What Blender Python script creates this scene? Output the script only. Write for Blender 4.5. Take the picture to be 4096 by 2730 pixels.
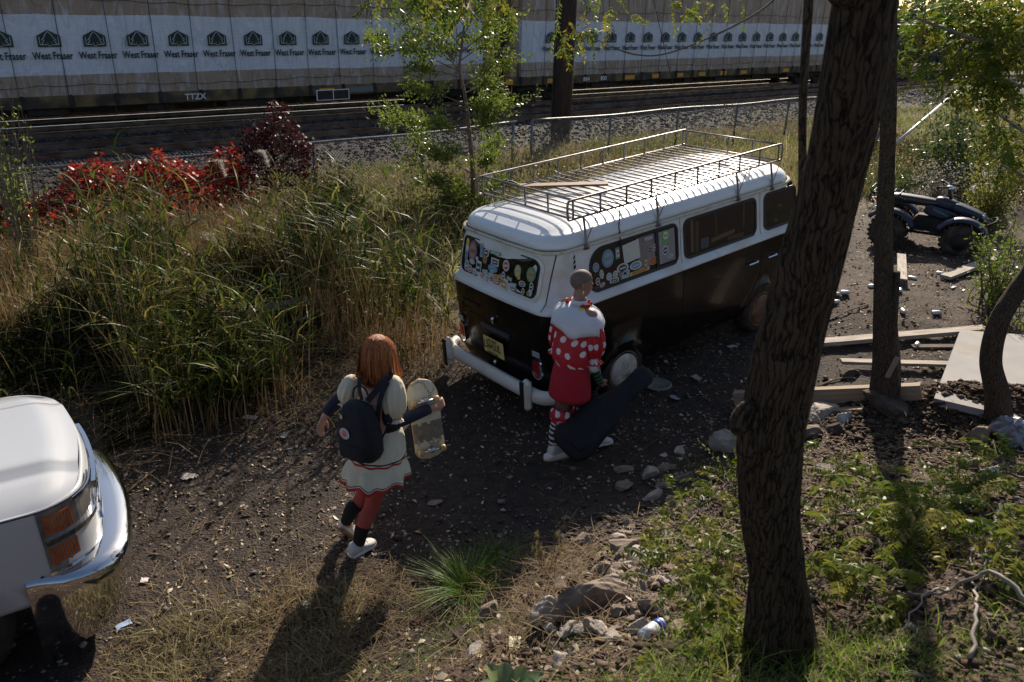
import bpy, bmesh, math, random
import numpy as np
from math import sin, cos, pi, radians, sqrt, atan2, exp
from mathutils import Vector, Matrix, Euler
for o in list(bpy.data.objects): bpy.data.objects.remove(o)
S = bpy.context.scene
COL = S.collection
random.seed(7); RNG = np.random.default_rng(11)
# ---------------------------------------------------------------- camera
CAMZ = 3.934
PITCH, ROLL = 0.39939, -0.02588
FPX = 3169.1                                   # focal length in pixels of the 4096 px wide photograph
_f = np.array([0, cos(PITCH), -sin(PITCH)]); _r = np.array([1., 0, 0]); _d = np.array([0, -sin(PITCH), -cos(PITCH)])
_r2 = cos(ROLL)*_r + sin(ROLL)*_d; _d2 = -sin(ROLL)*_r + cos(ROLL)*_d
cd = bpy.data.cameras.new('camera'); cam = bpy.data.objects.new('camera', cd); COL.objects.link(cam)
cd.sensor_width = 36; cd.lens = FPX/4096*36; cd.clip_end = 3000; cd.clip_start = 0.05
m = Matrix((( _r2[0], -_d2[0], -_f[0], 0), (_r2[1], -_d2[1], -_f[1], 0), (_r2[2], -_d2[2], -_f[2], CAMZ), (0, 0, 0, 1)))
cam.matrix_world = m
cd.dof.use_dof = True; cd.dof.focus_distance = 9.0; cd.dof.aperture_fstop = 4.0
S.camera = cam
# ---------------------------------------------------------------- sky, sun, exposure
SUN_AZ, SUN_EL = radians(75), radians(31)      # azimuth counted from +X towards +Y
w = bpy.data.worlds.new('World'); S.world = w; w.use_nodes = True
nt = w.node_tree; nt.nodes.clear()
sk = nt.nodes.new('ShaderNodeTexSky'); sk.sky_type = 'NISHITA'; sk.sun_disc = False
sk.sun_elevation = SUN_EL; sk.sun_rotation = pi/2 - SUN_AZ; sk.dust_density = 1.5
bg = nt.nodes.new('ShaderNodeBackground'); bg.inputs[1].default_value = 0.08
wo = nt.nodes.new('ShaderNodeOutputWorld'); nt.links.new(sk.outputs[0], bg.inputs[0]); nt.links.new(bg.outputs[0], wo.inputs[0])
sl = bpy.data.lights.new('sun', 'SUN'); sl.energy = 5.0; sl.angle = radians(0.6); sl.color = (1.0, 0.88, 0.72)
so = bpy.data.objects.new('sun', sl); COL.objects.link(so)
sd = Vector((cos(SUN_EL)*cos(SUN_AZ), cos(SUN_EL)*sin(SUN_AZ), sin(SUN_EL)))
so.rotation_euler = sd.to_track_quat('Z', 'Y').to_euler(); so.location = (0, 30, 30)
S.view_settings.view_transform = 'Standard'; S.view_settings.look = 'None'; S.view_settings.gamma = 1
S.view_settings.exposure = 0.5
S.render.engine = 'CYCLES'
S.cycles.transparent_max_bounces = 16; S.cycles.max_bounces = 6
S.render.resolution_x = 1024; S.render.resolution_y = 682
# ---------------------------------------------------------------- terrain
TA = 0.6802                                    # direction of the railway line and of the parked van
TD = np.array([cos(TA), sin(TA)]); TN = np.array([-sin(TA), cos(TA)])
def sstep(a, b, x):
    t = np.clip((x-a)/(b-a), 0, 1); return t*t*(3-2*t)
def hbase(x, y):
    x = np.asarray(x, float); y = np.asarray(y, float)
    s = x*TD[0]+y*TD[1]; p = x*TN[0]+y*TN[1]
    h = .081*np.clip(s-5.91, 0, 4.2)*(1-sstep(8, 12, p))
    h = h + .13*sstep(9, 13, p) + .24*sstep(17.3, 20.0, p)
    y0 = 3.35 + 2.35*sstep(-1.6, 1.0, x) + 1.35*sstep(1.0, 3.2, x)
    d = np.clip(y0-y, -2, 8)
    near = .42*(np.log1p(np.exp(np.clip(d*5, -30, 30)))/5)
    h = h + np.minimum(near, 3.0)
    h = h + .50*np.exp(-(((x-4.1)/1.0)**2+((y-6.9)/.55)**2)) + .22*np.exp(-(((x-4.9)/.5)**2+((y-6.5)/.4)**2))
    h = h + .12*np.exp(-(((x-9.5)/1.5)**2+((y-15.4)/.6)**2))*2
    return h
_ph = RNG.uniform(0, 6.28, 24); _dr = RNG.uniform(0, 6.28, 24)
def rough(x, y):
    r = 0
    for i in range(24):
        k = 1.3*1.22**i; a = .028/(1+.42*i)
        r = r + a*np.sin(k*(x*cos(_dr[i])+y*sin(_dr[i]))+_ph[i]+1.3*np.sin(.7*k*(y*cos(_dr[i])-x*sin(_dr[i]))+_ph[(i*7) % 24]))
    return r
def H(x, y):
    x = np.asarray(x, float); y = np.asarray(y, float)
    p = x*TN[0]+y*TN[1]
    amt = .35 + 1.0*sstep(.15, .6, hbase(x, y))*(1-sstep(9, 14, p)) - .25*sstep(17, 21, p)
    return hbase(x, y) + rough(x, y)*amt
def ray(px, py):
    K = 4096/2353.
    v = _f + _r2*((px*K-2048)/FPX) + _d2*((py*K-1365)/FPX)
    return v
def at(px, py, Y):                              # point seen at (px,py) of the photo that stands at distance Y
    v = ray(px, py); q = v*(Y/v[1]); return np.array([q[0], q[1], q[2]+CAMZ])
def atz(px, py, z):
    v = ray(px, py); q = v*((z-CAMZ)/v[2]); return np.array([q[0], q[1], z])
def on(px, py):                                 # point of the terrain seen at (px,py)
    v = ray(px, py); v = v/np.linalg.norm(v)
    t = np.linspace(1.5, 80, 6000); P = t[:, None]*v
    k = np.argmax(P[:, 2]+CAMZ < H(P[:, 0], P[:, 1]))
    q = P[k]; return np.array([q[0], q[1], float(H(q[0], q[1]))])
# ---------------------------------------------------------------- object helpers
def thing(name, label, cat, loc=(0, 0, 0), rotz=0, group=None, rot=None):
    o = bpy.data.objects.new(name, None); COL.objects.link(o); o.location = Vector(loc)
    o.rotation_euler = rot if rot is not None else (0, 0, rotz); o.empty_display_size = .1
    o['label'] = label; o['category'] = cat
    if group: o['group'] = group
    return o
def tag(o, label, cat, group=None, kind=None):
    if label: o['label'] = label
    if cat: o['category'] = cat
    if group: o['group'] = group
    if kind: o['kind'] = kind
    return o
def mk(name, V, F, mat, parent=None, smooth=True, rnd=None, origin=None, uv=None, midx=None):
    V = np.asarray(V, dtype=np.float64).reshape(-1, 3)
    if origin is not None: V = V - np.asarray(origin, float)
    me = bpy.data.meshes.new(name)
    if isinstance(F, np.ndarray) and F.ndim == 2:
        n, k = F.shape
        me.vertices.add(len(V)); me.vertices.foreach_set('co', V.ravel().astype(np.float32))
        me.loops.add(n*k); me.loops.foreach_set('vertex_index', F.ravel().astype(np.int32))
        me.polygons.add(n); me.polygons.foreach_set('loop_start', np.arange(0, n*k, k, dtype=np.int32))
        me.update(calc_edges=True)
    else:
        me.from_pydata([tuple(v) for v in V], [], [tuple(int(i) for i in f) for f in F]); me.update()
    me.validate()
    ms = mat if isinstance(mat, (list, tuple)) else [mat]
    for mm in ms: me.materials.append(mm)
    if midx is not None: me.polygons.foreach_set('material_index', np.asarray(midx, dtype=np.int32)[:len(me.polygons)])
    if smooth: me.polygons.foreach_set('use_smooth', np.ones(len(me.polygons), dtype=bool))
    if rnd is not None:
        a = me.attributes.new('rnd', 'FLOAT', 'POINT'); a.data.foreach_set('value', np.asarray(rnd, dtype=np.float32))
    if uv is not None:
        l = me.uv_layers.new(name='UVMap'); li = np.zeros(len(me.loops), dtype=np.int32); me.loops.foreach_get('vertex_index', li)
        l.data.foreach_set('uv', np.asarray(uv, dtype=np.float32)[li].ravel())
    o = bpy.data.objects.new(name, me); COL.objects.link(o)
    if parent is not None: o.parent = parent
    elif origin is not None: o.location = Vector(origin)
    return o
def copy_tree(o, parent=None):
    c = o.copy(); COL.objects.link(c); c.parent = parent
    for ch in list(o.children): copy_tree(ch, c)
    return c
class MB:                                        # collects shapes into one mesh
    def __init__(s): s.V = []; s.F = []; s.M = []
    def add(s, V, F, m=0):
        b = len(s.V); s.V += [tuple(v) for v in V]; s.F += [tuple(i+b for i in f) for f in F]; s.M += [m]*len(F); return s
    def box(s, c, d, R=None, m=0, bev=0.0):
        hx, hy, hz = d[0]/2, d[1]/2, d[2]/2
        b = min(bev, hx*.9, hy*.9, hz*.9)
        if b <= 0:
            P = [(x, y, z) for z in (-hz, hz) for y in (-hy, hy) for x in (-hx, hx)]
            F = [(0, 2, 3, 1), (4, 5, 7, 6), (0, 1, 5, 4), (2, 6, 7, 3), (0, 4, 6, 2), (1, 3, 7, 5)]
        else:
            P = []; idx = {}
            for sx in (-1, 1):
                for sy in (-1, 1):
                    for sz in (-1, 1):
                        for ax in range(3):
                            q = [sx*(hx-b), sy*(hy-b), sz*(hz-b)]; q[ax] = (sx, sy, sz)[ax]*(hx, hy, hz)[ax]
                            idx[(sx, sy, sz, ax)] = len(P); P.append(tuple(q))
            F = []
            for ax in range(3):
                a, c2 = [i for i in range(3) if i != ax]
                for sg in (-1, 1):
                    f = []
                    for u, v in ((-1, -1), (1, -1), (1, 1), (-1, 1)):
                        k = [0, 0, 0]; k[ax] = sg; k[a] = u; k[c2] = v; f.append(idx[(k[0], k[1], k[2], ax)])
                    if (sg > 0) == (ax == 1): f = f[::-1]
                    F.append(tuple(f))
            for ax in range(3):
                a, c2 = [i for i in range(3) if i != ax]
                for u in (-1, 1):
                    for v in (-1, 1):
                        def K(sg, w_):
                            k = [0, 0, 0]; k[ax] = sg; k[a] = u; k[c2] = v; return idx[(k[0], k[1], k[2], w_)]
                        F.append((K(-1, a), K(1, a), K(1, c2), K(-1, c2)))
            for sx in (-1, 1):
                for sy in (-1, 1):
                    for sz in (-1, 1): F.append(tuple(idx[(sx, sy, sz, ax)] for ax in range(3)))
        P = np.array(P)
        if R is not None: P = P @ np.array(R).T
        return s.add(P+np.array(c), F, m)
    def tube(s, pts, r, n=8, m=0, cap=True, flat=1.0):
        V, F = tube(pts, r, n, cap, flat); return s.add(V, F, m)
    def lathe(s, prof, c=(0, 0, 0), axis=2, n=24, m=0, R=None):   # prof: (radius, height)
        P = []; F = []
        for (r, h) in prof:
            for i in range(n):
                a = 2*pi*i/n; q = [r*cos(a), r*sin(a), h]
                if axis == 1: q = [q[0], q[2], q[1]]
                if axis == 0: q = [q[2], q[0], q[1]]
                P.append(q)
        for j in range(len(prof)-1):
            for i in range(n): F.append((j*n+i, j*n+(i+1) % n, (j+1)*n+(i+1) % n, (j+1)*n+i))
        F.append(tuple(range(n))[::-1]); F.append(tuple((len(prof)-1)*n+i for i in range(n)))
        P = np.array(P)
        if R is not None: P = P @ np.array(R).T
        return s.add(P+np.array(c), F, m)
    def ell(s, c, r, n=12, m=0, R=None, k=8):
        P = [(0, 0, -1)]; F = []
        for j in range(1, k):
            t = -pi/2+pi*j/k
            for i in range(n): P.append((cos(t)*cos(2*pi*i/n), cos(t)*sin(2*pi*i/n), sin(t)))
        P.append((0, 0, 1))
        for i in range(n): F.append((0, 1+(i+1) % n, 1+i))
        for j in range(k-2):
            for i in range(n): a = 1+j*n; F.append((a+i, a+(i+1) % n, a+n+(i+1) % n, a+n+i))
        L = len(P)-1; a = 1+(k-2)*n
        for i in range(n): F.append((a+i, a+(i+1) % n, L))
        P = np.array(P)*np.array(r)
        if R is not None: P = P @ np.array(R).T
        return s.add(P+np.array(c), F, m)
    def prism(s, poly, c, u, v, t, m=0):          # polygon in plane (u,v) at c, thickness t along u x v
        u = np.array(u, float); v = np.array(v, float); w_ = np.cross(u, v); w_ /= np.linalg.norm(w_)
        P = [np.array(c)+u*a+v*b for a, b in poly]; n = len(P)
        V = [p for p in P]+[p+w_*t for p in P]
        F = [tuple(range(n))[::-1], tuple(range(n, 2*n))]+[(i, (i+1) % n, n+(i+1) % n, n+i) for i in range(n)]
        return s.add(V, F, m)
    def build(s, name, mat, parent=None, smooth=False, origin=None, **k):
        return mk(name, s.V, s.F, mat, parent, smooth, None, origin, midx=s.M if isinstance(mat, (list, tuple)) else None, **k)
def frame(t):
    t = t/ (np.linalg.norm(t)+1e-12)
    a = np.array([0, 0, 1.]) if abs(t[2]) < .9 else np.array([1., 0, 0])
    u = np.cross(a, t); u /= np.linalg.norm(u); v = np.cross(t, u); return u, v, t
def tube(pts, r, n=8, cap=True, flat=1.0):
    pts = [np.array(p, float) for p in pts]; k = len(pts); rr = r if hasattr(r, '__len__') else [r]*k
    V = []; F = []; pu = None
    for i, p in enumerate(pts):
        t = pts[min(i+1, k-1)]-pts[max(i-1, 0)]; u, v, t = frame(t)
        if pu is not None:
            u = pu-t*np.dot(pu, t); u /= (np.linalg.norm(u)+1e-12); v = np.cross(t, u)
        pu = u
        for j in range(n):
            a = 2*pi*j/n; V.append(p+rr[i]*(u*cos(a)+v*sin(a)*flat))
    for i in range(k-1):
        for j in range(n): F.append((i*n+j, i*n+(j+1) % n, (i+1)*n+(j+1) % n, (i+1)*n+j))
    if cap: F.append(tuple(range(n))[::-1]); F.append(tuple((k-1)*n+j for j in range(n)))
    return V, F
def curve(pts, n=6):                              # Catmull-Rom through points
    P = [np.array(p, float) for p in pts]; P = [2*P[0]-P[1]]+P+[2*P[-1]-P[-2]]; out = []
    for i in range(1, len(P)-2):
        for j in range(n):
            t = j/n; a, b, c, d = P[i-1], P[i], P[i+1], P[i+2]
            out.append(.5*((2*b)+(-a+c)*t+(2*a-5*b+4*c-d)*t*t+(-a+3*b-3*c+d)*t**3))
    out.append(P[-2]); return out
_tm = {}
def text_mesh(s, size, ext=.0015):
    k = (s, size, ext)
    if k not in _tm:
        c = bpy.data.curves.new('t', 'FONT'); c.body = s; c.size = size; c.extrude = ext; c.align_x = 'CENTER'; c.align_y = 'CENTER'; c.resolution_u = 2; c.offset = .022*size if size > .2 else .0
        o = bpy.data.objects.new('t', c); COL.objects.link(o); dg = bpy.context.evaluated_depsgraph_get()
        me = bpy.data.meshes.new_from_object(o.evaluated_get(dg)); bpy.data.objects.remove(o); bpy.data.curves.remove(c); _tm[k] = me
    return _tm[k]
def text_width(s, size):
    me = text_mesh(s, size); xs = [v.co.x for v in me.vertices]; return max(xs)-min(xs)
def put_text(name, s, size, mat, parent, c, u, v, sx=1.0):
    me = text_mesh(s, size).copy(); me.materials.clear(); me.materials.append(mat)
    o = bpy.data.objects.new(name, me); COL.objects.link(o); o.parent = parent
    u = Vector(u).normalized(); v = Vector(v).normalized(); w_ = u.cross(v)
    o.matrix_local = Matrix(((u.x*sx, v.x, w_.x, c[0]), (u.y*sx, v.y, w_.y, c[1]), (u.z*sx, v.z, w_.z, c[2]), (0, 0, 0, 1)))
    return o
def applied(o, mods):                             # evaluate modifiers and keep the plain mesh
    for t, kw in mods:
        mm = o.modifiers.new(t, t)
        for a, b in kw.items(): setattr(mm, a, b)
    dg = bpy.context.evaluated_depsgraph_get(); dg.update()
    me = bpy.data.meshes.new_from_object(o.evaluated_get(dg)); o.modifiers.clear(); old = o.data; o.data = me; bpy.data.meshes.remove(old); return o
# ---------------------------------------------------------------- materials
def _n(nt, t, **k):
    n = nt.nodes.new(t)
    for a, b in k.items(): setattr(n, a, b)
    return n
def mat(name, c, c2=None, rough=.7, metal=0., nscale=6., bump=0., bscale=30., coat=0., spec=.5, contrast=(.35, .65), coord='Object', stretch=None, detail=6., c3=None, c3scale=1.5, em=None):
    m = bpy.data.materials.new(name); m.use_nodes = True; nt = m.node_tree; b = nt.nodes['Principled BSDF']; L = nt.links.new
    b.inputs['Base Color'].default_value = (*c, 1); b.inputs['Roughness'].default_value = rough; b.inputs['Metallic'].default_value = metal
    b.inputs['Specular IOR Level'].default_value = spec; b.inputs['Coat Weight'].default_value = coat; b.inputs['Coat Roughness'].default_value = .06
    tc = _n(nt, 'ShaderNodeTexCoord'); src = tc.outputs[coord]
    if stretch:
        mp = _n(nt, 'ShaderNodeMapping'); mp.inputs['Scale'].default_value = stretch; L(src, mp.inputs[0]); src = mp.outputs[0]
    if c2:
        nz = _n(nt, 'ShaderNodeTexNoise'); nz.inputs['Scale'].default_value = nscale; nz.inputs['Detail'].default_value = detail; L(src, nz.inputs[0])
        r = _n(nt, 'ShaderNodeValToRGB'); r.color_ramp.elements[0].position = contrast[0]; r.color_ramp.elements[1].position = contrast[1]
        r.color_ramp.elements[0].color = (*c, 1); r.color_ramp.elements[1].color = (*c2, 1); L(nz.outputs[0], r.inputs[0]); out = r.outputs[0]
        if c3:
            n2 = _n(nt, 'ShaderNodeTexNoise'); n2.inputs['Scale'].default_value = c3scale; n2.inputs['Detail'].default_value = 8; L(src, n2.inputs[0])
            r2 = _n(nt, 'ShaderNodeValToRGB'); r2.color_ramp.elements[0].position = .52; r2.color_ramp.elements[1].position = .66; L(n2.outputs[0], r2.inputs[0])
            mx = _n(nt, 'ShaderNodeMix', data_type='RGBA'); L(r2.outputs[0], mx.inputs[0]); L(out, mx.inputs[6]); mx.inputs[7].default_value = (*c3, 1); out = mx.outputs[2]
        L(out, b.inputs['Base Color'])
    if bump:
        nz = _n(nt, 'ShaderNodeTexNoise'); nz.inputs['Scale'].default_value = bscale; nz.inputs['Detail'].default_value = 8; L(src, nz.inputs[0])
        bp = _n(nt, 'ShaderNodeBump'); bp.inputs['Strength'].default_value = min(1, bump); bp.inputs['Distance'].default_value = .02*bump; L(nz.outputs[0], bp.inputs['Height']); L(bp.outputs[0], b.inputs['Normal'])
    return m
def leafmat(name, cols, transl=.45, rough=.55, spec=.2):      # colours picked per leaf by the mesh attribute
    m = bpy.data.materials.new(name); m.use_nodes = True; nt = m.node_tree; b = nt.nodes['Principled BSDF']; L = nt.links.new
    a = _n(nt, 'ShaderNodeAttribute'); a.attribute_name = 'rnd'
    r = _n(nt, 'ShaderNodeValToRGB'); e = r.color_ramp.elements
    while len(e) < len(cols): e.new(.5)
    for i, c in enumerate(cols): e[i].position = i/(len(cols)-1); e[i].color = (*c, 1)
    L(a.outputs['Fac'], r.inputs[0]); L(r.outputs[0], b.inputs['Base Color']); b.inputs['Roughness'].default_value = rough; b.inputs['Specular IOR Level'].default_value = spec
    t = _n(nt, 'ShaderNodeBsdfTranslucent'); L(r.outputs[0], t.inputs[0]); mx = _n(nt, 'ShaderNodeMixShader'); mx.inputs[0].default_value = transl
    L(b.outputs[0], mx.inputs[1]); L(t.outputs[0], mx.inputs[2]); L(mx.outputs[0], nt.nodes['Material Output'].inputs[0]); return m
# ---------------------------------------------------------------- vegetation generators (numpy)
def blades(P, h, w_, bend, az=None, seg=3, tilt=None, rng=RNG, r0=0., r1=1.):
    n = len(P); h = np.broadcast_to(h, n); w_ = np.broadcast_to(w_, n); bend = np.broadcast_to(bend, n)
    az = rng.uniform(0, 2*pi, n) if az is None else az
    d = np.stack([np.cos(az), np.sin(az), np.zeros(n)], 1); fa = rng.uniform(0, 2*pi, n)
    sidev = np.stack([np.cos(fa), np.sin(fa), np.zeros(n)], 1)
    V = np.zeros((n, seg*2+1, 3)); t = np.linspace(0, 1, seg+1)
    for i in range(seg+1):
        off = P + d*(bend*h*t[i]**2)[:, None] + np.array([0, 0, 1.])*(h*(t[i]-.35*np.minimum(bend, 1.2)*t[i]**2))[:, None]
        if i < seg:
            ww = (w_*(1-.55*t[i])/2)[:, None]; V[:, 2*i] = off-sidev*ww; V[:, 2*i+1] = off+sidev*ww
        else: V[:, 2*seg] = off
    F = []
    base = (np.arange(n)*(seg*2+1))[:, None]
    q = [np.array([2*i, 2*i+1, 2*i+3, 2*i+2])[None] + base for i in range(seg-1)]
    q.append(np.array([2*seg-2, 2*seg-1, 2*seg, 2*seg])[None] + base)
    rn = np.repeat(rng.uniform(r0, r1, n), seg*2+1)
    return V.reshape(-1, 3), q, rn
def join(parts):                                  # parts: (V, [quads], rnd)
    Vs = []; Q = []; T = []; R = []; b = 0
    for V, q, rn in parts:
        for a in q: (Q if a.shape[1] == 4 else T).append(a+b)
        Vs.append(V); R.append(rn); b += len(V)
    V = np.concatenate(Vs); R = np.concatenate(R)
    Q = np.concatenate(Q) if Q else np.zeros((0, 4), int)
    return V, Q, R
def mkveg(name, parts, mat_, parent=None, origin=None, smooth=False):
    V, Q, R = join(parts)
    # a quad whose last two corners coincide is a triangle
    tri = Q[:, 2] == Q[:, 3]
    q4 = Q[~tri]; t3 = Q[tri][:, :3]
    if origin is not None: V = V-np.asarray(origin)
    me = bpy.data.meshes.new(name); me.vertices.add(len(V)); me.vertices.foreach_set('co', V.ravel().astype(np.float32))
    nl = q4.size+t3.size; me.loops.add(nl); me.loops.foreach_set('vertex_index', np.concatenate([q4.ravel(), t3.ravel()]).astype(np.int32))
    me.polygons.add(len(q4)+len(t3)); ls = np.concatenate([np.arange(len(q4))*4, q4.size+np.arange(len(t3))*3]).astype(np.int32)
    me.polygons.foreach_set('loop_start', ls); me.update(calc_edges=True)
    a = me.attributes.new('rnd', 'FLOAT', 'POINT'); a.data.foreach_set('value', R.astype(np.float32))
    ms = mat_ if isinstance(mat_, (list, tuple)) else [mat_]
    for mm in ms: me.materials.append(mm)
    if smooth: me.polygons.foreach_set('use_smooth', np.ones(len(me.polygons), dtype=bool))
    o = bpy.data.objects.new(name, me); COL.objects.link(o)
    if parent is not None: o.parent = parent
    elif origin is not None: o.location = Vector(origin)
    return o
def leaves(P, ln, wd, rng=RNG, D=None, r0=0., r1=1., up=.3, lobes=False):   # folded leaf of four triangles/quads
    n = len(P); ln = np.broadcast_to(ln, n)[:, None]; wd = np.broadcast_to(wd, n)[:, None]
    if D is None:
        D = rng.normal(size=(n, 3)); D[:, 2] -= up
    D = D/(np.linalg.norm(D, axis=1, keepdims=True)+1e-9)
    A = rng.normal(size=(n, 3)); Sx = np.cross(D, A); Sx /= (np.linalg.norm(Sx, axis=1, keepdims=True)+1e-9); N = np.cross(D, Sx)
    b = P; tip = P+D*ln; l = P+D*ln*.42+Sx*wd*.5+N*wd*.15; r = P+D*ln*.42-Sx*wd*.5+N*wd*.15
    l2 = P+D*ln*.8+Sx*wd*.28; r2 = P+D*ln*.8-Sx*wd*.28
    V = np.stack([b, l, l2, tip, r2, r], 1).reshape(-1, 3); base = (np.arange(n)*6)[:, None]
    q = [np.array([[0, 1, 4, 5]])+base if False else np.array([[0, 5, 1, 1]])+base, np.array([[5, 4, 2, 1]])+base, np.array([[4, 3, 2, 2]])+base]
    return V, q, np.repeat(rng.uniform(r0, r1, n), 6)
def pinnate(B, D, L, rng=RNG, pairs=8, ll=.035, lw=.014, droop=.5, r0=0., r1=1.):   # many pinnate leaves: base, direction, length
    n = len(B); D = D/(np.linalg.norm(D, axis=1, keepdims=True)+1e-9); L = np.broadcast_to(L, n)
    out = []; side = np.cross(D, np.array([0, 0, 1.])+rng.normal(size=(n, 3))*.35); side /= (np.linalg.norm(side, axis=1, keepdims=True)+1e-9)
    rv = rng.uniform(r0, r1, n); ts = np.linspace(.12, 1, pairs)
    PP = []; DD = []; RR = []
    for t in ts:
        c = B+D*(L*t)[:, None]; c[:, 2] -= droop*L*t*t*.6
        ax = D.copy(); ax[:, 2] -= droop*t*1.2
        for s in (-1, 1):
            d = side*s+ax*.35; d[:, 2] -= .35+rng.uniform(0, .3, n); PP.append(c); DD.append(d); RR.append(rv)
    P = np.concatenate(PP); Dm = np.concatenate(DD)+rng.normal(size=(len(P), 3))*.12; R_ = np.concatenate(RR)
    k = rng.uniform(.8, 1.15, len(P)); V, q, rn = leaves(P, ll*k, lw*k, rng, Dm)
    rn = np.repeat(np.clip(R_+rng.normal(size=len(R_))*.06, 0, 1), 6)
    # rachis ribbon
    seg = 4; t = np.linspace(0, 1, seg+1); Vr = np.zeros((n, (seg+1)*2, 3))
    for i in range(seg+1):
        c = B+D*(L*t[i])[:, None]; c[:, 2] -= droop*L*t[i]**2*.6
        Vr[:, 2*i] = c-side*.0015; Vr[:, 2*i+1] = c+side*.0015
    base = (np.arange(n)*(seg+1)*2)[:, None]
    qr = [np.array([[2*i, 2*i+1, 2*i+3, 2*i+2]])+base for i in range(seg)]
    return [(V, q, rn), (Vr.reshape(-1, 3), qr, np.repeat(rv, (seg+1)*2))]
def scatter(n, sr, pr, dens=None, rng=RNG):        # random terrain points in along/across coordinates of the railway
    s = rng.uniform(sr[0], sr[1], n); p = rng.uniform(pr[0], pr[1], n)
    x = s*TD[0]+p*TN[0]; y = s*TD[1]+p*TN[1]
    return x, y, s, p
def P3(x, y, dz=0): return np.stack([x, y, H(x, y)+dz], 1)
def vnoise(x, y, k=1., seed=0):
    r = np.random.default_rng(seed); v = 0
    for i in range(6):
        a = r.uniform(0, 6.28); f = k*r.uniform(.5, 2); v = v+np.sin(f*(x*cos(a)+y*sin(a))+r.uniform(0, 6.28))
    return v/6**.5
# ================================================================ SETTING: ground
def ground_material():
    m = bpy.data.materials.new('ground'); m.use_nodes = True; nt = m.node_tree; b = nt.nodes['Principled BSDF']; L = nt.links.new
    g = _n(nt, 'ShaderNodeNewGeometry'); pos = g.outputs['Position']
    def dot(v):
        d = _n(nt, 'ShaderNodeVectorMath', operation='DOT_PRODUCT'); L(pos, d.inputs[0]); d.inputs[1].default_value = v; return d.outputs['Value']
    def noise(s, det=8, rough=.6):
        n = _n(nt, 'ShaderNodeTexNoise'); n.inputs['Scale'].default_value = s; n.inputs['Detail'].default_value = det; n.inputs['Roughness'].default_value = rough; L(pos, n.inputs[0]); return n.outputs[0]
    def ramp(src, a, b_, ca=(0, 0, 0), cb=(1, 1, 1)):
        r = _n(nt, 'ShaderNodeValToRGB'); r.color_ramp.elements[0].position = a; r.color_ramp.elements[1].position = b_
        r.color_ramp.elements[0].color = (*ca, 1); r.color_ramp.elements[1].color = (*cb, 1); L(src, r.inputs[0]); return r.outputs[0]
    def mix(f, a, b_):
        x = _n(nt, 'ShaderNodeMix', data_type='RGBA'); L(f, x.inputs[0]); L(a, x.inputs[6]); L(b_, x.inputs[7]); return x.outputs[2]
    def mrange(src, a, b_):
        x = _n(nt, 'ShaderNodeMapRange'); L(src, x.inputs[0]); x.inputs[1].default_value = a; x.inputs[2].default_value = b_; return x.outputs[0]
    def add(a, k, bsrc):
        x = _n(nt, 'ShaderNodeMath', operation='MULTIPLY_ADD'); L(bsrc, x.inputs[0]); x.inputs[1].default_value = k; L(a, x.inputs[2]); return x.outputs[0]
    p = dot((float(TN[0]), float(TN[1]), 0)); wob = noise(.6, 4)
    p2 = add(p, 1.6, wob)
    vor = _n(nt, 'ShaderNodeTexVoronoi'); vor.inputs['Scale'].default_value = 42; L(pos, vor.inputs[0])
    peb = ramp(vor.outputs['Color'], .55, .95)
    cind = mix(ramp(noise(9), .35, .7), ramp(noise(38), .3, .75, (.012, .009, .008), (.046, .034, .028)), ramp(noise(60), .3, .75, (.03, .02, .016), (.10, .07, .052)))
    cind = mix(mrange(peb, .8, 2.2), cind, ramp(noise(5), .2, .8, (.2, .16, .12), (.35, .3, .25)))
    brown = ramp(noise(30), .3, .75, (.028, .017, .012), (.12, .078, .052))
    litter = ramp(noise(18), .3, .72, (.04, .03, .017), (.16, .12, .065))
    ball = ramp(vor.outputs['Color'], .1, .9, (.014, .013, .015), (.042, .038, .040))
    z = _n(nt, 'ShaderNodeSeparateXYZ'); L(pos, z.inputs[0])
    c = mix(mrange(add(z.outputs[2], .45, noise(2.2, 5)), .42, .6), cind, brown)
    c = mix(mrange(p2, 7.6, 9.0), c, litter)
    c = mix(mrange(p2, 17.8, 18.8), c, ball)
    L(c, b.inputs['Base Color']); b.inputs['Roughness'].default_value = .85; b.inputs['Specular IOR Level'].default_value = .3
    v2 = _n(nt, 'ShaderNodeTexVoronoi'); v2.inputs['Scale'].default_value = 55; L(pos, v2.inputs[0])
    hgt = add(noise(22), -.5, v2.outputs['Distance'])
    bp = _n(nt, 'ShaderNodeBump'); bp.inputs['Strength'].default_value = 1; bp.inputs['Distance'].default_value = .022; L(hgt, bp.inputs['Height']); L(bp.outputs[0], b.inputs['Normal'])
    return m
na, nr = 560, 620
az = np.concatenate([np.linspace(radians(40), radians(140), na-60, endpoint=False), np.linspace(radians(140), radians(400), 60, endpoint=False)])
rr = np.concatenate([np.geomspace(.4, 30, nr-60), np.geomspace(31, 1500, 60)])
A, R_ = np.meshgrid(az, rr); X = (R_*np.cos(A)).ravel(); Y = (R_*np.sin(A)).ravel()
Z = H(X, Y); Z = np.where(np.hypot(X, Y) > 80, .5, Z)
i, j = np.meshgrid(np.arange(nr-1), np.arange(na), indexing='ij'); j2 = (j+1) % na
F = np.stack([i*na+j, (i+1)*na+j, (i+1)*na+j2, i*na+j2], -1).reshape(-1, 4)
V = np.stack([X, Y, Z], 1); V = np.concatenate([V, [[0, 0, float(H(0, 0))]]]); 
F = np.concatenate([F, np.stack([np.full(na, len(V)-1), np.arange(na), (np.arange(na)+1) % na, (np.arange(na)+1) % na], 1)])
tri = F[F[:, 2] == F[:, 3]][:, :3]; F = F[F[:, 2] != F[:, 3]]
gob = mk('ground', V, F, ground_material()); gob['kind'] = 'structure'

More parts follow.
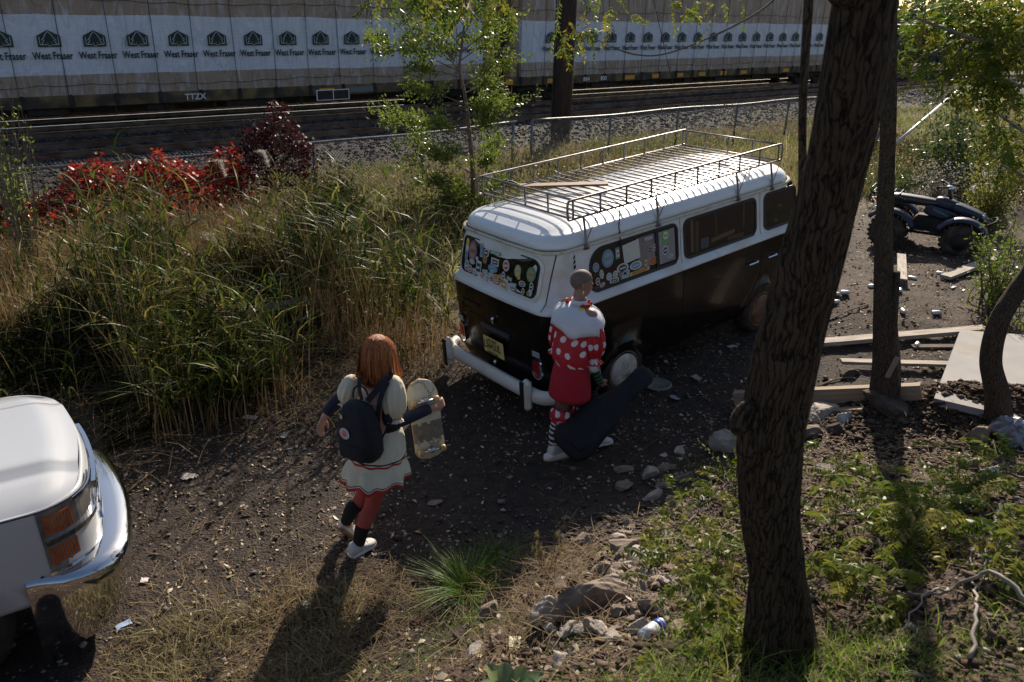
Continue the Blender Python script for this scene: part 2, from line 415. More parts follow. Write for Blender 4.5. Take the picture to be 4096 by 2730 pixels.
# ================================================================ scattered stuff on the ground
M_fallen = leafmat('fallen leaf', [(.10, .065, .03), (.30, .21, .10), (.5, .4, .24), (.6, .54, .42), (.24, .12, .05), (.62, .57, .48)], .15, .5)
n = 70000
x = RNG.uniform(-6, 8, n); y = 2.2+RNG.uniform(0, 1, n)**1.3*15
s = x*TD[0]+y*TD[1]; p = x*TN[0]+y*TN[1]
k = (p < 9) & (vnoise(x, y, 2.2, 3)+.5*vnoise(x, y, 6, 4) > RNG.normal(-.1, .55, n)); x, y = x[k], y[k]; n = len(x)
D = np.stack([RNG.normal(size=n), RNG.normal(size=n), RNG.normal(size=n)*.12+.02], 1)
sz = RNG.gamma(4, .0055, n)+.008
tag(mkveg('fallen_leaves', [leaves(P3(x, y, .006), sz, sz*RNG.uniform(.35, .8, n), D=D)], M_fallen), 'small dry tan leaves scattered over the dark dirt track', 'leaves', kind='stuff')
# pebbles on track and slope
def stones(x, y, sz, mat_, name, label, cat, zoff=0.2, flat=.6):
    n = len(x); ico = np.array([(1, 0, 0), (-.5, .87, 0), (-.5, -.87, 0), (.5, .8, .7), (-.9, .1, .75), (.4, -.75, .8), (.0, .1, -.8), (.1, 0, 1.1)])
    Fc = np.array([(0, 1, 3), (1, 2, 4), (2, 0, 5), (0, 3, 5), (1, 4, 3), (2, 5, 4), (3, 4, 7), (4, 5, 7), (5, 3, 7), (1, 0, 6), (2, 1, 6), (0, 2, 6)])
    a = RNG.uniform(0, 2*pi, n); jit = RNG.normal(1, .22, (n, 8, 3)); V = ico[None]*jit*sz[:, None, None]*.5
    V[:, :, 2] *= flat; V[:, :, 0] *= RNG.uniform(.8, 1.5, n)[:, None]
    c, s_ = np.cos(a)[:, None], np.sin(a)[:, None]; W = V.copy(); W[:, :, 0] = c*V[:, :, 0]-s_*V[:, :, 1]; W[:, :, 1] = s_*V[:, :, 0]+c*V[:, :, 1]
    W += P3(x, y)[:, None, :]; W[:, :, 2] += (sz*zoff)[:, None]
    Fq = (Fc[None]+(np.arange(n)*8)[:, None, None]).reshape(-1, 3)
    o = mk(name, W.reshape(-1, 3), Fq, mat_, smooth=False, rnd=np.repeat(RNG.uniform(0, 1, n), 8)); return tag(o, label, cat, kind='stuff')
M_peb = leafmat('pebble', [(.04, .035, .033), (.09, .075, .065), (.2, .17, .14), (.05, .04, .035), (.38, .34, .3)], 0, .8)
M_bal = leafmat('ballast stone', [(.028, .027, .030), (.055, .053, .058), (.10, .095, .10), (.045, .036, .033)], 0, .8)
M_clod = leafmat('soil clod', [(.035, .022, .015), (.07, .044, .03), (.11, .075, .052), (.15, .11, .085)], 0, .9)
n = 14000; x = RNG.uniform(-5, 8, n); y = 2.3+RNG.uniform(0, 1, n)**1.4*13; k = (x*TN[0]+y*TN[1] < 7.5); x, y = x[k], y[k]
stones(x, y, RNG.gamma(2.2, .007, len(x))+.006, M_peb, 'gravel', 'fine dark gravel and grit spread over the track', 'gravel')
x, y, s, p = scatter(30000, (-6, 48), (17.0, 25.3)); stones(x, y, RNG.gamma(5, .012, len(x))+.015, M_bal, 'ballast', 'grey crushed stone ballast along the railway', 'ballast', .1)
n = 30000; x = RNG.uniform(.0, 6.6, n); y = RNG.uniform(2.2, 7.8, n); k = (hbase(x, y)-.081*np.clip(x*TD[0]+y*TD[1]-5.91, 0, 4.2) > .06+.1*RNG.uniform(0, 1, n)); x, y = x[k], y[k]
stones(x, y, RNG.gamma(1.5, .009, len(x))+.006, M_clod, 'soil_clods', 'brown crumbly soil clods on the bank', 'soil', .2)

n = 7000; x = RNG.normal(4.3, 1.1, n); y = RNG.normal(6.75, .55, n); k = (y < 7.6) & (x < 6.4) & (hbase(x, y) > .35); x, y = x[k], y[k]
stones(x, y, RNG.gamma(1.8, .012, len(x))+.010, M_clod, 'soil_clods', 'crumbly brown clods heaped on the dirt mound', 'soil', .1, .6)
# ================================================================ railway
M_rail = mat('rail steel', (.16, .10, .07), (.30, .22, .18), rough=.38, metal=.75, nscale=3, bump=.1)
M_railtop = mat('rail running surface', (.6, .56, .54), rough=.16, metal=1.)
M_sleep = mat('sleeper wood', (.035, .022, .017), (.07, .045, .035), rough=.9, nscale=8, bump=.5)
rail_prof = [(-.07, 0), (.07, 0), (.07, .02), (.012, .045), (.012, .125), (.036, .14), (.036, .168), (-.036, .168), (-.036, .14), (-.012, .125), (-.012, .045), (-.07, .02)]
def railmesh(p0, s0, s1, z):
    mb = MB(); N = len(rail_prof); V = []
    for s_ in (s0, s1):
        for a, h in rail_prof: q = TD*s_+TN*(p0+a); V.append((q[0], q[1], z+h))
    F = [(i, (i+1) % N, N+(i+1) % N, N+i) for i in range(N)]+[tuple(range(N)), tuple(range(N, 2*N))[::-1]]
    mb.add(V, F, 0)
    for f_ in range(len(mb.F)):
        if f_ == 6: mb.M[f_] = 1
    return mb
ZB = .372; ZR = ZB+.008
s_mesh = None
for k, (pc_, lab) in enumerate([(26.6, 'railway track the wrapped lumber cars stand on'), (22.95+.1-1.0, 'near empty railway track with rusty rails beyond the fence'), (29.6, 'farthest railway track half hidden behind the lumber cars')]):
    base = TD*10+TN*pc_; t = thing('railway_track', lab, 'railway track', (base[0], base[1], ZB))
    for sg in (-1, 1): railmesh(pc_+sg*.7525, -40, 260, ZR).build('rail', [M_rail, M_railtop], t, origin=(base[0], base[1], ZB))
    mb = MB(); R2 = [[TD[0], -TD[1], 0], [TD[1], TD[0], 0], [0, 0, 1]]
    for i in range(90):
        s_ = -7+i*.62; q = TD*s_+TN*pc_
        if s_mesh is None:
            bb = MB(); bb.box((0, 0, 0), (.23, 2.6, .15), R2, bev=.01); so_ = bb.build('sleeper', M_sleep, t); s_mesh = so_
        else: so_ = s_mesh.copy(); COL.objects.link(so_); so_.parent = t
        so_.location = (q[0]-base[0], q[1]-base[1], -.055+random.uniform(-.01, .01))
for p_, lab in ((24.63, 'single spare steel rail lying beside the lumber cars'), (20.9-1.2, None)):
    if not lab: continue
    q = TD*10+TN*p_; o = railmesh(p_, -40, 45, ZR).build('spare_rail', [M_rail, M_railtop], origin=(q[0], q[1], ZB)); tag(o, lab, 'rail')

# ---------------------------------------------------------------- lumber cars
M_deck = mat('weathered yellow car frame', (.20, .13, .05), (.05, .035, .025), rough=.75, nscale=2.2, contrast=(.35, .6), bump=.2)
M_dark = mat('dark iron', (.015, .013, .013), (.04, .03, .025), rough=.8, nscale=5)
M_yel = mat('yellow reflector', (.65, .3, .03), rough=.5)
M_grn = mat('printed dark green', (.008, .03, .022), rough=.6)
M_logow = mat('logo white', (.5, .53, .6), rough=.5)
M_wht = mat('white paint mark', (.7, .7, .7), rough=.5)
M_strap = mat('dark strap', (.03, .03, .04), rough=.7)
M_lum = mat('sawn lumber ends', (.32, .2, .11), (.45, .3, .17), rough=.8, nscale=9)
M_lumg = mat('lumber package gap', (.03, .02, .015), rough=.9)
def wrap_mat():
    m = bpy.data.materials.new('printed lumber wrap'); m.use_nodes = True; nt = m.node_tree; b = nt.nodes['Principled BSDF']; L = nt.links.new
    tc = _n(nt, 'ShaderNodeTexCoord'); sx = _n(nt, 'ShaderNodeSeparateXYZ'); L(tc.outputs['Object'], sx.inputs[0])
    nz = _n(nt, 'ShaderNodeTexNoise'); nz.inputs['Scale'].default_value = .5; nz.inputs['Detail'].default_value = 3; L(tc.outputs['Object'], nz.inputs[0])
    zz = _n(nt, 'ShaderNodeMath', operation='MULTIPLY_ADD'); L(nz.outputs[0], zz.inputs[0]); zz.inputs[1].default_value = .12; L(sx.outputs[2], zz.inputs[2])
    r = _n(nt, 'ShaderNodeValToRGB'); r.color_ramp.interpolation = 'CONSTANT'; e = r.color_ramp.elements
    mr = _n(nt, 'ShaderNodeMapRange'); L(zz.outputs[0], mr.inputs[0]); mr.inputs[1].default_value = 0; mr.inputs[2].default_value = 4
    tan = (.36, .265, .20, 1); wh = (.66, .69, .78, 1)
    e[0].position = 0; e[0].color = tan; e[1].position = (.525+.06)/4; e[1].color = wh; x_ = e.new((2.06+.06)/4); x_.color = tan; x_ = e.new(3.4/4); x_.color = wh
    L(mr.outputs[0], r.inputs[0])
    # film wrinkles: pale streaks
    mp = _n(nt, 'ShaderNodeMapping'); mp.inputs['Scale'].default_value = (1.6, 1, .35); mp.inputs['Rotation'].default_value = (0, .5, 0); L(tc.outputs['Object'], mp.inputs[0])
    n2 = _n(nt, 'ShaderNodeTexNoise'); n2.inputs['Scale'].default_value = 2.2; n2.inputs['Detail'].default_value = 9; n2.inputs['Distortion'].default_value = 1.6; L(mp.outputs[0], n2.inputs[0])
    r2 = _n(nt, 'ShaderNodeValToRGB'); r2.color_ramp.elements[0].position = .5; r2.color_ramp.elements[1].position = .72; r2.color_ramp.elements[1].color = (.5, .5, .5, 1); L(n2.outputs[0], r2.inputs[0])
    mx = _n(nt, 'ShaderNodeMix', data_type='RGBA'); L(r2.outputs[0], mx.inputs[0]); L(r.outputs[0], mx.inputs[6]); mx.inputs[7].default_value = (.62, .66, .78, 1)
    # board grain
    mp2 = _n(nt, 'ShaderNodeMapping'); mp2.inputs['Scale'].default_value = (.6, 1, 22); L(tc.outputs['Object'], mp2.inputs[0])
    n3 = _n(nt, 'ShaderNodeTexNoise'); n3.inputs['Scale'].default_value = 3; L(mp2.outputs[0], n3.inputs[0])
    m3 = _n(nt, 'ShaderNodeMapRange'); L(n3.outputs[0], m3.inputs[0]); m3.inputs[1].default_value = .3; m3.inputs[2].default_value = .7; m3.inputs[3].default_value = .85; m3.inputs[4].default_value = 1.08
    vm = _n(nt, 'ShaderNodeVectorMath', operation='SCALE'); L(mx.outputs[2], vm.inputs[0]); L(m3.outputs[0], vm.inputs['Scale'])
    L(vm.outputs[0], b.inputs['Base Color']); b.inputs['Roughness'].default_value = .38; b.inputs['Specular IOR Level'].default_value = .5
    bp = _n(nt, 'ShaderNodeBump'); bp.inputs['Strength'].default_value = .9; bp.inputs['Distance'].default_value = .16; L(n2.outputs[0], bp.inputs['Height']); L(bp.outputs[0], b.inputs['Normal'])
    return m
M_wrap = wrap_mat()
# car frame: local x along the train, y towards the far side, z up from the load floor
ZD = CAMZ-2.549
def bogie(t, x):
    b = MB()
    for yy in (0.12, 1.75):
        b.box((x, yy+.12, -.46), (2.1, .14, .22), bev=.05); b.box((x, yy+.12, -.42), (.5, .16, .42), bev=.05)
        for k in (-.85, .85): b.box((x+k, yy+.12, -.5), (.32, .18, .26), bev=.06)
    b.box((x, 1.25, -.35), (.5, 2.2, .3), bev=.05)
    bo = b.build('bogie', M_dark, t)
    for k in (-.85, .85):
        for yy in (.42, 1.85):
            wl = MB(); wl.lathe([(.06, -.08), (.40, -.08), (.46, -.05), (.46, .02), (.42, .06), (.06, .07)], (x+k, yy, -.56), axis=1, n=28); wl.build('wheel', M_dark, bo, smooth=True)
def lumber_car(s0, s1, label, logos, lettering, side):
    q = TD*s0+TN*25.38; Lc = s1-s0
    t = thing('lumber_railcar', label, 'railcar', (q[0], q[1], ZD), TA, 'railcars on the middle track')
    d = MB(); d.box((Lc/2, 1.25, -.06), (Lc+1.6, 2.7, .12)); d.box((Lc/2, -.06, -.17), (Lc+1.0, .10, .30), bev=.02); d.box((Lc/2, 2.56, -.17), (Lc+1.0, .10, .30))
    d.box((Lc/2, 1.25, -.40), (Lc-4, .5, .5))
    d.build('underframe', M_deck, t)
    n = int(Lc/1.12)
    for i in range(n+1):
        g = MB(); g.box((i*Lc/n, -.118, -.15), (.13, .03, .28)); g.box((i*Lc/n, -.125, -.02), (.07, .05, .1)); g.build('strap_winch', M_dark, t)
    g = MB(); g.box((Lc/2, .12, -.36), (Lc-3.6, .05, .05))
    for i in range(14): xx = 2+i*(Lc-4)/13; g.box((xx, .1+.3*(i % 2), -.42), (.5+.5*(i % 3), .12, .16)); g.box((xx+.3, .05, -.42), (.07, .05, .3))
    g.build('brake_gear', M_dark, t)
    # the load: two rows of packages either side of a centre beam
    W = MB(); nx = 150; xs = np.linspace(0, Lc, nx); zs = np.linspace(0.0, 4.0, 28)
    rg = np.random.default_rng(5+side); V = []
    for zi in zs:
        for xi in xs:
            bulge = .015*sin(xi*2.3+zi)+.02*abs(sin(pi*xi/1.12*1.0))**.5
            V.append((xi, -bulge, zi))
    F = [(a*nx+b_, a*nx+b_+1, (a+1)*nx+b_+1, (a+1)*nx+b_) for a in range(len(zs)-1) for b_ in range(nx-1)]
    W.add(V, F); W.box((Lc/2, 1.26, 2.0), (Lc, 2.44, 4.0))
    W.build('wrapped_lumber', M_wrap, t, smooth=True)
    st = MB()
    for i in range(n+1):
        xx = i*Lc/n+(.07*sin(i*1.7)); lean = .05*sin(i*2.1)
        st.tube([(xx, -.05, -.05), (xx+lean*.5, -.052, 2), (xx+lean, -.05, 4.0)], .009, 5)
    for zz in (.27, 2.45, 3.6):
        st.tube([(a, -.05, zz+.03*sin(a*.9)-.05*abs(sin(a*2.8/1.12))) for a in np.linspace(0, Lc, 120)], .007, 4)
    st.build('load_straps', M_strap, t)
    for (a, b_, c) in side_marks[side]:
        mb = MB(); mb.box((a, -.125, -.17), (b_, .012, .17)); mb.build('side_panel', c, t)
    bogie(t, 1.1); bogie(t, Lc-1.1)
    for xx in (-.62, Lc+.62):                      # end bulkheads, coupler
        mb = MB(); mb.box((xx, 1.25, 1.9), (.12, 2.6, 3.95)); 
        for yy in (0.02, .8, 1.7, 2.5): mb.box((xx, yy, 1.9), (.22, .12, 3.97))
        mb.build('end_bulkhead', M_deck, t)
        mb = MB(); sg = -1 if xx < 0 else 1; mb.box((xx+sg*.45, 1.25, -.32), (.9, .3, .25), bev=.04); mb.box((xx+sg*.85, 1.25, -.32), (.25, .38, .35), bev=.06); mb.build('coupler', M_dark, t)
        mb = MB()
        for yy in (-.06,):
            for zz in (-.5, -.2, .1, .45, .8): mb.tube([(xx-.2, yy, zz), (xx+.2, yy, zz)], .012, 6)
            mb.tube([(xx-.2, yy, -.55), (xx-.2, yy, .9)], .014, 6); mb.tube([(xx+.2, yy, -.55), (xx+.2, yy, .9)], .014, 6)
        mb.build('ladder', M_yel if xx < 0 else M_dark, t)
        mb = MB()                                   # bare package ends
        for k in range(11):
            zz = .17+k*.36; mb.box((xx*1.0+(-sg)*.30, .6, zz), (.42, 1.15, .33), bev=.01, m=0); mb.box((xx*1.0+(-sg)*.30, 1.9, zz), (.42, 1.15, .33), bev=.01, m=0)
        mb.build('bare_lumber', M_lum, t)
    for xx in logos:
        g = MB(); u = (1, 0, 0); v = (0, 0, 1); c = (xx, -.062, 1.26); T_ = -.0  # a house outline holding a fir tree
        def pr(poly): g.prism([(a, b_*1.1) for a, b_ in poly], c, u, v, .004)
        pr([(-.28, 0), (.28, 0), (.28, .25), (0, .385), (-.28, .25)])
        lo = g.build('printed_logo', M_grn, t)
        tree = [(-.035, .03), (.035, .03), (.035, .11), (.17, .06), (.1, .165), (.16, .15), (.07, .25), (.1, .24), (0, .345), (-.1, .24), (-.07, .25), (-.16, .15), (-.1, .165), (-.17, .06), (-.035, .11)]
        w2 = MB(); w2.prism([(a*1.18, .5*.385+(b_*1.1-.5*.385)*1.10) for a, b_ in tree], (xx, -.069, 1.26), (1, 0, 0), (0, 0, 1), .003)
        for q_ in (-1, 1): w2.box((xx+q_*.225, -.071, 1.26+.16), (.014, .003, .2)); w2.box((xx+q_*.14, -.071, 1.26+.055), (.17, .003, .014))
        w2.build('logo_outline', M_logow, lo); w3 = MB(); w3.prism([(a, b_*1.1) for a, b_ in tree], (xx, -.0755, 1.26), (1, 0, 0), (0, 0, 1), .003); w3.build('logo_tree', M_grn, lo)
        put_text('printed_name', 'West Fraser', .26, M_grn, t, (xx+.03, -.066, 1.03), (1, 0, 0), (0, 0, 1), .98/text_width('West Fraser', .26))
    for s_, xx, sz in lettering: put_text('painted_number', s_, sz, M_wht, t, (xx, -.135, -.17), (1, 0, 0), (0, 0, 1))
    return t
side_marks = {0: [(15.9, .55, M_yel), (14.2+3, .9, mat('grey panel', (.16, .17, .2))), (19.7, .5, M_yel), (23.6, .35, M_yel)], 1: [(1.6, .5, M_yel), (6.1, .6, M_yel), (7.8, .5, M_yel), (9.4, .5, M_yel), (11.0, .5, M_yel), (12.6, .5, M_yel), (14.2, .5, M_yel), (17.8, .5, M_yel), (19.6, .5, M_yel)]}
s_first = 8.0-9.0
lc0 = float((TD@np.array([-12.5756, 22.4718])))
c1 = lumber_car(lc0+14.42-22.4, lc0+14.42, 'left lumber railcar printed with large green tree logos, nearest the red creeper', [22.4-14.42+i*1.12 for i in range(-6, 13)], [('TTZX', 11.6, .24)], 0)
c2 = lumber_car(lc0+16.2, lc0+38.0, 'right lumber railcar in crinkled wrap, numbered 864 800, behind the utility pole', [1.55+i*1.12 for i in range(18)], [('864', 3.5, .24), ('800', 4.5, .24)], 1)
mb = MB(); mb.box((16.1, -.14, -.3), (1.2, .02, .34), m=0); mb.box((16.1, -.155, -.3), (1.12, .012, .28), m=1); mb.box((16.1, -.163, -.3), (.03, .01, .3), m=0)
mb.build('notice_board', [M_wht, M_dark], c1)
# dark third car
q = TD*(lc0+41)+TN*25.2; t3 = thing('hopper_railcar', 'dark railcar beyond the end of the lumber cars, behind the leaning trees', 'railcar', (q[0], q[1], ZD), TA, 'railcars on the middle track')
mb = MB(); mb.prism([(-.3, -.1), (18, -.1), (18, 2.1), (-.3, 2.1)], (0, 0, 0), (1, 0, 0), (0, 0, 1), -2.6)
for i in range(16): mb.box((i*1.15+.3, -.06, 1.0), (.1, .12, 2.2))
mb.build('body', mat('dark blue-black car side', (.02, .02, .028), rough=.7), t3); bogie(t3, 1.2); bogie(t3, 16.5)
# ================================================================ VAN
M_vw = mat('white van paint', (.72, .74, .76), (.58, .58, .56), rough=.32, nscale=1.6, contrast=(.45, .8), coat=.4, c3=(.60, .57, .52), c3scale=3.5)
M_vr = mat('white roof paint', (.74, .77, .80), (.66, .69, .72), rough=.30, nscale=1.2, coat=.35)
M_vb = mat('black van paint', (.006, .0055, .006), (.010, .008, .007), rough=.22, nscale=2, coat=.18, spec=.3, bump=.04, bscale=3)
M_cream = mat('cream rain gutter', (.58, .54, .42), (.3, .22, .13), rough=.5, nscale=9, contrast=(.5, .75))
M_glass = mat('dark window glass', (.008, .009, .009), rough=.05, coat=.25, spec=.4)
M_rub = mat('black rubber', (.012, .012, .012), rough=.6)
M_chr = mat('chrome', (.75, .76, .78), rough=.12, metal=1.)
M_tire = mat('tyre rubber', (.018, .017, .016), (.05, .042, .035), rough=.85, nscale=10, bump=.3)
M_rust_shade = mat('rusty brown rim and shaded hub', (.12, .055, .025), (.2, .12, .07), rough=.7, nscale=12)
M_red = mat('red lamp lens', (.28, .012, .015), rough=.15, coat=.8)
M_clear = mat('clear lamp lens', (.35, .4, .45), rough=.12, coat=.8)
M_rack = mat('grey galvanised rack tube', (.30, .29, .30), (.16, .11, .08), rough=.42, metal=.6, nscale=7)
M_bump = mat('white painted bumper', (.72, .70, .66), (.5, .45, .38), rough=.35, nscale=4, contrast=(.55, .8), coat=.3)
VX, VY = 0.7247, 8.5309
van = thing('camper_van', 'white and black camper van with roof rack and stickered windows parked on the dirt', 'van', (VX, VY, .0),
            rot=Matrix.Rotation(.67679, 4, 'Z').__matmul__(Matrix.Rotation(-.08108, 4, 'Y')).__matmul__(Matrix.Rotation(-.01203, 4, 'X')).to_euler())
def outline(xr, xf, hw, rr=.2, rf=.32, bul=.03, bf=.10, nc=7, ns=26, nb=9):
    P = []
    fl = hw-rr; fr = hw-rf
    for i in range(ns): x = xr+rr+(xf-rf-xr-rr)*i/(ns-1); P.append((x, -hw*(1+.0)))
    for i in range(1, nc): a = -pi/2+pi/2*i/nc; P.append((xf-rf+rf*cos(a), -fr+rf*sin(a)))
    for i in range(nb): y = -fr+2*fr*i/(nb-1); P.append((xf, y))
    for i in range(1, nc): a = pi/2*i/nc; P.append((xf-rf+rf*cos(a), fr+rf*sin(a)))
    for i in range(ns): x = xf-rf-(xf-rf-xr-rr)*i/(ns-1); P.append((x, hw))
    for i in range(1, nc): a = pi/2+pi/2*i/nc; P.append((xr+rr+rr*cos(a), fl+rr*sin(a)))
    for i in range(nb): y = fl-2*fl*i/(nb-1); P.append((xr, y))
    for i in range(1, nc): a = pi+pi/2*i/nc; P.append((xr+rr+rr*cos(a), -fl+rr*sin(a)))
    out = []
    for x, y in P:
        c = 1-(y/hw)**2
        if x < (xr+xf)/2: x -= bul*c*sstep(xr+.5, xr, x)
        else: x += bf*c*sstep(xf-.8, xf, x)
        out.append((x, y))
    return out
def stack(levels, caps=(False, False), **k):
    V = []; F = []; n = None
    for z, xr, xf, hw in levels:
        kk = dict(k); 
        if hw < .5: kk['rr'] = min(kk.get('rr', .2), hw*.8); kk['rf'] = min(.32, hw*.8)
        o = outline(xr, xf, hw, **kk); n = len(o); V += [(x, y, z) for x, y in o]
    for j in range(len(levels)-1):
        for i in range(n): F.append((j*n+i, j*n+(i+1) % n, (j+1)*n+(i+1) % n, (j+1)*n+i))
    if caps[0]: F.append(tuple(range(n))[::-1])
    if caps[1]: F.append(tuple((len(levels)-1)*n+i for i in range(n)))
    return V, F
LOW = [(.26, -.93, 3.2, .74), (.33, -1.0, 3.32, .80), (.42, -1.03, 3.36, .835), (.62, -1.045, 3.38, .855), (.90, -1.055, 3.385, .867), (1.12, -1.06, 3.375, .873), (1.232, -1.058, 3.36, .87)]
UP = [(1.232, -1.07, 3.37, .882), (1.25, -1.075, 3.365, .885), (1.275, -1.063, 3.34, .868), (1.30, -1.04, 3.31, .83), (1.34, -1.028, 3.29, .812), (1.50, -.995, 3.20, .795), (1.71, -.95, 3.08, .772), (1.82, -.925, 3.02, .762)]
ROOF = [(1.835, -.93, 3.03, .775), (1.87, -.935, 3.02, .775), (1.91, -.925, 3.0, .765), (1.945, -.90, 2.96, .745), (1.965, -.875, 2.93, .725), (1.970, -.862, 2.92, .716), (1.972, -.85, 2.91, .70), (1.99, -.81, 2.87, .66), (2.010, -.72, 2.8, .58), (2.028, -.58, 2.68, .47), (2.043, -.35, 2.5, .33), (2.05, -.1, 2.3, .18), (2.053, .3, 2.0, .05)]
def lerp_lv(lv, z):
    for a, b in zip(lv, lv[1:]):
        if a[0] <= z <= b[0]: t = (z-a[0])/(b[0]-a[0]); return [a[i]+(b[i]-a[i])*t for i in range(4)]
    return lv[-1] if z > lv[-1][0] else lv[0]
V, F = stack(LOW, (True, False)); lower = mk('lower_body', V, F, [M_vb, mat('dark underside', (.01, .009, .008), rough=.9)], van)
cut = MB()
for x in (0, 2.43):
    for y in (-.9, .9): cut.lathe([(.365, -.28), (.365, .28)], (x, y, .29), axis=1, n=40)
    cut.box((x, 0, 0), (.01, .01, .01))
co = cut.build('cutter', M_vb, van)
applied(lower, [('BOOLEAN', dict(operation='DIFFERENCE', object=co, solver='EXACT'))]); bpy.data.objects.remove(co)
V, F = stack(UP); upper = mk('upper_body', V, F, M_vw, van)
V, F = stack(ROOF, (True, True), rr=.26); roof = mk('roof', V, F, M_vr, van)
V, F = stack([(1.805, -.945, 3.04, .782), (1.812, -.965, 3.055, .802), (1.832, -.968, 3.058, .805), (1.838, -.945, 3.04, .78)], rr=.24); mk('rain_gutter', V, F, M_cream, van)
for ml in (lower, upper, roof):
    pass
def sidef(lv, off=0.): return lambda a, z: (a, -(lerp_lv(lv, z)[3]+off), z)
def rearf(lv, off=0.):
    def f(a, z):
        _, xr, xf, hw = lerp_lv(lv, z); rr = .2; fl = hw-rr; x = xr
        if abs(a) > fl: x = xr+rr-sqrt(max(0, rr*rr-(abs(a)-fl)**2))
        x -= .03*(1-(a/hw)**2)*sstep(xr+.5, xr, x)
        return (x-off, -a, z)                      # a runs left to right as seen from behind -> y = -a
    return f
def rrect(a0, a1, z0, z1, r, n=6, r_top0=None):
    P = []
    for (cx, cz, s0, rad) in ((a1-r, z0+r, -pi/2, r), (a1-r, z1-r, 0, r), (a0+(r_top0 or r), z1-(r_top0 or r), pi/2, r_top0 or r), (a0+r, z0+r, pi, r)):
        for i in range(n+1): t = s0+pi/2*i/n; P.append((cx+rad*cos(t), cz+rad*sin(t)))
    return P
def ellipse(ca, cz, ra, rz, n=16, rot=0.): return [(ca+ra*cos(2*pi*i/n)*cos(rot)-rz*sin(2*pi*i/n)*sin(rot), cz+ra*cos(2*pi*i/n)*sin(rot)+rz*sin(2*pi*i/n)*cos(rot)) for i in range(n)]
def rect(ca, cz, wa, wz, rot=0.):
    P = [(-wa/2, -wz/2), (wa/2, -wz/2), (wa/2, wz/2), (-wa/2, wz/2)]; return [(ca+x*cos(rot)-y*sin(rot), cz+x*sin(rot)+y*cos(rot)) for x, y in P]
def patch(name, poly, f, off, mat_, parent, rings=(1, .7, .4, .1), midx=None):
    ca = sum(p[0] for p in poly)/len(poly); cz = sum(p[1] for p in poly)/len(poly); V = []; F = []; n = len(poly)
    for k in rings: V += [f(ca+(a-ca)*k, cz+(z-cz)*k, off) for a, z in poly]
    for j in range(len(rings)-1):
        for i in range(n): F.append((j*n+i, j*n+(i+1) % n, (j+1)*n+(i+1) % n, (j+1)*n+i))
    F.append(tuple((len(rings)-1)*n+i for i in range(n)))
    return mk(name, V, F, mat_, parent, smooth=False)
def frame_ring(name, o, i_, f, off, mat_, parent, base=-.002):
    n = len(o); V = [f(a, z, base) for a, z in o]+[f(a, z, off) for a, z in o]+[f(a, z, off) for a, z in i_]+[f(a, z, base) for a, z in i_]
    F = []
    for l in range(3):
        for k in range(n): F.append((l*n+k, l*n+(k+1) % n, (l+1)*n+(k+1) % n, (l+1)*n+k))
    return mk(name, V, F, mat_, parent, smooth=False)
fs = lambda a, z, off: sidef(UP, off)(a, z)
fl_ = lambda a, z, off: (lambda q: (q[0], -q[1], q[2]))(sidef(UP, off)(a, z))
fr_ = lambda a, z, off: rearf(UP, off)(a, z)
fsl = lambda a, z, off: sidef(LOW, off)(a, z)
frl = lambda a, z, off: rearf(LOW, off)(a, z)
# windows
wins = []
for (a0, a1, rt) in ((-.43, .83, .17), (.98, 2.21, .07), (2.41, 3.0, .07)):
    for f in (fs, fl_):
        wd = frame_ring('side_window', rrect(a0-.03, a1+.03, 1.315, 1.765, .09, r_top0=rt+.03 if a0 < 0 else None), rrect(a0, a1, 1.345, 1.735, .06, r_top0=rt if a0 < 0 else None), f, .010, M_rub, van)
        patch('window_glass', rrect(a0, a1, 1.345, 1.735, .06, r_top0=rt if a0 < 0 else None), f, .004, M_glass, wd)
        if a0 < 0: patch('window_bar', rect(.52, 1.54, .045, .40), f, .014, M_rub, wd)
        if f is fs: wins.append(wd)
rw = frame_ring('rear_window', rrect(-.68, .68, 1.335, 1.775, .11), rrect(-.645, .645, 1.36, 1.75, .09), fr_, .012, M_vw, van)
frame_ring('window_rubber', rrect(-.647, .647, 1.358, 1.752, .09), rrect(-.625, .625, 1.375, 1.735, .08), fr_, .009, M_rub, rw)
patch('window_glass', rrect(-.63, .63, 1.37, 1.74, .08), fr_, .004, M_glass, rw)
M_int = [mat('dim interior board', (.10, .07, .045), rough=.15, coat=.2), mat('dim interior cloth', (.05, .075, .10), rough=.15, coat=.2), mat('dim interior shelf', (.055, .04, .028), rough=.15, coat=.2)]
for a_, z_, wa, wz, k_ in ((1.09, 1.55, .05, .36, 0), (1.17, 1.53, .06, .34, 2), (1.30, 1.43, .14, .12, 1), (1.62, 1.44, .42, .05, 0), (2.0, 1.6, .03, .28, 2), (1.5, 1.6, .02, .3, 2), (1.85, 1.38, .3, .05, 2)): patch('seen_interior', rect(a_, z_, wa, wz, .06*sin(a_*9)), fs, .0052, M_int[k_], wins[1])
# screens: front
mb = MB(); mb.box((3.26, 0, 1.55), (.02, 1.2, .4), Matrix.Rotation(-.33, 3, 'Y')); mb.build('windscreen', M_glass, van)
for y in (-.62, .62):
    mb = MB(); mb.lathe([(.09, 0), (.095, .03), (.07, .05), (.02, .06)], (3.42, y, .78), axis=0, n=20); mb.build('headlight', M_clear, van, smooth=True)
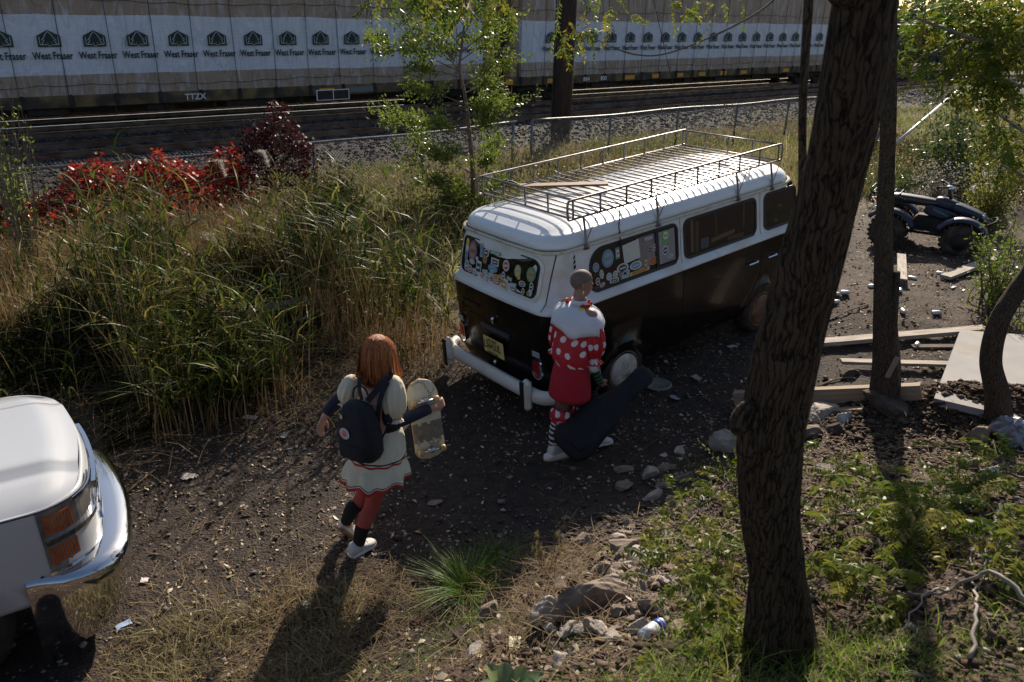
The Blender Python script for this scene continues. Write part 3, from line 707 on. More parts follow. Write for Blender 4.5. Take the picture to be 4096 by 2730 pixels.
# seams and small fittings
def strip(name, pts, f, w_, off, mat_, parent):
    V = []; F = []
    for k, (a, z) in enumerate(pts):
        b = pts[min(k+1, len(pts)-1)]; c = pts[max(k-1, 0)]; dx, dz = b[0]-c[0], b[1]-c[1]; l = sqrt(dx*dx+dz*dz); nx, nz = -dz/l*w_/2, dx/l*w_/2
        V += [f(a-nx, z-nz, off), f(a+nx, z+nz, off)]
    for k in range(len(pts)-1): F.append((2*k, 2*k+1, 2*k+3, 2*k+2))
    return mk(name, V, F, mat_, parent, smooth=False)
M_seam = mat('dark panel gap', (.01, .009, .008), rough=.9)
line = lambda a0, z0, a1, z1, n=8: [(a0+(a1-a0)*i/n, z0+(z1-z0)*i/n) for i in range(n+1)]
for x in (.90, 2.31): strip('panel_gap', line(x, 1.30, x, 1.815), fs, .006, .003, M_seam, van)
for x in (.90, 2.31): strip('panel_gap', line(x, .34, x, 1.228), fsl, .006, .003, M_seam, van)
rg = [(-.74, 1.25)]+line(-.74, 1.27, -.735, 1.80, 8)+line(-.735, 1.802, .735, 1.802, 16)+line(.735, 1.80, .74, 1.27, 8)
strip('tailgate_gap', rg, fr_, .007, .004, M_seam, van)
strip('engine_lid_gap', line(-.48, .93, .48, .93, 12)+line(.5, .91, .52, .5, 6), frl, .005, .003, M_seam, van)
strip('engine_lid_gap', line(-.5, .91, -.52, .5, 6), frl, .005, .003, M_seam, van)
for k in range(3): patch('air_vent', [(-.665, 1.62+.05*k), (-.632, 1.63+.05*k), (-.628, 1.665+.05*k), (-.655+.008*k, 1.66+.05*k)], fs, .004, M_seam, van)
for x in (2.13, 2.50):
    mb = MB(); mb.tube([(x-.09, -.895, .995), (x+.07, -.905, 1.0)], .011, 6); mb.box((x+.07, -.885, .995), (.04, .03, .03), bev=.005); mb.build('door_handle', M_chr, van)
# rear fittings
for y in (.66, -.66):
    ya = -y
    lt = patch('tail_light', rrect(ya-.052, ya+.052, .51, .725, .05), frl, .022, M_red, van)
    frame_ring('lamp_rim', rrect(ya-.06, ya+.06, .50, .735, .056), rrect(ya-.050, ya+.050, .512, .723, .05), frl, .026, M_chr, lt)
    patch('reversing_light', rect(ya, .79, .105, .065), frl, .02, M_clear, van)
pl = patch('licence_plate', rrect(-.20, .155, .545, .742, .012, 3), frl, .035, mat('pale yellow plate', (.72, .60, .22), rough=.4), van)
M_blk = mat('black lettering', (.01, .01, .012), rough=.5)
put_text('plate_number', 'L56•LUL', .125, M_blk, pl, (-1.128, .0225, .655), (0, -1, 0), (0, 0, 1), .28/text_width('L56•LUL', .125))
put_text('plate_state', 'NEW JERSEY', .028, M_blk, pl, (-1.128, .0225, .718), (0, -1, 0), (0, 0, 1))
put_text('plate_motto', 'Garden State', .036, M_blk, pl, (-1.126, .0225, .578), (0, -1, 0), (0, 0, 1))
mb = MB(); mb.prism(rrect(-.25, .25, -.025, .03, .025, 4), (-1.10, 0.0, .845), (0, -1, 0), (0, 0, 1), -.03); mb.build('tailgate_grip', mat('grey-blue worn chrome', (.10, .13, .18), rough=.3, metal=.6), van)
for z in (.98, .475): mb = MB(); mb.ell((-1.108, 0, z), (.03, .022, .03)); mb.box((-1.105, 0, z-.03), (.03, .02, .04), bev=.005); mb.build('latch', M_chr, van, smooth=True)
put_text('van_badge', 'VOLKSWAGEN', .052, mat('dull badge', (.16, .16, .17), rough=.3, metal=.8), van, (-1.098, .47, 1.03), (0, -1, 0), (0, 0, 1), .34/text_width('VOLKSWAGEN', .052))
# bumper
bm_pts = [(-.70, -.93, .36), (-.98, -.92, .37), (-1.14, -.82, .375), (-1.175, -.6, .38), (-1.185, 0, .38), (-1.175, .6, .38), (-1.14, .82, .375), (-1.0, .92, .37)]
mb = MB(); mb.tube(curve(bm_pts, 6), .062, 14, flat=1.25); bp_ = mb.build('rear_bumper', M_bump, van, smooth=True)
mb = MB(); mb.lathe([(.02, -.012), (.085, -.01), (.09, .0), (.085, .012), (.02, .014)], (-.68, -.93, .36), axis=0, n=20); mb.build('bumper_end', M_bump, bp_, smooth=True)
for y in (.71, -.69):
    mb = MB(); mb.box((-1.24, y, .395), (.11, .12, .36), bev=.045); ov = mb.build('bumper_guard', M_bump, bp_)
    mb = MB(); mb.box((-1.292, y+.014, .395), (.03, .065, .34), bev=.014); mb.build('guard_rubber', M_rub, ov)
mb = MB(); mb.tube([(3.50, -.8, .4), (3.56, 0, .4), (3.50, .8, .4)], .06, 12); mb.build('front_bumper', M_bump, van, smooth=True)
# wheels
M_hub = mat('white hub cap', (.66, .64, .58), (.5, .44, .36), rough=.5, nscale=9, c3=(.3, .2, .12), c3scale=7)
for x in (0, 2.43):
    for sg in (-1, 1):
        y = sg*.80
        mb = MB(); s = sg
        mb.lathe([(.19, -.02*s), (.23, .035*s), (.27, .045*s), (.303, .02*s), (.312, -.03*s), (.312, -.12*s), (.29, -.16*s), (.2, -.17*s)], (x, y, .295), axis=1, n=36)
        tw = mb.build('wheel', M_tire, van, smooth=True)
        mb = MB(); mb.lathe([(.235, .034*s), (.225, .05*s), (.19, .03*s), (.15, .02*s), (.1, .0)], (x, y, .295), axis=1, n=32); mb.build('rim', M_rust_shade, tw, smooth=True)
        mb = MB(); mb.lathe([(.20, .026*s), (.19, .052*s), (.14, .066*s), (.06, .073*s), (.004, .075*s)], (x, y, .295), axis=1, n=32); mb.build('hub_cap', M_hub if x == 0 else M_rust_shade, tw, smooth=True)  # front hub cap: shade on it is painted in as dark rusty brown
# stickers (generic shapes)
pal = [(.6, .6, .58), (.55, .08, .07), (.12, .28, .42), (.62, .5, .1), (.1, .3, .2), (.2, .12, .25), (.5, .25, .1), (.3, .42, .5), (.05, .05, .06), (.65, .62, .5), (.35, .35, .35), (.14, .4, .1)]
PM = [mat('sticker ink', c, rough=.45) for c in pal]
WHT, RED_, BLU, YEL, GRN, PUR, ORG, SKY, BLK, CRM, GRY, LGN = range(12)
def sticker(kind, a, z, wa, wz, c1_, c2_, f, parent, rot=0., inner=.72, bar=True):
    o = ellipse(a, z, wa/2, wz/2, rot=rot) if kind == 'e' else rect(a, z, wa, wz, rot)
    st = patch('sticker', o, f, .0065, PM[c1_], parent, (1, .5, .1))
    if c2_ is not None:
        i_ = ellipse(a, z, wa/2*inner, wz/2*inner, rot=rot) if kind == 'e' else rect(a, z, wa*inner, wz*(inner-.1), rot)
        patch('sticker_print', i_, f, .0085, PM[c2_], st, (1, .5, .1))
        if bar: patch('sticker_print', rect(a, z, wa*inner*.75, wz*.16, rot+.1), f, .010, PM[c1_], st, (1, .5))
    return st
# positions measured on the rear window: u across, v down from its top-left corner
def rw_pos(u, v): return -.62+1.24*u, 1.735-.36*v
RS = [('e', .045, .16, .06, .085, YEL, None), ('e', .14, .36, .16, .22, PUR, ORG), ('e', .03, .58, .055, .13, SKY, BLU), ('e', .07, .86, .09, .13, WHT, BLU), ('r', .27, .24, .06, .14, GRY, BLU), ('e', .34, .26, .09, .09, WHT, BLK), ('r', .46, .17, .19, .035, GRN, WHT),
      ('e', .33, .45, .08, .1, RED_, GRN), ('r', .47, .42, .13, .075, WHT, BLK), ('e', .62, .40, .105, .115, WHT, RED_), ('e', .145, .67, .11, .06, SKY, WHT), ('r', .25, .76, .095, .14, WHT, BLK), ('e', .45, .62, .17, .085, BLU, SKY), ('r', .35, .80, .11, .05, GRN, WHT),
      ('e', .125, .90, .08, .08, CRM, RED_), ('r', .19, .95, .06, .07, SKY, WHT), ('e', .31, .97, .05, .06, RED_, WHT), ('e', .38, .94, .055, .09, SKY, WHT), ('e', .44, .80, .065, .085, WHT, GRY), ('r', .505, .83, .07, .06, YEL, RED_), ('e', .60, .71, .06, .09, WHT, PUR), ('r', .68, .72, .10, .045, BLK, CRM),
      ('r', .57, .86, .10, .05, YEL, BLK), ('r', .52, .97, .10, .065, RED_, WHT), ('r', .62, .93, .11, .12, CRM, ORG), ('e', .77, .43, .1, .13, GRY, YEL), ('e', .93, .40, .13, .15, GRN, ORG), ('e', .84, .73, .10, .06, WHT, BLK), ('e', .45, .955, .09, .05, WHT, BLK),
      ('r', .735, .88, .10, .06, SKY, WHT), ('e', .74, .96, .1, .07, BLK, WHT), ('e', .95, .72, .06, .09, WHT, BLK), ('e', .945, .88, .06, .08, SKY, WHT), ('e', .86, .955, .05, .07, WHT, BLK), ('e', .925, .975, .05, .05, YEL, BLK), ('e', .215, .52, .05, .04, WHT, None), ('e', .56, .75, .05, .04, YEL, BLU), ('r', .79, .58, .05, .05, ORG, YEL)]
for kd, u, v, wa, wz, c1_, c2_ in RS:
    a, z = rw_pos(min(max(u, .05), .95), min(max(v, .1), .93)); sticker(kd, a, z, wa, wz, c1_, c2_, fr_, rw, random.uniform(-.15, .15))
w0 = wins[0]
patch('curtain', rect(.36, 1.56, .27, .33), fs, .0055, mat('pale grey curtain behind glass', (.16, .165, .16), (.24, .24, .23), rough=.25, coat=1), w0)
patch('curtain', rect(.68, 1.54, .25, .35), fs, .0055, mat('pale lilac curtain behind glass', (.30, .30, .34), (.24, .24, .27), rough=.25, coat=1), w0)
SS = [('e', -.20, 1.62, .17, .19, BLU, GRY), ('r', -.06, 1.64, .06, .12, GRN, WHT), ('e', -.37, 1.57, .09, .1, GRY, BLU), ('r', .14, 1.61, .24, .2, WHT, CRM), ('e', .0, 1.47, .17, .1, WHT, BLK), ('e', .19, 1.45, .18, .09, WHT, BLU), ('r', .40, 1.69, .16, .05, PUR, WHT), ('e', .42, 1.56, .075, .08, GRY, BLK),
      ('e', .49, 1.57, .06, .08, WHT, RED_), ('e', .34, 1.44, .07, .12, PUR, YEL), ('e', .46, 1.435, .12, .09, ORG, RED_), ('e', .37, 1.375, .06, .055, RED_, WHT), ('r', .23, 1.372, .27, .04, YEL, RED_), ('r', .03, 1.372, .14, .045, GRN, WHT), ('r', -.13, 1.372, .13, .05, CRM, BLK), ('e', -.20, 1.43, .08, .08, WHT, SKY),
      ('e', -.11, 1.43, .08, .08, CRM, GRY), ('r', -.02, 1.42, .06, .06, WHT, BLK), ('e', .07, 1.41, .06, .06, BLU, WHT), ('e', -.30, 1.48, .06, .1, WHT, GRY), ('e', -.36, 1.42, .06, .08, WHT, BLK), ('e', -.30, 1.37, .08, .05, CRM, RED_), ('e', .66, 1.66, .12, .12, LGN, CRM), ('r', .66, 1.59, .10, .035, LGN, None), ('e', .65, 1.50, .1, .1, WHT, BLK), ('e', .73, 1.42, .08, .05, WHT, BLU)]
for kd, a, z, wa, wz, c1_, c2_ in SS: sticker(kd, a, z, wa, wz, c1_, c2_, fs, w0, random.uniform(-.12, .12))
# ---- roof rack
rk = MB(); ZF, ZT, HY, X0, X1 = 2.106, 2.296, .73, -.61, 2.66; TR = .0115
for y in (-HY, HY): rk.tube([(X0, y, ZF), (X1, y, ZF)], TR, 8)
for x in (X0, X1): rk.tube([(x, -HY, ZF), (x, HY, ZF)], TR, 8)
rack = rk.build('roof_rack', M_rack, van, smooth=True)
for y in (-HY, HY):
    e = .07; r = .05; loop = [(X0-e, y, ZF)]
    loop = curve([(X0, y, ZF), (X0-e+.01, y, ZF+.005), (X0-e, y, ZF+.05), (X0-e, y, ZT-.05), (X0-e+.015, y, ZT-.008), (X0-e+.06, y, ZT)], 4)+[(x, y, ZT) for x in np.linspace(X0+.1, X1-.1, 12)]+curve([(X1+e-.06, y, ZT), (X1+e-.015, y, ZT-.008), (X1+e, y, ZT-.05), (X1+e, y, ZF+.05), (X1+e-.01, y, ZF+.005), (X1, y, ZF)], 4)
    mb = MB(); mb.tube(loop, TR*1.05, 8); mb.build('rack_rail', M_rack, rack, smooth=True)
for x in (X0, X1): mb = MB(); mb.tube([(x, -HY, ZT), (x, HY, ZT)], TR, 8); mb.build('rack_rail', M_rack, rack, smooth=True)
def rpost(x, y): mb = MB(); mb.tube([(x, y, ZF), (x, y, ZT)], TR*.95, 6); mb.build('rack_post', M_rack, rack, smooth=True)
for i in range(10):
    for y in (-HY, HY): rpost(X0+(X1-X0)*i/9, y)
for x in (X0, X1):
    for y in (-.36, 0, .36): rpost(x, y)
for i in range(1, 29):
    x = X0+(X1-X0)*i/29; mb = MB(); mb.tube([(x, -HY, ZF), (x, HY, ZF)], .0085, 6); mb.build('rack_slat', M_rack, rack, smooth=True)
for x in (-.50, .53, 1.86, 2.5):
    for sg in (-1, 1):
        mb = MB(); mb.tube([(x+.02, sg*.735, ZF), (x, sg*.80, 1.85), (x, sg*.815, 1.80)], .013, 6); mb.box((x, sg*.80, 1.815), (.07, .03, .045), bev=.005)
        mb.tube([(x+.22, sg*.735, ZF), (x+.01, sg*.79, 1.88)], .005, 5); mb.build('rack_foot', M_rack, rack, smooth=True)
M_brd = mat('brown board', (.16, .075, .035), (.24, .13, .07), rough=.7, nscale=3, stretch=(1, 8, 8))
def vp(x, y, z): return van.matrix_basis @ Vector((x, y, z))
q = vp(.15, .28, ZF+.024); bo = thing('wooden_board', 'brown board lying across the roof rack slats of the camper van', 'board', q, rot=van.rotation_euler.copy())
mb = MB(); mb.box((0, 0, 0), (1.0, .13, .022), Matrix.Rotation(-.75, 3, 'Z'), bev=.003); o_ = mb.build('board', M_brd, bo)
q = vp(-.28, .68, ZF+.035); st = thing('bungee_strap', 'black bungee strap bundled on the far rear corner of the roof rack', 'strap', q)
mb = MB(); mb.tube(curve([(-.1, 0, 0), (0, .05, .03), (.1, 0, .0), (.02, -.05, .04), (-.08, .0, .05), (.05, .06, -.01), (.12, .06, -.03)], 5), .016, 6); mb.build('cord', M_rub, st, smooth=True)
q = vp(.02, -.735, ZF); hk = thing('rack_hook_strap', 'rusty strap with an open steel hook hanging from the near rail of the roof rack', 'hook', q)
mb = MB(); mb.tube([(0, 0, 0), (-.0, -.03, -.16), (0, -.05, -.22)], .007, 6); mb.build('strap', mat('rusty red strap', (.2, .04, .02), (.1, .05, .03), rough=.8), hk, smooth=True)
mb = MB(); mb.tube(curve([(0, -.05, -.22), (.012, -.05, -.25), (0, -.055, -.28), (.02, -.055, -.32), (.03, -.055, -.36), (.0, -.055, -.39), (-.03, -.055, -.37)], 5), .007, 6); mb.build('hook', M_dark, hk, smooth=True)
# ================================================================ FENCE, POLE
PF = 15.5
def fz(s_): q = TD*s_+TN*PF; return float(H(q[0], q[1]))
M_fence = mat('dull galvanised fence steel', (.22, .23, .24), (.12, .12, .12), rough=.5, metal=.5, nscale=6)
fb = TD*15+TN*PF
def fence(s0, s1, label, sag=0.0, posts=True):
    q = TD*s0+TN*PF; t = thing('chain_link_fence', label, 'fence', (q[0], q[1], fz(s0)), 0, 'chain link fence along the railway'); og = (q[0], q[1], fz(s0))
    W = lambda s_, z: (TD[0]*s_+TN[0]*PF, TD[1]*s_+TN[1]*PF, z)
    top = lambda s_: 1.33+.02*sin(s_*1.1)-sag*sin(pi*(s_-s0)/(s1-s0))
    mb = MB(); mb.tube([W(s_, top(s_)) for s_ in np.arange(s0, s1+.3, .5)], .028, 8); mb.build('top_rail', M_fence, t, smooth=True, origin=og)
    k = int((s1-s0)/2.6)
    for i in range(k+1):
        s_ = s0+(s1-s0)*i/k; mb = MB(); mb.tube([W(s_, fz(s_)-.1), W(s_, top(s_)-.01)], .034, 8); mb.build('post', M_fence, t, smooth=True, origin=og)
    V = []; F = []; pt = .075
    n = int((s1-s0)/pt)
    for i in range(-15, n):                       # two families of crossing wires
        for sg in (0, 1):
            a = s0+i*pt; b = a+1.18; za, zb = (.12, 1.30) if sg == 0 else (1.30, .12)
            if a < s0: f = (s0-a)/(b-a); a = s0; za = za+(zb-za)*f
            if b > s1: f = (s1-a)/(b-a) if b > a else 0; zb = za+(zb-za)*f; b = s1
            if b <= a: continue
            k0 = len(V); wv, wf = tube([W(a, za), W((a+b)/2, (za+zb)/2-.0), W(b, zb)], .0048, 3, False); V += wv; F += [tuple(j+k0 for j in f_) for f_ in wf]
    mk('wire_mesh', V, F, M_fence, t, origin=og)
    mb = MB()
    for i in range(26):
        s_ = s0+(s1-s0)*random.random(); pts = [np.array(W(s_, top(s_)-.05))]
        for j in range(7): pts.append(pts[-1]+np.array([TD[0]*.13, TD[1]*.13, 0])*random.uniform(-.3, 1)+np.array([random.uniform(-.05, .05), random.uniform(-.1, .06), random.uniform(-.03, .06)]))
        mb.tube(curve(pts, 3), .004, 4)
    mb.build('dry_tendrils', M_twig, t, origin=og)
    return t
M_twig = mat('grey twig', (.20, .16, .12), (.11, .085, .065), rough=.8, nscale=20)
fence(-6, 12.4, 'chain link fence section draped in red creeper, left of the leafy sapling', .12)
fence(13.0, 29.5, 'chain link fence section behind the van roof rack, right of the leafy sapling')
# leaning bare posts and the long diagonal pipe
a = at(2020, 362, 19.0); b = at(2200, 210, 23.5)
mb = MB(); mb.tube([a, b], .035, 8); tag(mb.build('fallen_pipe', mat('pale pipe', (.5, .49, .5), rough=.35, metal=.6), origin=a, smooth=True), 'long pale pipe propped diagonally over the grass behind the quad bike', 'pipe')
a = on(1990, 395); mb = MB(); mb.tube([a, a+np.array([.35, .3, 1.45])], .03, 8); tag(mb.build('leaning_post', M_fence, origin=a, smooth=True), 'leaning steel fence post just right of the big tree trunk', 'post')
M_pole = mat('creosoted pole wood', (.018, .012, .01), (.05, .03, .022), rough=.9, nscale=4, bump=.6, bscale=14, stretch=(6, 6, .5), c3=(.09, .035, .02), c3scale=2)
q = at(1288, 300, 24.6); zb = float(H(q[0], q[1])); t = thing('utility_pole', 'thick dark brown wooden utility pole standing between fence and tracks', 'utility pole', (q[0], q[1], zb))
mb = MB(); mb.tube([(0, 0, -.2), (.02, 0, 2), (.05, 0, 5), (.1, 0, 9)], [.30, .285, .27, .25], 20); mb.build('pole', M_pole, t, smooth=True)
mb = MB(); mb.tube([(-.29, -.12, .3), (-.285, -.14, 4)], .025, 6); mb.build('cable_guard', M_dark, t)
a = at(1545, 190, 30); b = at(1495, -30, 30); mb = MB(); mb.tube([a, b], .012, 5); tag(mb.build('guy_wire', M_dark, origin=a), 'thin dark guy wire slanting up in front of the right lumber car', 'wire')
# far field behind the railway
# ================================================================ TREES
def bark(name, c, c2, sc=3.0, bump=1.):
    m = bpy.data.materials.new(name); m.use_nodes = True; nt = m.node_tree; b = nt.nodes['Principled BSDF']; L = nt.links.new
    tc = _n(nt, 'ShaderNodeTexCoord'); wz = _n(nt, 'ShaderNodeTexNoise'); wz.inputs['Scale'].default_value = 7; wz.inputs['Detail'].default_value = 4; L(tc.outputs['Object'], wz.inputs[0])
    sc_ = _n(nt, 'ShaderNodeVectorMath', operation='SCALE'); L(wz.outputs['Color'], sc_.inputs[0]); sc_.inputs['Scale'].default_value = .07; ad = _n(nt, 'ShaderNodeVectorMath', operation='ADD'); L(tc.outputs['Object'], ad.inputs[0]); L(sc_.outputs[0], ad.inputs[1])
    mp = _n(nt, 'ShaderNodeMapping'); mp.inputs['Scale'].default_value = (sc*9, sc*9, sc*.75); L(ad.outputs[0], mp.inputs[0])
    v = _n(nt, 'ShaderNodeTexVoronoi', feature='DISTANCE_TO_EDGE'); v.inputs['Scale'].default_value = 1.; L(mp.outputs[0], v.inputs[0])
    mp2 = _n(nt, 'ShaderNodeMapping'); mp2.inputs['Scale'].default_value = (sc*9, sc*9, sc*1.3); L(ad.outputs[0], mp2.inputs[0])
    n2 = _n(nt, 'ShaderNodeTexNoise'); n2.inputs['Scale'].default_value = 2.; n2.inputs['Detail'].default_value = 8; n2.inputs['Roughness'].default_value = .7; L(mp2.outputs[0], n2.inputs[0])
    mr = _n(nt, 'ShaderNodeMapRange'); L(v.outputs[0], mr.inputs[0]); mr.inputs[1].default_value = 0; mr.inputs[2].default_value = .5
    h = _n(nt, 'ShaderNodeMath', operation='MULTIPLY_ADD'); L(n2.outputs[0], h.inputs[0]); h.inputs[1].default_value = 1.3; L(mr.outputs[0], h.inputs[2])
    r = _n(nt, 'ShaderNodeValToRGB'); r.color_ramp.elements[0].position = .62; r.color_ramp.elements[1].position = 1.5 if False else 1.0; r.color_ramp.elements[0].color = (*c, 1); r.color_ramp.elements[1].color = (*c2, 1); L(h.outputs[0], r.inputs[0]); L(r.outputs[0], b.inputs['Base Color'])
    b.inputs['Roughness'].default_value = .9; b.inputs['Specular IOR Level'].default_value = .2
    bp = _n(nt, 'ShaderNodeBump'); bp.inputs['Strength'].default_value = 1; bp.inputs['Distance'].default_value = .02*bump; L(h.outputs[0], bp.inputs['Height']); L(bp.outputs[0], b.inputs['Normal'])
    return m
M_bark = bark('locust bark', (.010, .007, .005), (.12, .082, .055), 6, 1.2)
M_bark2 = bark('thin tree bark', (.03, .022, .016), (.16, .12, .085), 9)
M_loc = leafmat('locust leaf', [(.05, .10, .012), (.10, .15, .018), (.16, .19, .022), (.26, .23, .03), (.08, .13, .02)], .5, .4)
M_sap = leafmat('sapling leaf', [(.06, .11, .015), (.13, .18, .025), (.22, .26, .04), (.10, .15, .025)], .5, .35, .5)
def trunk_mesh(pts, rad, n=28, ridg=.08, seed=0):
    c = curve(pts, 10); k = len(c); rr = np.interp(np.linspace(0, len(rad)-1, k), range(len(rad)), rad); V, F = tube(c, list(rr), n); V = np.array(V[:k*n]).reshape(k, n, 3)
    r = np.random.default_rng(seed); C = np.array(c)[:, None, :]; ph = r.uniform(0, 6, 6); A_ = np.arange(n)*2*pi/n; z = np.arange(k)[:, None]/k
    d = 1+ridg*(np.sin(5*A_[None]+3*np.sin(4*z+ph[0])+ph[1])*.5+np.sin(9*A_[None]+5*np.sin(6*z+ph[2]))*.4)+.05*np.sin(14*z+2*np.sin(A_[None]+ph[3]))
    V = C+(V-C)*d[..., None]; return V.reshape(-1, 3), F
# big leaning locust in front
base = at(1800, 1490, 2.73); base[2] = float(H(base[0], base[1]))-.02
t = thing('locust_tree', 'thick dark leaning tree trunk in the foreground, in front of the van nose', 'tree', base, 0, None)
pts = [at(1800, 1570, 2.68), at(1794, 1480, 2.73), at(1786, 1320, 2.72), at(1768, 1177, 2.70), at(1769, 1042, 2.68), at(1786, 929, 2.66), at(1826, 750, 2.62), at(1872, 571, 2.58), at(1893, 476, 2.57), at(1920, 366, 2.55), at(1952, 220, 2.52), at(1990, 7, 2.5), at(2045, -250, 2.45), (1.95, 2.5, 5.4), (2.3, 2.9, 6.3)]
pts = [np.array(q) for q in pts]
def rpx(q, wpx): dep = np.dot(np.array([q[0], q[1], q[2]-CAMZ]), _f); return wpx/2*dep/(FPX/4096*2353)
wd = [260, 172, 124, 126, 140, 144, 138, 136, 134, 132, 138, 138, 140]
rad = [rpx(q, w_) for q, w_ in zip(pts, wd)]+[.08, .07]
V, F = trunk_mesh(pts, rad, 64, .10, 3); tr = mk('trunk', V, F, M_bark, t, origin=base)
k0 = at(1706, 960, 2.60); mb = MB(); mb.ell((0, 0, 0), (.040, .045, .075), R=Matrix.Rotation(.3, 3, 'Y')); mb.ell((.04, 0, -.09), (.05, .05, .13)); mb.build('branch_stump', M_bark, t, smooth=True).location = Vector(k0-base)
# limbs and foliage overhead
def hang(parts_twig, start, end, n, L=.16, rng=RNG, sag=.1, pairs=8, ll=.034, spread=.12, r0=0., r1=1.):
    s_, e_ = np.array(start), np.array(end); tt = rng.uniform(.05, 1, n)[:, None]; P = s_+(e_-s_)*tt; P[:, 2] -= (sag*np.sin(pi*tt))[:, 0]*0
    P = P+rng.normal(size=(n, 3))*spread*.3
    D = (e_-s_)/np.linalg.norm(e_-s_)*.5+rng.normal(size=(n, 3))*.7; D[:, 2] -= .25
    parts_twig.tube(curve([s_, (s_+e_)/2+rng.normal(size=3)*.05, e_], 5), [.008]*5+[.006]*5+[.003], 5)
    return pinnate(P, D, L*rng.uniform(.7, 1.2, n), rng, pairs, ll, ll*.42, .45, r0, r1)
tw = MB(); cr = []
top = np.array([2.3, 2.9, 6.3]); limbA = [np.array([1.9, 2.5, 5.4]), np.array([1.2, 4.2, 5.3]), np.array([.3, 6.0, 5.35]), np.array([-.5, 7.5, 5.2])]
limb = MB(); limb.tube(curve(limbA, 6), list(np.linspace(.06, .018, 19)), 8)
for i in range(20):
    a = at(RNG.uniform(880, 1180), RNG.uniform(-120, -40), 6.5+RNG.uniform(-.6, .8)); b = a+np.array([RNG.normal()*.2, RNG.normal()*.2, -.22-RNG.uniform(0, .15)]); cr += hang(tw, a, b, 7, .2, ll=.045)
a = at(1740, 30, 6.2); b = at(1560, 115, 6.2); c_ = at(1455, 125, 6.1); d_ = at(1330, 75, 6.1)
tw.tube(curve([at(1830, -60, 6.3), a, b, c_, d_, at(1300, 90, 6.1)], 6), [.008]*10+[.006]*10+[.003]*11, 5)
def clump(cx, cy, Y, rx, ry, n, L=.17, ll=.035, rng=RNG, r0=0., r1=1., down=.5):
    px = rng.normal(cx, rx, n); py = rng.normal(cy, ry, n); P = np.array([at(a_, b_, Y+rng.normal()*.15) for a_, b_ in zip(px, py)])
    D = rng.normal(size=(n, 3)); D[:, 2] -= down; return pinnate(P, D, L*rng.uniform(.7, 1.2, n), rng, 8, ll, ll*.42, .45, r0, r1)
for args in ((1330, 75, 6.1, 30, 14, 16), (1290, 95, 6.1, 14, 10, 6), (1440, 45, 6.1, 14, 5, 4), (1390, 52, 6.1, 14, 5, 4), (1590, 20, 6.2, 22, 10, 8), (1640, 10, 6.2, 25, 8, 5), (1350, -5, 6.3, 40, 8, 8), (1720, 10, 6.2, 14, 6, 3)): cr += clump(*args, r0=.2, r1=1.)
for i in range(14): # crown above the frame, real foliage that shades the bank
    a = top+RNG.normal(size=3)*np.array([1.2, 1.0, .5])+np.array([.3, .3, .7]); limb.tube(curve([top, (top+a)/2+np.array([0, 0, .2]), a], 4), [.04, .035, .03, .027, .024, .02, .016, .012, .01][:9], 6); b = a+RNG.normal(size=3)*.4; cr += hang(tw, a, b, 26, .2, spread=.8)
limb.build('limbs', M_bark, t, origin=base, smooth=True); tw.build('twigs', M_twig, t, origin=base); mkveg('crown', cr, M_loc, t, origin=base)
# thin stem leaning against it
b0 = at(1842, 560, 2.95); gz = at(1850, 900, 3.0)
t = thing('thin_tree', 'thin pale grey bare stem rising just left of the big leaning trunk', 'tree', (gz[0], gz[1], float(H(gz[0], gz[1]))))
og = np.array(t.location); pts = [og-[0, 0, .05], at(1846, 700, 3.0), at(1842, 500, 3.0), at(1843, 400, 3.0), at(1846, 220, 3.0), at(1858, 0, 3.0), at(1865, -200, 3.0)]
V, F = trunk_mesh(pts, [rpx(at(1846, 300, 3.0), 19)]*5+[rpx(at(1846, 300, 3.0), 20)]*2, 14, .05, 4); mk('trunk', V, F, M_bark2, t, origin=og)
# second tree on the mound
b0 = on(2035, 925); t = thing('broken_bark_tree', 'straight grey tree with split peeling bark standing on the dirt mound', 'tree', b0); og = b0.copy()
Y0 = b0[1]; pts = [b0-[0, 0, .1], at(2036, 850, Y0), at(2030, 700, Y0), at(2030, 560, Y0), at(2038, 400, Y0), at(2043, 220, Y0), at(2045, 0, Y0), at(2048, -300, Y0), at(2050, -500, Y0)]
wd = [70, 56, 46, 38, 34, 32, 31, 29, 26]; V, F = trunk_mesh(pts, [rpx(q, w_) for q, w_ in zip(pts, wd)], 22, .13, 9); mk('trunk', V, F, M_bark2, t, origin=og)
mb = MB(); a = at(2048, 770, Y0-.05); mb.tube([a-[0, 0, .3], a, at(2062, 625, Y0-.05)], [.03, .05, .028], 8); mb.build('split_limb', M_bark2, t, origin=og, smooth=True)
mb = MB(); a = at(2050, 845, Y0-.12); mb.box((0, 0, 0), (.05, .03, .22), Matrix.Rotation(.25, 3, 'Y'), bev=.01); mb.build('peeled_bark', mat('peeled wood', (.28, .22, .17), rough=.8), t).location = Vector(a-og)
cr = []; tw = MB(); top = np.array(pts[-1])
for i in range(8): a = top+RNG.normal(size=3)*np.array([.8, .8, .4]); tw.tube([top-[0, 0, .5], a], [.02, .008], 5); cr += hang(tw, a, a+RNG.normal(size=3)*.4, 14, .2, spread=.5)
mkveg('crown', cr, M_loc, t, origin=og); tw.build('twigs', M_twig, t, origin=og)
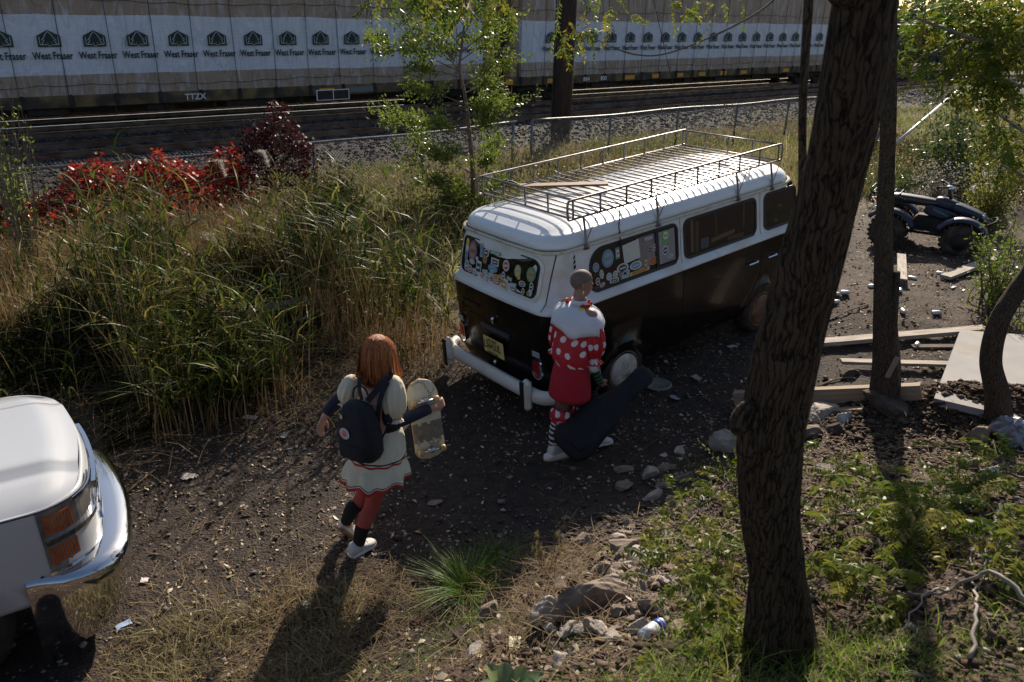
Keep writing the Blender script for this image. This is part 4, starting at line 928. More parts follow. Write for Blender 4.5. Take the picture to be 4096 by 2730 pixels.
# curved tree at the right edge
b0 = on(2298, 955); t = thing('curved_tree', 'curved dark tree stem bending out of the frame at the right edge', 'tree', b0); og = b0.copy(); Y0 = b0[1]
pts = [b0-[0, 0, .1], at(2290, 900, Y0), at(2278, 830, Y0), at(2295, 740, Y0), at(2335, 670, Y0+.05), at(2380, 600, Y0+.1), at(2420, 450, Y0+.15), at(2430, 100, Y0+.3), at(2400, -200, Y0+.4)]
V, F = trunk_mesh(pts, [rpx(q, w_) for q, w_ in zip(pts, [62, 50, 46, 44, 42, 40, 38, 34, 28])], 18, .06, 12); mk('trunk', V, F, M_bark2, t, origin=og)
cr = []; tw = MB(); limb = MB()
for (x0, y0, x1, y1, Y) in ((2420, 60, 2190, 100, 7.2), (2190, 100, 2070, 130, 7.4), (2430, 130, 2100, 40, 7.0), (2430, 200, 2250, 170, 6.8), (2430, 330, 2290, 260, 6.6), (2440, 420, 2300, 380, 6.4)):
    limb.tube(curve([at(x0, y0, Y), at((x0+x1)/2, (y0+y1)/2+12, Y), at(x1, y1, Y)], 6), list(np.linspace(.022, .008, 13)), 6)
limb.build('limbs', mat('pale lichen branch', (.28, .26, .23), (.12, .1, .085), rough=.7, nscale=16), t, origin=og, smooth=True)
for args in ((2150, 60, 7.4, 45, 22, 26, .2, .05), (2240, 50, 7.2, 50, 26, 44, .2, .05), (2310, 60, 7.0, 40, 40, 44, .2, .05), (2160, 150, 7.1, 40, 20, 34, .2, .05), (2250, 160, 7.0, 45, 30, 60, .2, .05), (2320, 180, 6.9, 30, 45, 50, .2, .05), (2085, 125, 7.2, 14, 10, 8, .16, .045), (2300, 280, 6.6, 26, 30, 26, .2, .045), (2325, 360, 6.5, 20, 26, 22, .2, .045), (2220, 220, 7.0, 24, 14, 10, .2, .05), (2120, 40, 7.5, 26, 14, 12, .2, .05), (2200, 20, 7.4, 60, 12, 26, .2, .05), (2300, 5, 7.2, 50, 16, 26, .2, .05), (2280, 120, 7.1, 60, 50, 60, .2, .05)): cr += clump(*args, r0=.0, r1=1.)
mkveg('crown', cr, M_loc, t, origin=og)
# leafy sapling behind the van
b0 = atz(1085, 520, .13); b0[2] = float(H(b0[0], b0[1])); Y0 = b0[1]; og = b0.copy()
t = thing('leafy_sapling', 'slender leafy green sapling growing left of the van in front of the fence', 'tree', b0)
st = [b0-[0, 0, .05], at(1086, 400, Y0), at(1078, 300, Y0), at(1068, 220, Y0), at(1056, 160, Y0), at(1062, 100, Y0), at(1070, 30, Y0), at(1078, -60, Y0)]
mb = MB(); mb.tube(curve(st, 6), list(np.linspace(.045, .01, 43)), 8); mb.build('trunk', mat('sapling bark', (.12, .075, .05), (.2, .14, .1), rough=.8, nscale=12), t, origin=og, smooth=True)
tw = MB(); Ps = []; Ds = []
br = [(1088, 470, 1150, 430), (1086, 430, 960, 420), (1084, 400, 930, 330), (1082, 370, 1140, 330), (1080, 330, 880, 260), (1078, 300, 850, 280), (1075, 270, 1150, 250), (1073, 250, 1190, 245), (1070, 240, 900, 200), (1068, 215, 1170, 190), (1065, 200, 1165, 150), (1060, 180, 960, 170), (1058, 165, 860, 100), (1056, 160, 930, 60), (1058, 140, 1150, 100), (1060, 120, 1170, 60), (1060, 110, 980, 30), (1065, 80, 1120, 10), (1066, 60, 1010, 0), (1070, 30, 1060, -60), (1075, -20, 1120, -60), (1056, 170, 1000, 90), (1075, 290, 980, 300), (1080, 340, 1010, 370), (1085, 440, 1020, 460), (1086, 460, 1120, 500), (1084, 390, 1130, 380), (1082, 350, 950, 380), (1060, 130, 900, 120), (1078, 310, 1120, 290), (1084, 480, 970, 470), (1085, 500, 1060, 430)]
for (x0, y0, x1, y1) in br:
    dY = RNG.normal()*.55; a = at(x0, y0, Y0); b = at(x1, y1, Y0+dY); m_ = (a+b)/2+np.array([0, 0, .07]); c_ = curve([a, m_, b], 5); tw.tube(c_, list(np.linspace(.012, .003, 11)), 5)
    for kk in range(10):
        f = RNG.uniform(.25, 1); q = a+(b-a)*f+np.array([0, 0, .05]); e_ = q+(b-a)/np.linalg.norm(b-a)*.2+RNG.normal(size=3)*.16+[0, 0, .06]; tw.tube([q, e_], [.004, .002], 4)
        n = 44; u = RNG.uniform(0, 1, n)[:, None]; Ps.append(q+(e_-q)*u+RNG.normal(size=(n, 3))*.06); Ds.append((e_-q)[None]/np.linalg.norm(e_-q)*.6+RNG.normal(size=(n, 3))*.6+[0, 0, .1])
P = np.concatenate(Ps); D = np.concatenate(Ds); n = len(P)
tw.build('twigs', M_twig, t, origin=og); mkveg('crown', [leaves(P, RNG.uniform(.055, .10, n), RNG.uniform(.022, .036, n), D=D)], M_sap, t, origin=og)
# small yellow-green seedling at the rocks and twigs on the left edge
def seedling(base, hgt, n, label, name='seedling', m_=None, lean=(0, 0), nl=12, ll=.05):
    t = thing(name, label, 'plant', base); st = MB(); P = []; D = []
    for i in range(n):
        a = RNG.uniform(0, 2*pi); e_ = np.array([cos(a)*hgt*.35+lean[0]*RNG.uniform(.5, 1), sin(a)*hgt*.25+lean[1], hgt*RNG.uniform(.6, 1)]); c_ = curve([(0, 0, 0), e_*.5+[0, 0, .04], e_], 5); st.tube(c_, list(np.linspace(.006, .002, 11)), 4)
        for k in range(nl):
            f = .25+.75*k/nl; q = np.array(c_[int(f*10)]); sd_ = np.cross(e_, [0, 0, 1.]); sd_ /= np.linalg.norm(sd_)+1e-9
            for s_ in (-1, 1): P.append(q); D.append(sd_*s_+RNG.normal(size=3)*.25+e_*.5)
    st.build('stem', M_twig, t); P = np.array(P); mkveg('foliage', [leaves(P, ll*RNG.uniform(.7, 1.2, len(P)), ll*.3, D=np.array(D))], m_ or M_loc, t); return t
# ================================================================ LOW VEGETATION (nobody could count it: stuff)
M_dry = leafmat('dry grass', [(.20, .15, .07), (.33, .27, .14), (.46, .40, .24), (.28, .22, .10), (.24, .24, .08)], .35, .6)
M_grs = leafmat('green grass', [(.06, .12, .012), (.12, .21, .025), (.22, .30, .05), (.34, .36, .11)], .5, .45)
M_reed = leafmat('reed leaf', [(.012, .03, .006), (.04, .07, .010), (.13, .15, .02), (.24, .2, .06)], .45, .45)
M_stem = leafmat('dry reed stem', [(.17, .10, .045), (.30, .20, .09), (.44, .32, .16), (.12, .08, .035)], .15, .6)
M_weed = leafmat('weed leaf', [(.015, .022, .007), (.03, .042, .010), (.07, .065, .015), (.14, .085, .035)], .4, .45)
M_redl = leafmat('creeper leaf', [(.32, .012, .018), (.20, .008, .014), (.42, .02, .015), (.06, .012, .012), (.40, .07, .03), (.12, .09, .03)], .4, .4, .4)
M_reddk = leafmat('dark red leaf', [(.035, .008, .012), (.06, .012, .016), (.1, .02, .02), (.03, .012, .012)], .3, .5)
def veg(name, parts, m_, label, cat): return tag(mkveg(name, parts, m_), label, cat, kind='stuff')
# dry grass meadow from the reeds back to the ballast
x, y, s, p = scatter(150000, (-6, 44), (8.6, 17.6)); k = (vnoise(x, y, .9, 8)*.5+.5 > RNG.uniform(-.9, .9, len(x))) & ((p > 10.2) | (s > 5.6)); x, y, s, p = x[k], y[k], s[k], p[k]
far = np.hypot(x, y); k = RNG.uniform(0, 1, len(x)) < np.clip(26/far-.2, .35, 1); x, y, s = x[k], y[k], s[k]; n = len(x); p = x*TN[0]+y*TN[1]
short = np.maximum(sstep(19, 24, s)*.7, .5*sstep(12.5, 14, p))
veg('dry_grass', [blades(P3(x, y, -.02), RNG.gamma(5, .085, n)*(1-short)+.06, RNG.uniform(.006, .014, n)*(1+np.hypot(x, y)/26), RNG.uniform(.1, .8, n))], M_dry, 'pale dry grass meadow between the van and the railway fence', 'grass')
k = (vnoise(x, y, .7, 31) > .1) & (RNG.uniform(0, 1, n) < .55); x2, y2 = x[k]+.05, y[k]; n2 = len(x2); sh2 = short[k]
veg('meadow_grass', [blades(P3(x2, y2, -.02), (RNG.gamma(5, .06, n2)+.05)*(1-sh2*.6), RNG.uniform(.007, .014, n2)*(1+np.hypot(x2, y2)/26), RNG.uniform(.1, .7, n2), r0=.0, r1=.8)], M_grs, 'green grass mixed through the dry meadow behind the van', 'grass')
# seed heads glinting
x, y, s, p = scatter(9000, (0, 36), (10.5, 17)); n = len(x); P = P3(x, y, 0); P[:, 2] += RNG.uniform(.3, .75, n)
veg('grass_seed_heads', [leaves(P, RNG.uniform(.05, .1, n), RNG.uniform(.014, .03, n), up=-.6)], M_dry, 'fluffy pale grass seed heads over the meadow', 'grass')
# weeds: dense band at left, further weeds by the van and to the right
def weeds(n, sr, pr, hmax, name, label, m_, sz=(.04, .1), seed=0, dens=0., hmin=.0, narrow=.35):
    x, y, s, p = scatter(n, sr, pr); hh = hmax*(.55+.45*vnoise(x, y, 1.3, seed))*(.25+.75*sstep(pr[0], pr[0]+1.9, p)); k = (hh > .1) & (vnoise(x, y, 3.1, seed+1) > dens+RNG.normal(-.6, .5, n)); x, y, hh = x[k], y[k], hh[k]; n = len(x)
    P = P3(x, y, 0); P[:, 2] += hmin+hh*RNG.uniform(0, 1, n)**.75; L_ = RNG.uniform(sz[0], sz[1], n)
    st = blades(P3(x[::7], y[::7], 0), hh[::7]*1.02, np.full(len(x[::7]), .008), RNG.uniform(.05, .3, len(x[::7])), r0=.3, r1=.8)
    return veg(name, [leaves(P, L_, L_*narrow, up=-.2), st], m_, label, 'weeds')
weeds(150000, (-5.5, 2.6), (7.3, 10.4), 1.7, 'weeds', 'dark tangled weeds filling the left bank beside the reeds', M_weed, seed=3)
weeds(26000, (3.5, 12), (8.6, 13.0), 1.0, 'weeds', 'mixed green weeds behind the van and around the sapling', M_weed, seed=7)
weeds(36000, (17.5, 27), (3.0, 11.5), 1.1, 'weeds', 'grey-green brush and dry weeds behind the quad bike', M_weed, seed=12, sz=(.05, .1))
weeds(90000, (1.6, 5.4), (7.6, 10.8), 1.3, 'weeds', 'dark leafy undergrowth between the reed stems', M_weed, seed=21, sz=(.03, .08))
x, y, s, p = scatter(30000, (-5.5, 6.2), (9.8, 13.0)); k = vnoise(x, y, 1.4, 77) > RNG.normal(-.3, .5, len(x)); x, y = x[k], y[k]; n = len(x)
veg('tan_weed_stalks', [blades(P3(x, y, -.02), RNG.uniform(.5, 1.15, n), RNG.uniform(.006, .012, n), RNG.uniform(.05, .6, n))], M_stem, 'tangled tan weed stalks behind the dark left bank', 'weeds')
# reeds
def reeds(n, sr, pr, h0, h1, name, label, stemr=(0., 1.), leafn=4, dry=.25, seed=0):
    x, y, s, p = scatter(n, sr, pr); k = vnoise(x, y, 2.0, seed) > RNG.normal(-.1, .35, n); x, y, s, p = x[k], y[k], s[k], p[k]; n = len(x)
    h = RNG.uniform(h0*.75, h1, n)*(.78+.16*vnoise(x, y, 1.1, seed+5)+.16*vnoise(x, y, 2.7, seed+6))*(.72+.28*sstep(pr[0], pr[0]+1.8, p)); bend = RNG.uniform(.02, .28, n); az = RNG.uniform(0, 2*pi, n)
    B = P3(x, y, -.03); B2 = np.concatenate([B, B+RNG.normal(size=(n, 3))*[.09, .09, 0]]); st = blades(B2, np.concatenate([h, h*RNG.uniform(.4, .95, n)]), np.full(2*n, .015), np.concatenate([bend, bend*2]), np.concatenate([az, az+RNG.normal(size=n)]), seg=4, r0=stemr[0], r1=stemr[1])
    PP = []; DD = []; LL = []; RR = []
    d = np.stack([np.cos(az), np.sin(az), 0*az], 1)
    for i in range(leafn):
        t = RNG.uniform(0, 1, n)**.7*.5+.5; q = B+d*(bend*h*t*t)[:, None]+np.array([0, 0, 1.])*(h*(t-.35*bend*t*t))[:, None]; PP.append(q); LL.append(RNG.uniform(.25, .5, n)); RR.append(t)
    P = np.concatenate(PP); L_ = np.concatenate(LL); tt = np.concatenate(RR); m = len(P)
    lf = blades(P, L_, RNG.uniform(.014, .028, m), RNG.uniform(.8, 1.8, m), seg=4)
    rv = np.repeat(np.clip(RNG.uniform(.0, 1., m)**1.2, 0, 1), 9); lf = (lf[0], lf[1], rv)
    o = mkveg(name, [lf], M_reed); tag(o, label, 'reeds', kind='stuff')
    o2 = mkveg('reed_stems', [st], M_stem); tag(o2, 'dry tan stems of the '+label.split(' ', 2)[2], 'reeds', kind='stuff')
reeds(1500, (1.5, 5.3), (7.0, 10.8), 1.6, 2.35, 'reeds', 'tall green reeds with arching leaves left of the van', seed=2)
reeds(170, (-5, 1.6), (7.8, 10.6), 1.2, 1.9, 'reeds', 'lower dark reeds along the left bank', seed=6)
reeds(160, (6.5, 12.5), (9.4, 12.5), 1.0, 1.7, 'reeds', 'scattered reeds behind the van rack', seed=9)
# fallen straw at the foot of the reeds
M_strw = leafmat('dull straw', [(.07, .045, .025), (.14, .095, .05), (.24, .17, .09)], .1, .8)
def straw(n, sr, pr, L0, L1, name, label, m_, seed=0, wd=.005, box=None, hz=.1):
    if box: x = RNG.uniform(box[0], box[1], n); y = RNG.uniform(box[2], box[3], n)
    else: x, y, s, p = scatter(n, sr, pr)
    k = vnoise(x, y, 2.2, seed) > RNG.normal(-.4, .5, n); x, y = x[k], y[k]; n = len(x); L_ = RNG.uniform(L0, L1, n); a = RNG.uniform(0, 2*pi, n); d = np.stack([np.cos(a), np.sin(a), RNG.uniform(-.05, .35, n)], 1)
    A_ = P3(x, y, .01); A_[:, 2] += RNG.uniform(0, hz, n); Mi = A_+d*L_[:, None]*.5; E_ = A_+d*L_[:, None]*np.array([1, 1, .4]); s_ = np.cross(d, [0, 0, 1.]); w_ = RNG.uniform(.5, 1.2, n)[:, None]*wd
    V = np.stack([A_-s_*w_/2, A_+s_*w_/2, Mi-s_*w_/2, Mi+s_*w_/2, E_-s_*w_/4, E_+s_*w_/4], 1).reshape(-1, 3); b = (np.arange(n)*6)[:, None]
    return veg(name, [(V, [np.array([[0, 1, 3, 2]])+b, np.array([[2, 3, 5, 4]])+b], np.repeat(RNG.uniform(0, 1, n), 6))], m_, label, 'straw')
straw(9000, (-4.5, 6), (6.6, 8.6), .15, .6, 'fallen_reeds', 'broken tan reeds and straw heaped along the track edge', M_strw, 1, .005, hz=.25)
straw(1500, None, None, .05, .22, 'dead_straw', 'thin dead grass straws on the near bank', M_stem, 4, .0028, box=(-2.6, 1.6, 2.6, 5.4), hz=.03)
straw(4500, None, None, .06, .28, 'dead_straw', 'matted straw on the near slope below the woman', M_strw, 9, .004, box=(-1.7, .6, 3.4, 4.8), hz=.05)
straw(3000, None, None, .04, .16, 'bank_straw', 'fine dry straws and roots over the rubble bank', M_stem, 5, .003, box=(.3, 5, 2.4, 6.8), hz=.04)
# near bank grass
def patchgrass(n, box, f, h0, h1, name, label, m_, wd=(.003, .006), bend=(.2, 1.3), r=(0., 1.)):
    x = RNG.uniform(box[0], box[1], n); y = RNG.uniform(box[2], box[3], n); k = f(x, y); x, y = x[k], y[k]; n = len(x)
    return veg(name, [blades(P3(x, y, -.01), RNG.uniform(h0, h1, n)*(.6+.4*vnoise(x, y, 4, 5)), RNG.uniform(*wd, n), RNG.uniform(*bend, n), seg=4, r0=r[0], r1=r[1])], m_, label, 'grass')
patchgrass(42000, (.2, 3.6, 1.6, 3.6), lambda x, y: (vnoise(x, y, 3.5, 41)*1.3+(2.62+.05*x-y)*3 > RNG.normal(.0, .5, len(x))), .04, .2, 'green_grass', 'fresh green grass at the foot of the leaning tree', M_grs, r=(.1, 1.))
patchgrass(9000, (-1.5, .7, 3.2, 4.5), lambda x, y: (vnoise(x, y, 5, 42)+(4.05-y)*1.5 > RNG.normal(.4, .3, len(x))), .04, .12, 'grass_patch', 'low dark green grass patches on the near slope', M_grs, r=(0., .6))
patchgrass(6500, (-2.6, -.9, 3.2, 4.6), lambda x, y: (vnoise(x, y, 3, 43)+(4.15-y)*2.5 > RNG.normal(.3, .4, len(x))), .05, .26, 'bleached_grass', 'bleached dry grass blades at the bottom left corner', M_dry, wd=(.004, .009))
patchgrass(2600, (.45, 1.6, 3.9, 5.0), lambda x, y: (np.exp(-((x-.62)/.14)**2-((y-4.55)/.14)**2) > RNG.uniform(0, 1, len(x))), .06, .16, 'grass_patch', 'sunlit green grass clump among the rubble', M_grs, r=(.4, 1.))
# ---- individual plants
def tuft(base, n, h, label, m_=None, spread=.05, wd=.008, r=(0, .8), name='grass_tuft', cat='grass tuft'):
    a = RNG.uniform(0, 2*pi, n); rr = RNG.uniform(0, 1, n)**.5*spread; P = np.stack([rr*np.cos(a), rr*np.sin(a), np.zeros(n)], 1)
    o = mkveg(name, [blades(P, h*RNG.uniform(.5, 1.1, n), RNG.uniform(.5, 1.2, n)*wd, RNG.uniform(.8, 2.0, n), a+RNG.normal(size=n)*.5, seg=5, r0=r[0], r1=r[1])], m_ or M_grs); o.location = Vector(base); return tag(o, label, cat)
b = on(1075, 1370); tuft(b, 420, .30, 'large dark green grass tuft arching over the slope left of the rubble', r=(0, .45), spread=.1)
b = on(1150, 1290); tuft(b, 120, .2, 'small green grass tuft just above the large arching one', r=(0, .5), spread=.1)
b = on(1255, 1330)
t = thing('foxtail_grass', 'pale foxtail grass with drooping seed heads beside the broken stump', 'plant', b); st = MB(); hd = []
for i in range(16):
    a = RNG.uniform(0, 2*pi); hh = RNG.uniform(.12, .34); e_ = np.array([cos(a)*.1, sin(a)*.08, hh]); st.tube(curve([(RNG.normal()*.03, RNG.normal()*.03, 0), e_*.6, e_], 4), .0018, 4)
    hd.append(blades(np.tile(e_, (60, 1))+RNG.normal(size=(60, 3))*[.006, .006, .018], .016, .002, .6, seg=2, r0=.6))
st.build('stems', M_stem, t); mkveg('seed_heads', hd, M_dry, t)
seedling(on(1690, 1120), .55, 5, 'small yellow-green seedling with feathery leaves left of the big trunk', lean=(-.22, .1), nl=12, ll=.06)
seedling(on(1600, 1100), .25, 3, 'low sprig with narrow leaves left of the yellow-green seedling', lean=(-.1, 0), ll=.04)
# broad leaved plant at the bottom edge
b = on(1170, 1610); b[1] += .02; t = thing('mullein_plant', 'broad leaved grey-green plant cut by the bottom edge of the picture', 'plant', b)
for i in range(9):
    a = i*2.4; L_ = .12+.03*(i % 3); mbv = []; V = []; F = []
    for k in range(7):
        f = k/6; w_ = .045*sin(pi*min(f*.92+.06, 1))**.7; c_ = np.array([cos(a)*L_*f, sin(a)*L_*f, .09*f+.05*f*(1-f)]); s_ = np.array([-sin(a), cos(a), 0]); V += [c_-s_*w_+[0, 0, .012], c_, c_+s_*w_+[0, 0, .012]]
    for k in range(6): F += [(3*k, 3*k+1, 3*k+4, 3*k+3), (3*k+1, 3*k+2, 3*k+5, 3*k+4)]
    mk('leaf', V, F, leafmat('mullein leaf', [(.18, .24, .14), (.26, .32, .12)], .35, .7), t, rnd=[.3+.5*(i % 2)]*len(V))
M_bgh = leafmat('fallen bough leaf', [(.06, .10, .012), (.11, .15, .02), (.17, .2, .03), (.24, .22, .05)], .45, .4)
# fallen locust boughs on the bank: pinnate leaves on a branch, each bough a thing
def bough(pts, label, n=40, L=.22, ll=.046, thick=.011, lift=.18, name='fallen_bough', m_=None, mb_=None, spread=.10):
    n = int(n*1.15); W = [on(*q) for q in pts]; W = [q+[0, 0, lift*(.55+.5*sin(i*1.9))] for i, q in enumerate(W)]; og = W[0].copy(); t = thing(name, label, 'branch', og)
    c_ = curve(W, 7); c_ = [q+np.array([sin(i*2.3+W[0][0]*9), cos(i*1.7), sin(i*3.1)])*.008 for i, q in enumerate(c_)]; mb = MB(); mb.tube(c_, list(np.linspace(thick, thick*.3, len(c_))), 6); C_ = np.array(c_)
    idx = RNG.integers(0, len(C_), n); P = C_[idx]+RNG.normal(size=(n, 3))*[spread, spread, spread*.5]+[0, 0, .05]; D = RNG.normal(size=(n, 3)); D[:, 2] = np.abs(D[:, 2])*.45
    for k in range(0, n, 2): mb.tube([C_[idx[k]], P[k]], .0025, 4)
    mb.build('stick', mb_ or M_twig, t, origin=og, smooth=True)
    if n: mkveg('foliage', pinnate(P, D, L*RNG.uniform(.7, 1.2, n), RNG, 9, ll, ll*.40, .6), m_ or M_bgh, t, origin=og)
    return t
bough([(1740, 1130), (1620, 1200), (1540, 1270), (1470, 1340)], 'drooping green bough over the rubble left of the big trunk', 46)
bough([(1730, 1250), (1650, 1290), (1580, 1340)], 'green bough low against the left foot of the big trunk', 34)
bough([(1720, 1360), (1640, 1390), (1570, 1440)], 'leafy bough on the grass right of the drink can', 30, L=.15)
bough([(1870, 1120), (1960, 1150), (2060, 1170), (2140, 1180)], 'long green bough at the foot of the dirt mound', 50)
bough([(1880, 1220), (1980, 1250), (2080, 1270)], 'middle green bough right of the big trunk', 46)
bough([(2000, 1320), (2090, 1290), (2160, 1220), (2200, 1150)], 'dense hanging green bough in the middle of the right bank', 60)
bough([(2350, 1130), (2260, 1150), (2180, 1200)], 'green bough beside the plastic cup at the right edge', 36)
bough([(2350, 1260), (2290, 1300), (2240, 1370)], 'leafy bough above the pale forked branches', 34)
bough([(1870, 1360), (1950, 1400), (2030, 1420)], 'low green bough over the bright grass right of the trunk', 34, L=.15)
bough([(1690, 1480), (1620, 1490), (1560, 1500)], 'small leafy bough at the bottom left foot of the trunk', 20, L=.14)
M_pale = mat('pale bare branch', (.34, .31, .27), (.2, .17, .14), rough=.7, nscale=14)
bough([(2360, 1440), (2250, 1400), (2150, 1385), (2060, 1380)], 'long pale bare branch lying across the right grass', 0, thick=.012, mb_=M_pale, name='bare_branch')
bough([(2060, 1378), (2010, 1390), (1960, 1415)], 'short pale bare branch end near the trunk', 0, thick=.009, mb_=M_pale, name='bare_branch')
bough([(2225, 1540), (2230, 1440), (2235, 1350), (2225, 1280)], 'upright crooked pale branch crossing the long one', 0, thick=.010, mb_=M_pale, name='bare_branch', lift=.09)
bough([(2170, 1400), (2110, 1440), (2060, 1480)], 'thin pale stick under the long bare branch', 0, thick=.007, mb_=M_pale, name='bare_branch')
bough([(2290, 1200), (2260, 1280), (2250, 1340)], 'pale twig standing below the plastic cup', 0, thick=.010, mb_=M_pale, name='bare_branch')
# red creeper and dark red shrub on the fence
def creeper(name, label, s0, s1, n, zf, dp, m_, base_p=15.3, sz=(.045, .125), cat='shrub'):
    q = TD*((s0+s1)/2)+TN*base_p; og = np.array([q[0], q[1], fz((s0+s1)/2)]); t = thing(name, label, cat, og)
    s = RNG.uniform(s0, s1, n); p = base_p-np.abs(RNG.normal(0, dp, n)); zt = zf(s); z = .1+(zt-.1)*RNG.uniform(0, 1, n)**.6+RNG.normal(0, .05, n)
    P = np.stack([TD[0]*s+TN[0]*p, TD[1]*s+TN[1]*p, z], 1); D = RNG.normal(size=(n, 3))*[1, 1, .6]; D[:, 2] -= .5; L_ = RNG.uniform(*sz, n)
    mkveg('foliage', [leaves(P, L_, L_*.6, D=D)], m_, t, origin=og); mb = MB()
    for i in range(40):
        s_ = random.uniform(s0, s1); pts = [np.array([TD[0]*s_+TN[0]*base_p, TD[1]*s_+TN[1]*base_p, .1])]
        for k in range(5): pts.append(pts[-1]+np.array([random.uniform(-.2, .2), random.uniform(-.2, .1), float(zf(np.array(s_)))/5*random.uniform(.6, 1.1)]))
        mb.tube(pts, .007, 4)
    mb.build('vines', M_twig, t, origin=og); return t
s_of = lambda px, py, z=1.0: float(atz(px, py, z)[:2]@TD)
creeper('red_creeper', 'bright red creeper sprawling over the left fence rail', 1.0, 5.4, 8600, lambda s: 1.22+.10*np.sin(s*2.3)+.12*np.sin(s*5.1)+.07*np.sin(s*13)-.5*sstep(2.6, 1.4, s)+.1*sstep(4.4, 5.4, s), .42, M_redl)
creeper('red_creeper', 'sparse tail of red creeper hanging in the weeds below the fence', 1.6, 4.6, 700, lambda s: .95+0*s, .9, M_redl, 14.7)
creeper('dark_red_shrub', 'dark maroon shrub rising above the fence beside the red creeper', 5.3, 7.0, 2300, lambda s: 2.1-1.1*np.abs(s-6.3)+.15*np.sin(s*9), .3, M_reddk, 15.6, (.06, .12))
# reed plumes
def plume(px, py, Y, L_, label):
    q = at(px, py, Y); g_ = float(H(q[0], q[1])); t = thing('reed_plume', label, 'plume', (q[0], q[1], g_), 0, 'fluffy reed plumes'); hh = q[2]-g_
    mb = MB(); mb.tube(curve([(0, 0, 0), (.03, 0, hh*.5), (0, 0, hh), (.05, 0, hh+.02)], 4), .006, 4); mb.build('stem', M_stem, t)
    n = 420; f = RNG.uniform(0, 1, n); P = np.stack([.02+.14*f+RNG.normal(size=n)*.03*(1.2-f), RNG.normal(size=n)*.03, hh-L_*.2-f*L_*.6+.12*np.sin(f*3)], 1)
    mkveg('seed_head', [blades(P, .06, .004, 1.2, seg=2, r0=.3, r1=1.)], leafmat('plume fluff', [(.4, .34, .3), (.6, .54, .5), (.7, .66, .62)], .4, .8), t)
plume(492, 362, 13.4, .42, 'fluffy pale reed plume nearest the red creeper'); plume(592, 340, 13.4, .42, 'fluffy pale reed plume in front of the dark maroon shrub')
plume(470, 540, 11.2, .25, 'tan seed plume sunk among the dark reeds'); plume(905, 560, 11.6, .22, 'greyish seed plume close to the sapling foot')
# shrubs at right
def shrub(cx, cy, Y, rx, ry, rz, n, label, m_, sz=(.03, .06), name='shrub', dens=1.):
    c_ = at(cx, cy, Y); g_ = float(H(c_[0], c_[1])); og = np.array([c_[0], c_[1], g_]); t = thing(name, label, 'shrub', og); mb = MB(); Ps = []; Ds = []
    for i in range(34):
        d = RNG.normal(size=3); d /= np.linalg.norm(d); e_ = c_+d*[rx, ry, rz]*RNG.uniform(.5, 1); e_[2] = max(e_[2], g_+.1); mid = (og+e_)/2+RNG.normal(size=3)*.1; cc = curve([og+RNG.normal(size=3)*[.1, .1, 0], mid, e_], 4); mb.tube(cc, list(np.linspace(.012, .003, 9)), 4)
        k = n//34; u = RNG.uniform(.25, 1, k); Ps.append(np.array(cc)[(u*8).astype(int)]+RNG.normal(size=(k, 3))*[.1*rx, .1*ry, .1*rz]); Ds.append(RNG.normal(size=(k, 3)))
    P = np.concatenate(Ps); D = np.concatenate(Ds); L_ = RNG.uniform(*sz, len(P)); mb.build('stems', M_twig, t, origin=og); mkveg('foliage', [leaves(P, L_, L_*.42, D=D)], m_, t, origin=og); return t
M_shr = leafmat('shrub leaf', [(.03, .055, .02), (.06, .10, .03), (.12, .17, .04), (.09, .12, .04)], .4, .4, .5)
M_gold = leafmat('yellow-green leaf', [(.14, .18, .03), (.24, .26, .04), (.3, .26, .05), (.1, .14, .03)], .5, .45)
shrub(2230, 290, 17.5, 1.4, 1.0, 1.2, 3600, 'dark vine covered bush behind the grass at the right', M_shr, (.07, .13))
shrub(2310, 330, 14.5, .9, .8, 1.3, 3000, 'yellow-green bush at the right edge behind the quad bike', M_gold, (.05, .09))
shrub(2180, 380, 15.8, .9, .7, .35, 1500, 'low bush with fluffy pale seed heads behind the quad bike', leafmat('aster fluff', [(.3, .28, .24), (.5, .47, .43), (.1, .12, .05)], .4), (.03, .06))
shrub(2330, 560, 9.8, .55, .7, .6, 2600, 'bright green bush covering the front wheel side of the quad bike', M_sap, (.04, .07))
shrub(2340, 740, 8.6, .5, .5, .5, 1800, 'yellow-green sapling beside the curved tree at the right edge', M_loc, (.03, .055))
shrub(2060, 400, 16.5, .8, .6, .4, 1200, 'small green bush between the two standing trees', M_shr, (.05, .08))
shrub(5, 390, 12.5, .5, .5, .9, 900, 'pale green shrub cut by the left edge of the picture', M_sap, (.05, .09))
t = shrub(-10, 260, 10.5, .42, .4, .75, 420, 'yellow-green twiggy shrub at the upper left edge', M_sap, (.05, .09))
for i, (px, Y, r_) in enumerate(((2050, 90, 6), (2120, 80, 6), (2200, 85, 7), (2290, 75, 6), (2370, 80, 7), (1980, 95, 6))):
    c_ = at(px, 30, Y); og = np.array([c_[0], c_[1], .5]); t = thing('distant_tree', 'distant dark tree beyond the railway at the upper right', 'tree', og, 0, 'distant trees beyond the railway')
    mb = MB(); mb.tube([(0, 0, 0), (0, 0, r_*.5)], [.3, .15], 8); mb.build('trunk', M_bark, t); n = 1600
    P = RNG.normal(size=(n, 3))*[r_*.28, r_*.28, r_*.2]+[0, 0, r_*.45]; P[:, 2] = np.abs(P[:, 2]); mkveg('crown', [leaves(P, RNG.uniform(.3, .6, n), RNG.uniform(.2, .4, n))], M_shr, t)
